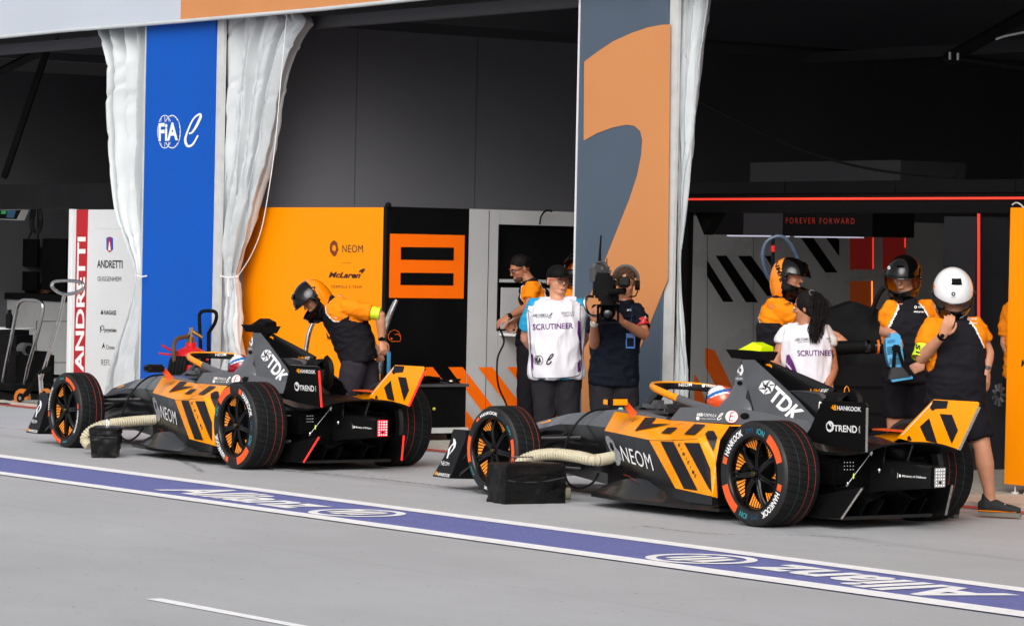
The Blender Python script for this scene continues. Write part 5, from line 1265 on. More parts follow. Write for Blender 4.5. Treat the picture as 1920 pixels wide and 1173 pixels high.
# ================================================================= PEOPLE
M_skin=mat('skin_light','C48A6C',.5,var=.08,scale=14); M_skin2=mat('skin_tan','A86F52',.5,var=.08,scale=14)
M_kblk=mat('polo_black','1B1A1F',.85,spec=.12,var=.18,scale=5); M_kor=mat('polo_orange','F08510',.8,spec=.12,var=.08,scale=5)
M_short=mat('shorts_black','17161B',.85,spec=.12,var=.2,scale=5); M_trs=mat('trousers_charcoal','2F2C33',.85,spec=.12,var=.15,scale=5); M_trg=mat('trousers_grey','232226',.85,spec=.12,var=.15,scale=5)
M_bib=mat('bib_white','DCDAE2',.75,var=.04,scale=6); M_tur=mat('shirt_turquoise','1592C0',.75,var=.08,scale=5); M_navy=mat('shirt_navy','10141F',.8,spec=.12,var=.15,scale=5)
M_hair=mat('hair_dark','100B0A',.6,spec=.2,var=.4,scale=60,bump=.6,bscale=90); M_hairb=mat('hair_brown','4A2F1D',.6,var=.5,scale=60,bump=.8,bscale=90)
M_tee=mat('tee_white','D8D8D8',.8,var=.05); M_hv=mat('armband_yellow','C8DC1E',.6,var=.1,scale=20); M_rb=mat('armband_red','C01A22',.6,var=.06)
M_shoe=mat('shoe_mesh','1C1D20',.8,var=.3,scale=60); M_sole=mat('shoe_sole','6E6C66',.7,var=.1); M_lip=mat('lips','8A4A3C',.5,var=0); M_eye=mat('eye_dark','1A1412',.3,var=0)
def glassmat(name,tint,a):
    m=bpy.data.materials.new(name); m.use_nodes=True; nt=m.node_tree;N=nt.nodes;L=nt.links; N.remove(N['Principled BSDF'])
    tr=N.new('ShaderNodeBsdfTransparent'); tr.inputs[0].default_value=(*tint,1); gl=N.new('ShaderNodeBsdfGlossy'); gl.inputs['Roughness'].default_value=.04
    fr=N.new('ShaderNodeFresnel'); fr.inputs[0].default_value=1.5; mp=N.new('ShaderNodeMath'); mp.operation='ADD'; mp.inputs[1].default_value=a; L.new(fr.outputs[0],mp.inputs[0])
    mx=N.new('ShaderNodeMixShader'); L.new(mp.outputs[0],mx.inputs[0]); L.new(tr.outputs[0],mx.inputs[1]); L.new(gl.outputs[0],mx.inputs[2]); L.new(mx.outputs[0],N['Material Output'].inputs[0]); return m
M_visor=glassmat('visor_glass',(.20,.20,.22),.0); M_spec=glassmat('spectacle_glass',(.85,.85,.85),.02)
M_shell=mat('helmet_gloss_black','060607',.12,coat=.25,spec=.35,var=0); M_hor=mat('helmet_gloss_orange',(.93,.25,.0),.15,coat=.8,var=0); M_hwh=mat('helmet_gloss_white','E6E6E8',.15,coat=.8,var=0)
def remesh(mb,vox,smooth=3):
    me=bpy.data.meshes.new('tmp'); me.from_pydata([tuple(p) for p in mb.v],[],mb.f); o=bpy.data.objects.new('tmp_form',me); C.objects.link(o)
    bm=bmesh.new(); bm.from_mesh(me); bmesh.ops.remove_doubles(bm,verts=bm.verts,dist=1e-5); bmesh.ops.recalc_face_normals(bm,faces=bm.faces); bm.to_mesh(me); bm.free()
    a=o.modifiers.new('r','REMESH'); a.mode='VOXEL'; a.voxel_size=vox
    b=o.modifiers.new('s','SMOOTH'); b.factor=.5; b.iterations=smooth
    dg=bpy.context.evaluated_depsgraph_get(); dg.update(); ev=o.evaluated_get(dg).to_mesh()
    vs=[v.co.copy() for v in ev.vertices]; ns=[v.normal.copy() for v in ev.vertices]; fs=[tuple(p.vertices) for p in ev.polygons]
    o.evaluated_get(dg).to_mesh_clear(); bpy.data.objects.remove(o); bpy.data.meshes.remove(me); return vs,ns,fs
def cloth(mb,vox,matf,name,parent,wr=.006,seed=0,smooth=3,fr=(9,9,16)):
    vs,ns,fs=remesh(mb,vox,smooth); out=MB(); P=[]
    for p,n in zip(vs,ns):
        q=V((p.x*fr[0],p.y*fr[1],p.z*fr[2]))+V((seed,0,0))
        a=noise.noise(q); b=noise.noise(q*2.3)
        P.append(p+n*(wr*(1-2*abs(a))*1.0+wr*.45*b))
    if callable(matf):
        for f in fs:
            c=(P[f[0]]+P[f[1]]+P[f[2]])/3; out.f.append(list(f)); out.m.append(out.mi(matf(c))); out.sm.append(True)
        out.v=P
    else: out.v=P; out.f=[list(f) for f in fs]; i=out.mi(matf); out.m=[i]*len(fs); out.sm=[True]*len(fs)
    return out
def ering(c,u,v,a,b,n=20,e=1.0):
    return [c+u*(a*math.copysign(abs(math.cos(t))**e,math.cos(t)))+v*(b*math.copysign(abs(math.sin(t))**e,math.sin(t))) for t in [2*PI*k/n for k in range(n)]]
def segdist(p,a,b):
    d=b-a; t=max(0,min(1,(p-a).dot(d)/d.length_squared)); return (p-(a+d*t)).length,t
class WCast(Caster):
    def __init__(s,mb): s.b=BVHTree.FromPolygons([tuple(p) for p in mb.v],mb.f)
    def __call__(s,px,py,off=.002):
        d=ray(px,py).normalized(); h=s.b.ray_cast(O,d)
        if h[0] is None: n=s.b.find_nearest(O+d*25.5); return n[0]-d*off
        n=h[1]; n=-n if n.dot(d)>0 else n
        return h[0]+n*off
def hand(mb,w,fd,nr,side,curl=.4,sc_=1.0,spread=1.0):
    fd=fd.normalized(); nr=(nr-fd*nr.dot(fd)).normalized(); lat=fd.cross(nr)*side   # lat points to the thumb side
    k=sc_; 
    mb.loft([ering(w-fd*.01*k,lat,nr,.027*k,.020*k,12),ering(w+fd*.03*k,lat,nr,.037*k,.018*k,12),ering(w+fd*.075*k,lat,nr,.040*k,.015*k,12),ering(w+fd*.092*k,lat,nr,.036*k,.011*k,12)],M_skin)
    for i,(o_,L_) in enumerate(((.030,.070),(.010,.080),(-.011,.074),(-.030,.058))):
        p=w+fd*.085*k+lat*o_*k*spread; a=curl*(.6+.12*i); d=fd; pts=[p-fd*.02*k,p]
        for sgm,fr_ in ((0,.45),(1,.32),(2,.23)):
            d=(d*math.cos(a)-nr*math.sin(a)).normalized(); n2=(nr*math.cos(a)+fd*0); pts.append(pts[-1]+d*L_*fr_*k); nr_=nr
            a=curl*(.5+.1*i); 
            # rotate in the plane (d,nr)
            perp=(nr-d*nr.dot(d)).normalized() if abs(d.dot(nr))<.98 else -fd; d=(d*math.cos(a)-perp*math.sin(a)).normalized()
        mb.tube(pts,[.0095*k,.0098*k,.0088*k,.008*k,.0065*k],M_skin,8)
    p=w+fd*.022*k+lat*.030*k; mb.tube([p,p+(fd*.6+lat*.6-nr*.2)*.040*k,p+(fd*.85+lat*.55-nr*.45)*.062*k,p+(fd*1.0+lat*.35-nr*.6)*.080*k],[.014*k,.012*k,.010*k,.008*k],M_skin,8)
def helmet(t,c,f,u,kind,seed=0,s=1.0,vis_up=False,open_=True):
    f=V(f).normalized(); u=V(u); u=(u-f*u.dot(f)).normalized(); l=u.cross(f)
    B=Matrix((f,l,u)).transposed(); n=64;m_=44
    def rad(d):
        r=1/math.sqrt((d.x/.150)**2+(d.y/.124)**2+(d.z/(.142 if d.z>0 else .21))**2)
        fw=max(0,d.x);dn=max(0,-d.z-.10)
        r*=1+.10*fw*min(.5,dn)*2
        r*=1+.05*max(0,-d.x)*max(0,d.z)
        return r*s
    def pt(th,ph,off=0):
        d=V((math.sin(th)*math.cos(ph),math.sin(th)*math.sin(ph),math.cos(th))); q=d*(rad(d)+off)
        if q.z<-.165*s: q.z=-.165*s+(q.z+.165*s)*.12
        return c+B@q
    mb=MB()
    for i in range(m_):
        for k in range(n):
            a=PI*i/m_;b=PI*(i+1)/m_;p0=2*PI*k/n-PI;p1=2*PI*(k+1)/n-PI
            el=90-math.degrees((a+b)/2); az=math.degrees((p0+p1)/2)
            vis=abs(az)<72 and (-22 if kind!='white' else -25)<el<(13 if kind!='white' else -2)-abs(az)*.03
            if vis and open_: continue
            if el<-70: continue
            m=M_shell
            if kind=='crew':
                dd=V((math.cos(R(el))*math.cos(R(az)),0,math.sin(R(el))))
                if dd.x<-.16-.30*dd.z: m=M_hor
            if kind=='white':
                m=M_hwh
                if el<-24 and abs(az)<70-(el+70)*.2: m=M_shell if not(-46<el<-38 and abs(az)<26) else M_hwh
                if abs(az)>80 and abs(az)<118 and el<22 and el>-35: m=M_hor if abs(az)<104 else M_hwh
                pass
            mb.add([pt(a,p0),pt(a,p1),pt(b,p1),pt(b,p0)],[(0,1,2,3)],m,True)
    # rolled lower edge and visor rim
    mb.tube([pt(R(158),2*PI*k/36) for k in range(37)],.008*s,M_shell,6)
    rim=[pt(R(90-(13 if kind!='white' else -2)),R(a),.003) for a in range(-76,77,8)]+[pt(R(90+22),R(a),.003) for a in range(76,-77,-8)]; mb.tube(rim+[rim[0]],.0045*s,M_shell,6)
    # vents and scoop
    for side in(-1,1): 
        q=pt(R(90-2),R(82*side),.006); mb.ell(q,(.016,.016,.016),M_shell,10)
    vm=M_shell if kind!='white' else M_soft
    for a0 in (-14,): mb.loft([[pt(R(90-44),R(x),.002) for x in (-20,-8,8,20)],[pt(R(90-48),R(x),.013) for x in (-17,-7,7,17)],[pt(R(90-60),R(x),.010) for x in (-22,-9,9,22)]],vm,False,True,closed=False)
    mb.loft([[pt(R(90+33),R(x),.006) for x in (-14,-5,5,14)],[pt(R(90+38),R(x),.010) for x in (-12,-4,4,12)],[pt(R(90+44),R(x),.004) for x in (-11,-4,4,11)]],M_soft,False,True,closed=False)
    w=WCast(mb); return mb,w,pt
def finish_helmet(t,mb,pt,vis=True):
    o=mb.build('helmet',t)
    if vis:
        vb=MB(); rows=[[pt(R(e),R(a),.006) for a in range(-80,81,8)] for e in range(74,116,4)]; vb.loft(rows,M_visor,False,True,closed=False); vb.build('visor',o)
    return o
def person(label,D,j,**k):
    g=lambda q:atD(q[0],q[1],D+(q[2] if len(q)>2 else 0))
    P={a:g(b) for a,b in j.items()}; b=k.get('bulk',1.0); sk=k.get('skin',M_skin)
    foot=(P['aL']+P['aR'])/2; t=empty('person',(foot.x,foot.y,0),0,label,'person')
    lat_s=(P['sL']-P['sR']); lat_h=(P['hL']-P['hR'])
    pel,chest,neck=P['pel'],P['chest'],P['neck']
    fwd=V(k.get('front',(0,-1,0)))
    def rings(gx=0,gy=0,top=1.0,bot=0.0,belly=0):
        pts=spline([pel+(pel-chest)*.12,pel,(pel+chest)/2,chest,chest.lerp(neck,.62),neck],4); R_=[]; N_=len(pts)-1
        W=[(0,.150,.108),(.2,.168,.118),(.4,.152,.112+belly),(.6,.168,.122+belly*.5),(.75,.178,.118),(.86,.165,.095),(.93,.11,.08),(1,.062,.062)]
        for i,p in enumerate(pts):
            s=i/N_
            if s<bot or s>top: continue
            for a,c in zip(W,W[1:]):
                if a[0]<=s<=c[0]+1e-6: q=(s-a[0])/(c[0]-a[0]); wa=a[1]+(c[1]-a[1])*q; wb=a[2]+(c[2]-a[2])*q; break
            ax=(pts[min(i+1,N_)]-pts[max(i-1,0)]).normalized(); l_=lat_h.lerp(lat_s,min(1,s*1.2)).normalized(); l_=(l_-ax*l_.dot(ax)).normalized(); v_=ax.cross(l_)
            R_.append(ering(p,l_,v_,(wa+gx)*b,(wb+gy)*b,24,.85))
        return R_
    sh_r=.052*b
    # ---- body: one continuous skin mesh
    mb=MB(); mb.loft(rings(),sk)
    for s in 'LR':
        S,E_,W_=P['s'+s],P['e'+s],P['w'+s]
        mb.tube([chest.lerp(neck,.55).lerp(S,.3),S,S.lerp(E_,.5),E_],[.05,sh_r,.046*b,.039*b],sk,14)
        mb.tube([E_.lerp(S,.08),E_,E_.lerp(W_,.3),E_.lerp(W_,.75),W_],[.036*b,.040*b,.041*b,.030*b,.026*b],sk,14)
        hs=k.get('hand'+s)
        fd=(W_-E_).normalized(); 
        if hs: hand(mb,W_,V(hs[0]) if hs[0] else fd,V(hs[1]),hs[2],hs[3],hs[4] if len(hs)>4 else 1.0)
        else: hand(mb,W_,fd,V((0,-1,.1)),1 if s=='L' else -1,.5)
        H,K_,A_=P['h'+s],P['k'+s],P['a'+s]
        mb.tube([H+(H-K_)*.08,H,H.lerp(K_,.5),K_],[.075*b,.088*b,.075*b,.054*b],sk,16)
        mb.tube([K_.lerp(H,.1),K_,K_.lerp(A_,.3),K_.lerp(A_,.75),A_],[.05*b,.053*b,.058*b,.038*b,.034*b],sk,16)
        tf=V(k.get('toe'+s,k.get('toe',(0,-1,0)))).normalized(); mb.tube([A_,A_+tf*.06+V((0,0,-.04)),A_+tf*.14+V((0,0,-.05))],[.035,.035,.025],sk,10)
    hc=P['head']; hf=V(k.get('hf',(0,-1,0))).normalized(); hu=V(k.get('hu',(0,0,1))); hu=(hu-hf*hu.dot(hf)).normalized(); hl=hu.cross(hf); HB=Matrix((hf,hl,hu)).transposed()
    H_=lambda x,y,z:hc+HB@V((x,y,z))
    mb.tube([chest.lerp(neck,.7),neck,neck.lerp(H_(-.015,0,-.04),.6),H_(-.015,0,-.03)],[.07*b,.060*b,.056*b,.055*b],sk,16)
    fs=k.get('face',1.0)
    mb.ell(H_(-.015,0,.03),(.097,.076*fs,.095),sk,20,HB); mb.ell(H_(.022,0,-.025),(.066,.062*fs,.085),sk,20,HB); mb.ell(H_(.055,0,-.085),(.030,.036*fs,.026),sk,14,HB)
    mb.ell(H_(.03,0,-.075),(.05,.052*fs,.04),sk,16,HB)
    mb.tube([H_(.085,0,.018),H_(.102,0,-.012),H_(.108,0,-.026)],[.007,.010,.013],sk,8); mb.ell(H_(.088,0,-.060),(.012,.024,.009),sk,10,HB)
    mb.ell(H_(.075,0,.032),(.022,.052,.010),sk,12,HB)
    for s in(1,-1):
        mb.ell(H_(.05,s*.038,-.02),(.03,.022,.022),sk,10,HB)
        mb.ell(H_(-.012,s*.080*fs,-.008),(.016,.008,.030),sk,10,HB)
    vs,ns,ff=remesh(mb,k.get('vox',.0065),2); bm=MB(); bm.v=vs; bm.f=[list(f) for f in ff]; i=bm.mi(sk); bm.m=[i]*len(ff); bm.sm=[True]*len(ff)
    if k.get('features',True):
        lips=[H_(.094,y,-.062-.15*abs(y)*.3) for y in (-.022,-.008,0,.008,.022)]; bm.tube(lips,[.002,.0045,.004,.0045,.002],M_lip,6)
        for s in(1,-1):
            bm.ell(H_(.081,s*.031,.008),(.008,.012,.0065),M_letw,10,HB); bm.ell(H_(.088,s*.031,.008),(.004,.005,.005),M_eye,8,HB)
            bm.tube([H_(.092,s*.014,.030),H_(.091,s*.033,.035),H_(.078,s*.05,.030)],[.003,.0045,.002],k.get('hairm',M_hair),6)
    bm.build('body',t)
    info=dict(t=t,P=P,H=H_,HB=HB,fwd=fwd)
    def arms_tube(m,s,frac,r0,r1):
        S,E_=P['s'+s],P['e'+s]; d=(S-neck); pts=[chest.lerp(neck,.72).lerp(S,.25),S+ (S-neck).normalized()*-.01,S.lerp(E_,frac*.55),S.lerp(E_,frac)]; m.tube(pts,[r0*.9,r0,(r0+r1)/2+.004,r1],sk,18)
    kit=k.get('kit','polo'); sleeve=k.get('sleeve',.62)
    def tor(p):
        ax=(neck-pel); s=(p-pel).dot(ax)/ax.length_squared; l_=lat_s.normalized(); q=pel+ax*s; return s,abs((p-q).dot(l_))
    # ---- shirt
    if kit in('polo','plain'):
        mb=MB(); mb.loft(rings(.022,.022,.96,0,k.get('belly',.01)),sk)
        for s in 'LR': arms_tube(mb,s,sleeve,.068*b,.064*b)
        mb.loft([ering(neck+(neck-chest).normalized()*z_,lat_s.normalized(),lat_s.normalized().cross((neck-chest).normalized()),r_,r_*.95,16) for z_,r_ in ((-.06,.085),(-.02,.078),(.03,.068))],sk)
        main,acc=k.get('shirt',(M_kblk,M_kor))
        def mf(p):
            s,l_=tor(p)
            if main is acc: return main
            dn=(p-neck).length
            for a in 'LR':
                d,tt=segdist(p,P['s'+a],P['e'+a])
                if d<.095*b and tt>.12 and s<1.1: return acc
            f=l_-(k.get('rag',.072)+(1.0-s)*.28)
            if s>.66 and s<1.03 and dn>.088: 
                if f>.008: return acc
                if f>-.004: return M_letw
            return main
        o=cloth(mb,.009,mf,'shirt',t,k.get('wr',.010),D); info['shirt']=o; info['shirtname']='polo_shirt'
    if kit=='bib':
        mb=MB(); mb.loft(rings(.028,.028,.96,0,.02),sk)
        for s in 'LR': arms_tube(mb,s,sleeve,.070*b,.068*b)
        under=k.get('under',M_tur); o=cloth(mb,.009,under,'shirt',t,.006,D); info['shirt']=o; info['shirtname']='shirt'
        mb=MB(); pts=rings(.040,.046,.955,k.get('bib0',.05),.025); mb.loft(pts,sk)
        for s in 'LR': mb.tube([chest.lerp(neck,.8).lerp(P['s'+s],.2),chest.lerp(neck,.8).lerp(P['s'+s],.80)],[.06*b,.066*b],sk,14)
        o=cloth(mb,.009,M_bib,'bib',t,.013,D+5,fr=(12,12,4.5)); info['bib']=o
    # ---- trousers
    mb=MB(); long=k.get('long',True); fr_=1 if long else k.get('shl',.93)
    mb.loft(rings(.016,.016,.34,0),sk)
    for s in 'LR':
        H,K_,A_=P['h'+s],P['k'+s],P['a'+s]
        if long: mb.tube([H+(H-K_)*.1,H,H.lerp(K_,.5),K_,K_.lerp(A_,.5),A_+(A_-K_)*.08],[.085*b,.105*b,.092*b,.076*b,.070*b,.066*b],sk,18)
        else: mb.tube([H+(H-K_)*.1,H,H.lerp(K_,.5),H.lerp(K_,fr_)],[.088*b,.104*b,.096*b,.090*b],sk,18)
    o=cloth(mb,.010,k.get('trs',M_short),'trousers',t,.008,D+9,fr=(11,11,7)); o.build('trousers' if long else 'shorts',t)
    # ---- shoes
    for s in 'LR':
        A_=P['a'+s]; tf=V(k.get('toe'+s,k.get('toe',(0,-1,0)))); tf.z=0; tf.normalize(); sd=V((-tf.y,tf.x,0)); b0=V((A_.x,A_.y,0))-tf*.06; z0=max(0,A_.z-.105)
        mb=MB(); mb.tube([b0+tf*.045+V((0,0,z0+.15)),b0+tf*.04+V((0,0,z0+.10)),b0+tf*.035+V((0,0,z0+.06))],[.043,.047,.046],M_shoe,14)
        mb.loft([ering(b0+tf*x+V((0,0,z0+zc_)),sd,V((0,0,1)),w_,h_,14,.85) for x,zc_,w_,h_ in ((-.025,.065,.02,.03),(.0,.07,.038,.045),(.05,.078,.043,.055),(.10,.070,.044,.048),(.16,.056,.046,.036),(.22,.050,.042,.030),(.27,.045,.025,.020))],M_shoe,True,True)
        mb.loft([ering(b0+tf*x+V((0,0,z0+.034)),sd,V((0,0,1)),w_,.008,10) for x,w_ in ((-.02,.03),(.05,.045),(.16,.048),(.25,.036))],M_kor,True,True)
        for q in (.10,.13,.16): mb.tube([b0+tf*q+sd*.03+V((0,0,z0+.085)),b0+tf*(q+.01)-sd*.03+V((0,0,z0+.085))],.004,M_alu,5)
        mb.loft([[b0+tf*x+sd*y*.92+V((0,0,z0+.0)) for x,y in sol] for sol in [[(-.005,-.03),(.0,.03),(.10,.036),(.2,.044),(.275,.02),(.275,-.02),(.2,-.044),(.10,-.036)]]]+[[b0+tf*x+sd*y*1.0+V((0,0,z0+.028)) for x,y in [(-.02,-.03),(-.02,.03),(.10,.036),(.2,.044),(.28,.02),(.28,-.02),(.2,-.044),(.10,-.036)]]],M_sole)
        mb.build('shoe',t)
    return info
def watch(info,s,m=M_soft,r=.031):
    E_,W_=info['P']['e'+s],info['P']['w'+s]; d=(W_-E_).normalized(); c=W_-d*.015; a,b=frame(d); mb=MB()
    mb.loft([ering(c-d*.012,a,b,r,r),ering(c+d*.012,a,b,r,r)],m,True,True); mb.ell(c+V((0,-r*.95,.005)),(.016,.007,.016),m,12); mb.build('wristwatch',info['t'])
def band(info,s,f0,f1,m,r=.056,name='armband'):
    S,E_=info['P']['s'+s],info['P']['e'+s]; d=(E_-S).normalized(); a,b=frame(d); mb=MB()
    mb.loft([ering(S.lerp(E_,f0+(f1-f0)*i/4),a,b,r*(1+.03*math.sin(i*2)),r*(1+.03*math.sin(i*2)),24) for i in range(5)],m,False,True); return mb
def wtext(mb,w,s,q4,m,bold=0,shear=0,space=1,off=.004): return dectext(mb,w,s,q4,m,bold,shear,space,off)
c5=crop(1400,420,.307); c4=crop(920,440,.307); c3=crop(500,500,.2217)
# ---- P1 bending mechanic
I=person('mechanic in black and orange helmet bending over beside the left race car, hand on hip',29.2,dict(pel=(674,672),chest=(652,610),neck=(616,566),head=(584,560),sL=(652,577,-.17),sR=(634,582,.19),eL=(713,589,-.22),eR=(690,625,.28),wL=(716,638,-.18),wR=(702,650,.22),hL=(664,684,-.10),hR=(684,684,.1),kL=(648,752,-.12),kR=(696,752,.1),aL=(644,838,-.1),aR=(702,836,.12)),
  hf=(-.60,-.30,-.74),hu=(-.72,-.15,.65),trs=M_trs,toe=(-1,-.2,0),handL=((.25,-.15,-1),(.5,-.8,0),-1,.9),bulk=1.08,belly=.03,sleeve=.72,features=False,rag=.10)
hb,w,pt=helmet(I['t'],I['P']['head']+V((.0,0,.0)),(-.60,-.30,-.74),(-.72,-.15,.65),'crew',s=1.14)
wtext(hb,w,'NMFE',[c3(385,172),c3(410,168),c3(442,330),c3(415,340)][1:]+[c3(385,172)],M_shell,.03)
finish_helmet(I['t'],hb,pt)
sh=I['shirt']; w=WCast(sh)
for s_,q4 in (('NEOM',(c3(572,425),c3(598,428),c3(598,436),c3(572,434))),('McLaren',(c3(570,452),c3(616,456),c3(616,466),c3(570,462)))): wtext(sh,w,s_,q4,M_letw,.02)
sh.build('polo_shirt',I['t'])
watch(I,'L'); mb=band(I,'L',.74,1.0,M_hv,.058); mb2=mb; mb.build('armband',I['t'])
# ---- P2 man with glasses at the shelf
I=person('bearded mechanic with glasses and orange polo leaning over the grey wall shelf',31.6,dict(pel=(996,645),chest=(1005,575),neck=(994,530),head=(975,504),sL=(1000,538,-.16),sR=(1004,538,.15),eL=(990,575,-.25),eR=(984,580,.0),wL=(953,594,-.4),wR=(964,604,-.25),hL=(990,655,-.1),hR=(1000,655,.1),kL=(985,740,-.1),kR=(1000,740,.1),aL=(985,818,-.08),aR=(1003,818,.1)),
  hf=(-.82,-.38,-.42),trs=M_short,toe=(-1,-.3,0),handL=((-.8,-.2,-.5),(-.3,-.6,.7),-1,.5),skin=M_skin2,features=True,shirt=(M_kor,M_kblk) if False else (M_kblk,M_kor))
I['shirt'].build('polo_shirt',I['t']); watch(I,'L')
H_=I['H'];HB=I['HB']; mb=MB(); mb.ell(H_(-.026,0,.046),(.100,.083,.088),M_hair,24,Matrix.Identity(3)@HB@Matrix.Rotation(R(-14),3,'Y')); mb.build('hair',I['t'])
mb=MB(); mb.ell(H_(.045,0,-.078),(.052,.055,.038),M_hairb,14,HB); mb.build('beard',I['t'])
mb=MB()
for s in(1,-1): mb.tube([H_(.10,s*.012,.012),H_(.098,s*.05,.012),H_(-.01,s*.084,.015)],.003,M_soft,5); mb.tube([H_(.098,s*.03+.018*math.cos(a),.005+.014*math.sin(a)) for a in [k*PI/5 for k in range(11)]],.002,M_soft,5)
mb.build('glasses',I['t'])
# ---- P4 helmeted crew member mostly hidden by the pillar
I=person('crew member in raised orange and black helmet half hidden behind the tan pillar',30.0,dict(pel=(1088,665),chest=(1092,590),neck=(1090,540),head=(1086,512),sL=(1074,552,-.05),sR=(1128,552,.1),eL=(1070,610),eR=(1136,610,.1),wL=(1078,660,-.1),wR=(1130,660),hL=(1079,675),hR=(1101,675),kL=(1078,755),kR=(1102,755),aL=(1078,830),aR=(1102,830)),hf=(-.35,-.9,-.1),hu=(0,0,1),long=False,vox=.009,shirt=(M_kor,M_kor))
hb,w,pt=helmet(I['t'],I['P']['head']+V((.0,0,.035)),(-.45,-.85,.35),(0,0,1),'crew',s=1.08); finish_helmet(I['t'],hb,pt,False)
I['shirt'].build('polo_shirt',I['t'])
# ---- P3 scrutineer
I=person('man in black cap and white bib with hands behind his back',27.3,dict(pel=(1043,700),chest=(1043,620),neck=(1045,560),head=(1047,527),sL=(1087,575,0),sR=(1001,575,0),eL=(1095,633,.10),eR=(985,633,.10),wL=(1072,668,.26),wR=(1012,668,.26),hL=(1064,705),hR=(1022,705),kL=(1066,785,-.03),kR=(1021,785,-.03),aL=(1067,862),aR=(1020,862)),
  hf=(.42,-.9,.0),kit='bib',trs=M_trg,bulk=1.10,face=1.12,handL=(None,(0,1,0),1,.5),handR=(None,(0,1,0),-1,.5),sleeve=.72)
I['shirt'].build('shirt',I['t']); mb=I['bib']; w=WCast(mb)
wtext(mb,w,'SCRUTINEER',[c4(258,545),c4(503,537),c4(503,572),c4(258,582)],M_letp,.02); wtext(mb,w,'ABB FORMULA',[c4(260,484),c4(352,480),c4(352,498),c4(260,500)],M_letk,.01,.2); wtext(mb,w,'WORLD CHAMPIONSHIP',[c4(275,501),c4(350,499),c4(350,506),c4(275,509)],M_letk)
wtext(mb,w,'SEASON 11',[c4(430,472),c4(507,468),c4(507,481),c4(430,485)],M_letk); wtext(mb,w,'2024/25',[c4(442,488),c4(505,484),c4(505,496),c4(442,500)],M_letk)
def femark(px0,py0,wd,ht,m): 
    vs,fs=fe_mark(0,0,1,1); mb.add([w(px0+wd*a,py0-ht*b,.004) for a,b in vs],fs,m)
femark(c4(350,505)[0],c4(350,508)[1],9,9,M_letk); femark(c4(335,790)[0],c4(335,790)[1],16,19,M_letk)
dc=c4(300,765); dec(mb,w,ring2(dc[0],dc[1],6.5,9,1.1,24),M_letk,.004); dc=c4(284,765); dec(mb,w,ring2(dc[0],dc[1],6,8.6,.9,24),M_letk,.004); wtext(mb,w,'FiA',[c4(274,750),c4(312,748),c4(312,780),c4(274,782)],M_letk,.03,off=.006)
for pl in ([(530,520),(542,530),(548,580),(540,650),(528,600)],[(540,660),(550,640),(556,720),(545,740)],[(528,780),(548,760),(545,830),(530,840)],[(533,605),(548,620),(548,650),(536,640)],[(249,720),(262,735),(262,830),(252,800)]): dec(mb,w,poly2([c4(*p) for p in pl],4),M_letp,.004)
sq=[c4(385,632),c4(425,630),c4(425,668),c4(385,670)]; dec(mb,w,poly2(sq),mat('bib_patch','E8E8EE',.6,var=0),.003)
bd=[c4(*p) for p in((222,412),(236,520),(243,640),(250,760),(256,850),(275,872),(400,874),(520,862),(545,835),(553,730),(546,600),(545,480),(552,385))]
dec(mb,w,stroke2([(p.x,p.y) for p in spline([V((*q_,0)) for q_ in bd],4)],1.2),M_soft,.004)
mb.build('bib',I['t'])
H_=I['H'];HB=I['HB']; mb=MB(); rows=[]
mb.ell(H_(-.015,0,.045),(.106,.090,.090),M_soft,24,HB)
mb.v=[p if HB.transposed()@(p-I['P']['head']) and (HB.transposed()@(p-I['P']['head'])).z>.028 else (p+HB@V((0,0,.028-(HB.transposed()@(p-I['P']['head'])).z))) for p in mb.v]
mb.loft([[H_(.06,y,.046-.9*y*y) for y in(-.075,-.05,0,.05,.075)],[H_(.13-2*y*y,y,.042-1.6*y*y) for y in(-.07,-.045,0,.045,.07)],[H_(.165-4*y*y,y,.032-1.8*y*y) for y in(-.055,-.035,0,.035,.055)]],M_soft,False,True,closed=False)
mb.build('cap',I['t'])
mb=MB(); mb.ell(H_(-.05,0,.0),(.062,.083,.05),M_hair,16,HB); mb.build('hair',I['t'])
mb=MB()
for s in(1,-1):
    mb.tube([H_(.105,s*.008,.012),H_(.10,s*.06,.016),H_(-.01,s*.092,.012)],.003,M_rb,5); mb.tube([H_(.104,s*.033+.024*math.cos(a),.002+.018*math.sin(a)) for a in [k*PI/6 for k in range(13)]],.0025,M_mg,5); mb.add([H_(.106,s*.033+.023*math.cos(a),.002+.017*math.sin(a)) for a in [k*PI/6 for k in range(12)]],[tuple(range(12))],M_spec)
mb.build('glasses',I['t'])
# ---- P5 camera operator
I=person('camera operator in black polo with headphones and red armband filming from the shoulder',27.0,dict(pel=(1150,712),chest=(1154,628),neck=(1170,570),head=(1173,532),sL=(1194,586,.0),sR=(1119,588,-.02),eL=(1209,628,-.12),eR=(1115,646,-.10),wL=(1168,604,-.34),wR=(1114,604,-.34),hL=(1170,716),hR=(1131,716),kL=(1176,790,-.03),kR=(1130,790,-.06),aL=(1177,868),aR=(1130,868)),
  hf=(-.1,-.97,-.18),long=False,shl=.80,trs=M_trg,shirt=(M_navy,M_navy),bulk=1.08,skin=M_skin2,handL=((-.55,-.5,.55),(.5,-.3,.2),1,.7),handR=((.1,-.35,.9),(-.6,-.7,.1),-1,.8),sleeve=.60)
sh=I['shirt']; w=WCast(sh); wtext(sh,w,'BFC',[c4(832,455),c4(858,455),c4(858,466),c4(832,466)],M_letw,.02); sh.build('polo_shirt',I['t'])
mb=band(I,'L',.36,.70,M_rb,.068); w=WCast(mb); wtext(mb,w,'FIA',[c4(940,490),c4(968,494),c4(966,508),c4(938,505)],M_letw,.02); mb.build('armband',I['t']); watch(I,'R',M_alu)
H_=I['H'];HB=I['HB']; mb=MB(); rnd=random.Random(3)
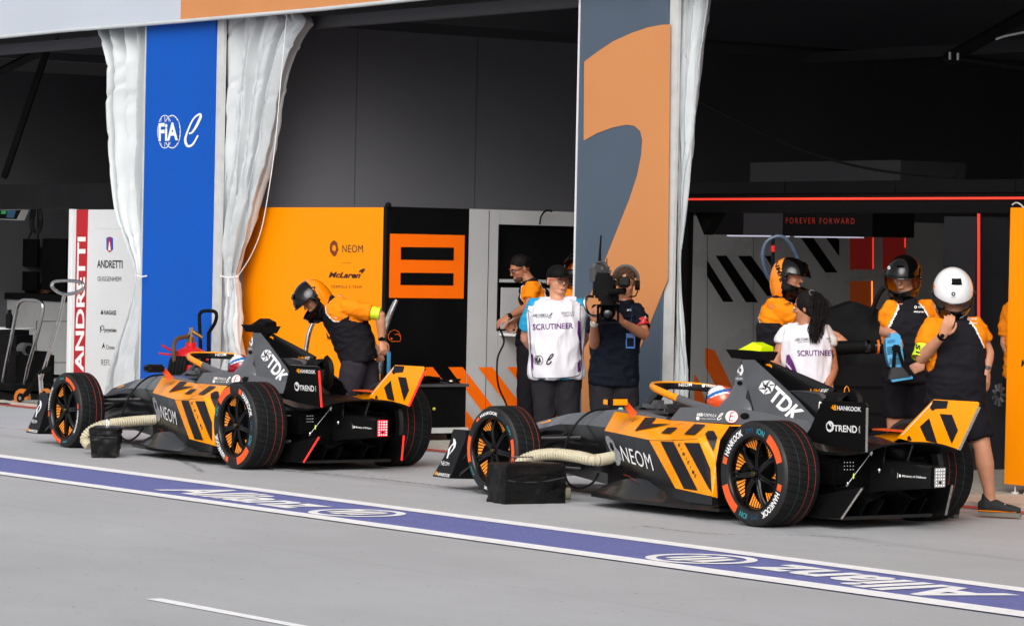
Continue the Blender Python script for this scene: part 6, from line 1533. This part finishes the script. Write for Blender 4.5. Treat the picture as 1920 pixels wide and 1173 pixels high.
for k_ in range(150):
    a=rnd.uniform(0,2*PI);e=rnd.uniform(.25,1.5); d=V((math.cos(a)*math.cos(e),math.sin(a)*math.cos(e),math.sin(e))); mb.ell(H_(-.018+d.x*.10,d.y*.084,.03+d.z*.10),(.019,.017,.015),M_hairb,6,HB)
mb.build('hair',I['t'])
mb=MB(); mb.tube([H_(-.01+.0*math.cos(a),.10*math.cos(a),.03+.115*math.sin(a)) for a in [k*PI/14 for k in range(15)]],.009,M_mg,8,sq=1.5)
for s in(1,-1): c=H_(0,s*.095,-.01); mb.tube([c-HB@V((0,.018,0)),c+HB@V((0,.018,0))],.04,M_soft,18)
mb.tube([H_(.02,.10,-.05),H_(.07,.085,-.085),H_(.10,.04,-.085)],.006,M_soft,6); mb.build('headphones',I['t'])
mb=MB(); w=WCast(sh); l1=[w(*c4(*p),.006) for p in((868,370),(866,440),(858,520),(850,600))]; l2=[w(*c4(*p),.006) for p in((885,400),(880,500),(868,580),(855,610))]; mb.tube(l1,.007,M_hb,6,sq=.4); mb.tube(l2,.007,M_soft,6,sq=.4); c=w(*c4(850,648),.01); mb.bbox(c,(.075,.008,.12),M_hb,.003); mb.bbox(c+V((0,-.005,-.01)),(.055,.004,.07),M_navy,.001); mb.build('lanyard',I['t'])
t=empty('video_camera',atD(1132,540,26.7),0,'black broadcast video camera with tall antenna on the camera operator\'s shoulder','video camera')
mb=MB(); A=lambda px,py,dy=0:atD(px,py,26.62+dy)
mb.bbox(A(1130,535,.15),(.15,.42,.20),M_soft,.02); mb.bbox(A(1128,505,.2),(.12,.3,.08),M_carbon,.015); mb.bbox(A(1141,555,-.02),(.16,.2,.12),M_soft,.02)
mb.tube([A(1118,492,.1),A(1134,492,.0),A(1138,500,-.1)],.012,M_mg,8)
for k_ in range(7): mb.bbox(A(1114+5*k_,497+6*((k_*5)%7),.0),(.018,.03,.03),M_mg if k_%3==0 else M_carbon,.003)
mb.bbox(A(1112,515,.05),(.05,.2,.12),mat('battery_grey','2A2B2E',.4),.01); mb.build('camera_body',t)
mb=MB(); mb.tube([A(1138,560,-.05),A(1139,575,-.22),A(1140,586,-.30)],[.05,.055,.06],M_soft,20); mb.loft([[A(1140,589,-.28)+V((x,0,z_)) for x,z_ in((-.07,-.055),(.07,-.055),(.07,.055),(-.07,.055))],[A(1140,589,-.40)+V((x,0,z_)) for x,z_ in((-.088,-.072),(.088,-.072),(.088,.072),(-.088,.072))]],M_soft,False); mb.ell(A(1140,589,-.33),(.05,.02,.05),M_shell,20); mb.build('lens',t)
mb=MB(); mb.bbox(A(1170,529,-.30),(.095,.06,.085),M_soft,.012); mb.bbox(A(1170,527,-.335),(.07,.01,.055),M_shell,.003); mb.tube([A(1145,548,-.15),A(1160,546,-.25),A(1172,545,-.28)],.025,M_soft,10); mb.build('viewfinder',t)
mb=MB(); mb.tube([A(1124,497,.1),A(1125,470,.1),A(1127,441,.1)],[.014,.009,.006],M_soft,8); mb.tube([A(1138,500,.1),A(1138,484,.1)],.004,M_soft,6); mb.build('antenna',t)
mb=MB(); mb.tube(spline([A(1112,556,-.2),A(1100,556,-.25),A(1096,566,-.28),A(1099,580,-.28),A(1106,590,-.25),A(1118,592,-.2)],5),.011,M_chrome,8); mb.build('grip_ring',t)
# ---- P6
I=person('mechanic in black and orange helmet facing right near the woman',26.0,dict(pel=(1464,690),chest=(1460,618),neck=(1470,562),head=(1482,518),sL=(1490,575,.22),sR=(1454,572,-.16),eL=(1510,630,.3),eR=(1512,612,-.20),wL=(1520,680,.2),wR=(1572,630,-.15),hL=(1470,700,.1),hR=(1456,700,-.1),kL=(1474,800,.08),kR=(1456,800,-.1),aL=(1474,895,.1),aR=(1456,895,-.1)),
  hf=(.86,-.45,-.2),toe=(1,-.3,0),handR=((.7,-.1,-.65),(.3,-.5,.6),1,.5),long=True,trs=M_short,bulk=1.05,features=False,sleeve=.68)
hb,w,pt=helmet(I['t'],I['P']['head']+V((0,0,-.005)),(.84,-.48,-.22),(.18,0,1),'crew',s=1.07); wtext(hb,w,'NMFE',[c5(192,222),c5(232,350),c5(205,356),c5(168,232)],M_shell,.03); finish_helmet(I['t'],hb,pt)
sh=I['shirt']; w=WCast(sh); wtext(sh,w,'TDK',[c5(228,492),c5(272,472),c5(280,484),c5(236,506)],M_kblk,.02); sh.build('polo_shirt',I['t'])
# ---- P7 woman
I=person('woman with dark ponytail and white bib seen from behind, tattoo on her arm',25.0,dict(pel=(1514,735),chest=(1512,665),neck=(1510,606),head=(1512,577),sL=(1474,624,0),sR=(1550,624,0),eL=(1452,682,-.05),eR=(1563,690,.0),wL=(1482,715,-.28),wR=(1550,730,-.22),hL=(1496,742),hR=(1533,742),kL=(1496,835),kR=(1533,835),aL=(1496,912,.05),aR=(1533,912,.05)),
  hf=(-.88,.42,-.12),toe=(0,1,0),kit='bib',under=M_tee,trs=M_trg,bulk=.92,face=.92,sleeve=.38,skin=M_skin2,bib0=.0,handL=(None,(0,-1,0),1,.4),handR=(None,(0,-1,0),-1,.4))
I['shirt'].build('shirt',I['t']); mb=I['bib']; w=WCast(mb)
wtext(mb,w,'SCRUTINEER',[c5(308,770),c5(540,768),c5(538,802),c5(312,806)],M_letp,.02); wtext(mb,w,'ABB FORMULA',[c5(294,698),c5(400,692),c5(400,710),c5(294,714)],M_letk,.01,.2); wtext(mb,w,'WORLD CHAMPIONSHIP',[c5(312,716),c5(396,714),c5(396,722),c5(312,726)],M_letk)
wtext(mb,w,'SEASON 11',[c5(486,692),c5(540,692),c5(540,704),c5(486,704)],M_letk); wtext(mb,w,'2024',[c5(497,710),c5(530,710),c5(530,722),c5(497,722)],M_letk)
for pl in ([(246,800),(262,795),(285,840),(312,910),(290,905),(262,865),(243,845)],[(240,855),(262,880),(285,902),(262,900),(240,880)]): dec(mb,w,poly2([c5(*p) for p in pl],5),M_letp,.004)
mt=MB(); E_,S_=I['P']['eR'],I['P']['sR']
for a_,b_ in ((0,0),(.012,.006),(-.010,.008),(.004,-.012),(-.006,-.006)): mt.tube([E_.lerp(S_,.35)+V((a_,-.0485,b_)),E_.lerp(S_,.35)+V((a_+.012,-.0480,b_+.010))],.003,M_navy,5)
mt.build('tattoo',I['t'])
femark(c5(460,985)[0],c5(460,985)[1],7,7,M_letk)
mb.build('bib',I['t'])
H_=I['H'];HB=I['HB']; mb=MB(); rnd=random.Random(5)
mb.ell(H_(-.028,0,.035),(.102,.088,.100),M_hair,24,HB); mb.ell(H_(-.09,0,.06),(.05,.05,.05),M_hair,16,HB); mb.ell(H_(-.05,0,-.02),(.07,.08,.06),M_hair,16,HB)
tail=[c5(415,425),c5(440,450),c5(452,500),c5(440,560),c5(425,610),c5(418,660),c5(415,700)]
mb.tube(spline([atD(p[0],p[1],24.86) for p in tail],4),[.018+.028*math.sin(min(1,i/14)*1.57)*(1-(i/24)**3*.7) for i in range(25)],M_hair,14)
for k_ in range(110):
    ox,oy=rnd.gauss(0,1),rnd.gauss(0,1); pts=[]
    for i,p in enumerate(tail): 
        wd=(4,8,12,12,11,9,5)[i]; pts.append(atD(p[0]+ox*wd*.55+2.2*math.sin(i*1.8+k_),p[1]+oy*2+(i>4)*rnd.uniform(-8,12),24.84+.03*oy))
    mb.tube(spline(pts,4),[.0036]*(len(pts)*4-4)+[.001],M_hair,5)
mb.build('hair',I['t']); mb=MB(); c=atD(*c5(398,418),24.85); mb.tube([c+V((.018*math.cos(a),0,.018*math.sin(a))) for a in [k*PI/6 for k in range(13)]],.007,M_mg,6); mb.build('hair_band',I['t'])
# ---- P8
I=person('mechanic in black helmet holding the blue cooling fan in his right hand',24.6,dict(pel=(1702,708),chest=(1702,632),neck=(1700,566),head=(1694,517),sL=(1738,577,.04),sR=(1669,577,.0),eL=(1754,640,.05),eR=(1658,622,-.02),wL=(1738,682,-.12),wR=(1676,626,-.26),hL=(1722,716),hR=(1683,716),kL=(1724,808),kR=(1677,808),aL=(1724,915,.03),aR=(1675,915)),
  hf=(-.38,-.85,-.36),long=False,shl=.72,handR=((-.1,-.3,-.9),(-.2,-.7,.5),-1,.9),handL=((-.85,-.3,-.3),(0,-.9,.2),1,.5),bulk=1.0,features=True)
hb,w,pt=helmet(I['t'],I['P']['head']+V((0,0,-.0)),(-.36,-.86,-.36),(.08,0,1),'crew',s=1.06)
c=c5(871,267); dec(hb,w,ring2(c[0],c[1],2.6,3.2,1.5,12),M_letw,.003); wtext(hb,w,'NMFE',[c5(1058,240),c5(1070,250),c5(1058,325),c5(1045,325)][0:4],M_shell,.02); finish_helmet(I['t'],hb,pt)
sh=I['shirt']; w=WCast(sh); wtext(sh,w,'NEOM',[c5(1046,502),c5(1084,503),c5(1084,514),c5(1046,514)],M_letw,.02); wtext(sh,w,'McLaren',[c5(1020,530),c5(1080,530),c5(1080,542),c5(1020,540)],M_letw,.03,.2); c=c5(1031,508); dec(sh,w,ring2(c[0],c[1],2.3,2.6,1.2,12),M_letw,.004); sh.build('polo_shirt',I['t'])
t=empty('cooling_fan',atD(1680,660,24.2),0,'blue and black hand held cooling fan in the mechanic\'s hand','fan')
M_cy=mat('fan_blue','4FA9D8',.35,var=.06,coat=.3); z6=crop(1560,600,.1364); A=lambda a,b,dy=0:atD(*z6(a,b),24.18+dy)
mb=MB()
P=[A(*p) for p in((810,185),(905,178),(940,215),(950,290),(975,440),(990,560),(960,640),(900,660),(800,640),(770,560),(745,420),(735,265),(800,240))]; n_=len(P); mb.add(P+[p+V((0,.16,0)) for p in P],[tuple(range(n_)),tuple(range(n_,2*n_))[::-1]]+[(i,(i+1)%n_,n_+(i+1)%n_,n_+i) for i in range(n_)],M_cy)
for k_ in range(5): mb.add([A(752+2*k_,375+22*k_,-.004),A(835,360+22*k_,-.004),A(835,368+22*k_,-.004),A(753+2*k_,384+22*k_,-.004)],[(0,1,2,3)],M_navy)
for k_ in range(6): mb.add([A(785,525+16*k_,-.004),A(935,515+16*k_,-.004),A(935,520+16*k_,-.004),A(786,531+16*k_,-.004)],[(0,1,2,3)],M_navy)
for k_ in range(5): mb.add([A(760,275+9*k_,-.004),A(868,262+9*k_,-.004),A(868,265+9*k_,-.004),A(760,279+9*k_,-.004)],[(0,1,2,3)],M_hb)
mb.build('housing',t); mb=MB()
for a,b in (((865,380),(845,650)),((905,380),(985,640))): mb.tube([A(*a,-.03),A(*b,-.04)],.014,M_soft,6,smooth=False)
mb.bbox(A(883,385,-.03),(.06,.03,.05),M_soft,.01)
P=[A(835,655,-.06),A(970,645,-.06),A(1060,760,-.06),A(1085,770,-.06),A(795,810,-.06)]; mb.add(P+[p+V((0,.14,0)) for p in P],[(0,1,2,3,4),(9,8,7,6,5)]+[(i,(i+1)%5,5+(i+1)%5,5+i) for i in range(5)],mat('fan_foot_grey','2B2C30',.5)); mb.build('stand',t)
mb=MB(); P=[A(815,815,-.05),A(1105,770,-.05),A(1112,805,-.05),A(1080,808,-.05),A(825,850,-.05)]; mb.add(P+[p+V((0,.1,0)) for p in P],[(0,1,2,3,4),(9,8,7,6,5)]+[(i,(i+1)%5,5+(i+1)%5,5+i) for i in range(5)],M_cy); mb.build('base_rim',t)
# ---- P9 white helmet
I=person('mechanic in white helmet with head bowed and one hand at his chin',23.45,dict(pel=(1792,752),chest=(1790,665),neck=(1791,598),head=(1788,545,-.03),sL=(1829,614,.03),sR=(1747,614,-.02),eL=(1852,660,.05),eR=(1727,672,-.10),wL=(1850,694,-.03),wR=(1768,628,-.30),hL=(1818,760),hR=(1770,760),kL=(1842,838,-.05),kR=(1768,850,.05),aL=(1857,938,.03),aR=(1775,945,.1)),
  hf=(.04,-.75,-.65),hu=(0,-.6,.7),long=False,shl=.80,toeL=(.93,-.35,0),toe=(.2,-1,0),handR=((.35,-.25,.9),(.1,-.8,-.1),1,.55,1.05),handL=((.05,-.15,-1),(.85,-.5,0),-1,.45,1.05),bulk=1.12,belly=.03,sleeve=.60)
hb,w,pt=helmet(I['t'],I['P']['head']+V((-.005,.0,.0)),(.04,-.86,-.50),(0,-.5,.85),'white',s=1.13)
c=c5(1263,426); dec(hb,w,ring2(c[0],c[1],4.0,4.3,2.4,7),M_letk,.003); wtext(hb,w,'NEOM',[c5(1250,443),c5(1277,443),c5(1277,449),c5(1250,449)],M_letk); finish_helmet(I['t'],hb,pt)
sh=I['shirt']; w=WCast(sh); wtext(sh,w,'NEOM',[c5(1366,574),c5(1404,576),c5(1404,587),c5(1366,586)],M_letw,.02); wtext(sh,w,'McLaren',[c5(1356,602),c5(1408,600),c5(1408,612),c5(1356,612)],M_letw,.03,.2); c=c5(1354,580); dec(sh,w,ring2(c[0],c[1],2.3,2.6,1.2,12),M_letw,.004)
dec(sh,w,poly2([c5(1152,540),c5(1156,555),c5(1140,566),c5(1128,562),c5(1142,552)]),M_kblk,.004); sh.build('polo_shirt',I['t'])
mb=band(I,'R',.62,1.02,M_hv,.068); w=WCast(mb); wtext(mb,w,'STL',[c5(1062,740),c5(1058,840),c5(1035,830),c5(1035,735)],M_navy,.03); mb.build('armband',I['t'])
watch(I,'L',M_mg); watch(I,'R',M_soft)
mb=MB(); c=atD(1842,716,23.38); mb.bbox(c,(.05,.05,.13),M_soft,.015); o=mb.build('radio'); tag(o,'small black radio in the lowered hand of the white helmeted mechanic','radio')
# ---- P10 behind the right panel
I=person('person in orange sleeve mostly hidden behind the right orange panel, elbow showing',27.2,dict(pel=(1925,700),chest=(1925,620),neck=(1925,560),head=(1925,520),sL=(1960,580),sR=(1893,585),eL=(1966,640),eR=(1884,642),wL=(1958,690),wR=(1905,690),hL=(1945,710),hR=(1905,710),kL=(1945,800),kR=(1905,800),aL=(1945,885),aR=(1905,885)),vox=.01,shirt=(M_kor,M_kor),sleeve=.8); I['shirt'].build('polo_shirt',I['t'])
# ---- P11 seated far left
I=person('person in a red shirt seated behind the monitors in the far left garage',45.8,dict(pel=(86,566),chest=(86,538),neck=(85,513),head=(84,496),sL=(103,522),sR=(68,522),eL=(106,545,-.1),eR=(64,545,-.1),wL=(94,545,-.35),wR=(76,545,-.35),hL=(93,570),hR=(79,570),kL=(95,575,-.45),kR=(77,575,-.45),aL=(95,640,-.45),aR=(77,640,-.45)),vox=.012,shirt=(M_redv,M_redv),hf=(-.3,-.8,-.4)); I['shirt'].build('shirt',I['t'])
H_=I['H']; mb=MB(); mb.ell(H_(-.03,0,.045),(.09,.08,.085),M_hair,16,I['HB']); mb.build('hair',I['t'])
# ================================================================= CAMERA, LIGHT
cd=bpy.data.cameras.new('camera'); cam=bpy.data.objects.new('camera',cd); C.objects.link(cam); sc.camera=cam
cd.sensor_width=36; cd.lens=36*CF/1920; cd.clip_start=.5; cd.clip_end=2000
cd.shift_y=(CY-1173/2)/1920
# view matrix: forward pitched by CP, rolled
fwd=V((0,math.cos(CP),math.sin(CP))); up=V((0,-math.sin(CP),math.cos(CP))); rt=V((1,0,0))
cr,sr=math.cos(CR),math.sin(CR)
r2=rt*cr-up*(-sr)*-1 if False else None
# image x axis: ray() says u = X cr + Y sr (Y down), so a pure +X pixel step moves (cr, up +sr)
ix=rt*cr+up*sr; iy=ix.cross(fwd)*-1; iy=ix.cross(-fwd)*-1
iyu=(-rt*sr+up*cr)
Mx=Matrix((ix,iyu,-fwd)).transposed().to_4x4(); Mx.translation=O; cam.matrix_world=Mx
w=bpy.data.worlds.new('World'); sc.world=w; w.use_nodes=True; nt=w.node_tree; N=nt.nodes; L=nt.links; bg=N['Background']
sky=N.new('ShaderNodeTexSky'); sky.sky_type='NISHITA'; sky.sun_disc=False; SE,SA=R(34),R(191)
sky.sun_elevation=SE; sky.sun_rotation=SA; sky.air_density=1.0; sky.dust_density=4; sky.ozone_density=1
hs=N.new('ShaderNodeHueSaturation'); hs.inputs['Saturation'].default_value=.25; L.new(sky.outputs[0],hs.inputs['Color']); L.new(hs.outputs[0],bg.inputs[0]); bg.inputs[1].default_value=.12
sd=bpy.data.lights.new('sun','SUN'); so=bpy.data.objects.new('sun',sd); C.objects.link(so); sd.energy=1.65; sd.angle=R(45); sd.color=(1,.965,.92)
# nishita: rotation measured clockwise from +Y
sdir=V((math.sin(SA)*math.cos(SE),math.cos(SA)*math.cos(SE),math.sin(SE)))
so.rotation_euler=(-sdir).to_track_quat('-Z','Y').to_euler()
sc.view_settings.view_transform='Standard'; sc.view_settings.look='None'; sc.view_settings.gamma=1; sc.view_settings.exposure=0.22
sc.cycles.max_bounces=8; sc.cycles.diffuse_bounces=4; sc.cycles.glossy_bounces=4; sc.cycles.caustics_reflective=False; sc.cycles.caustics_refractive=False
sc.cycles.use_denoising=True
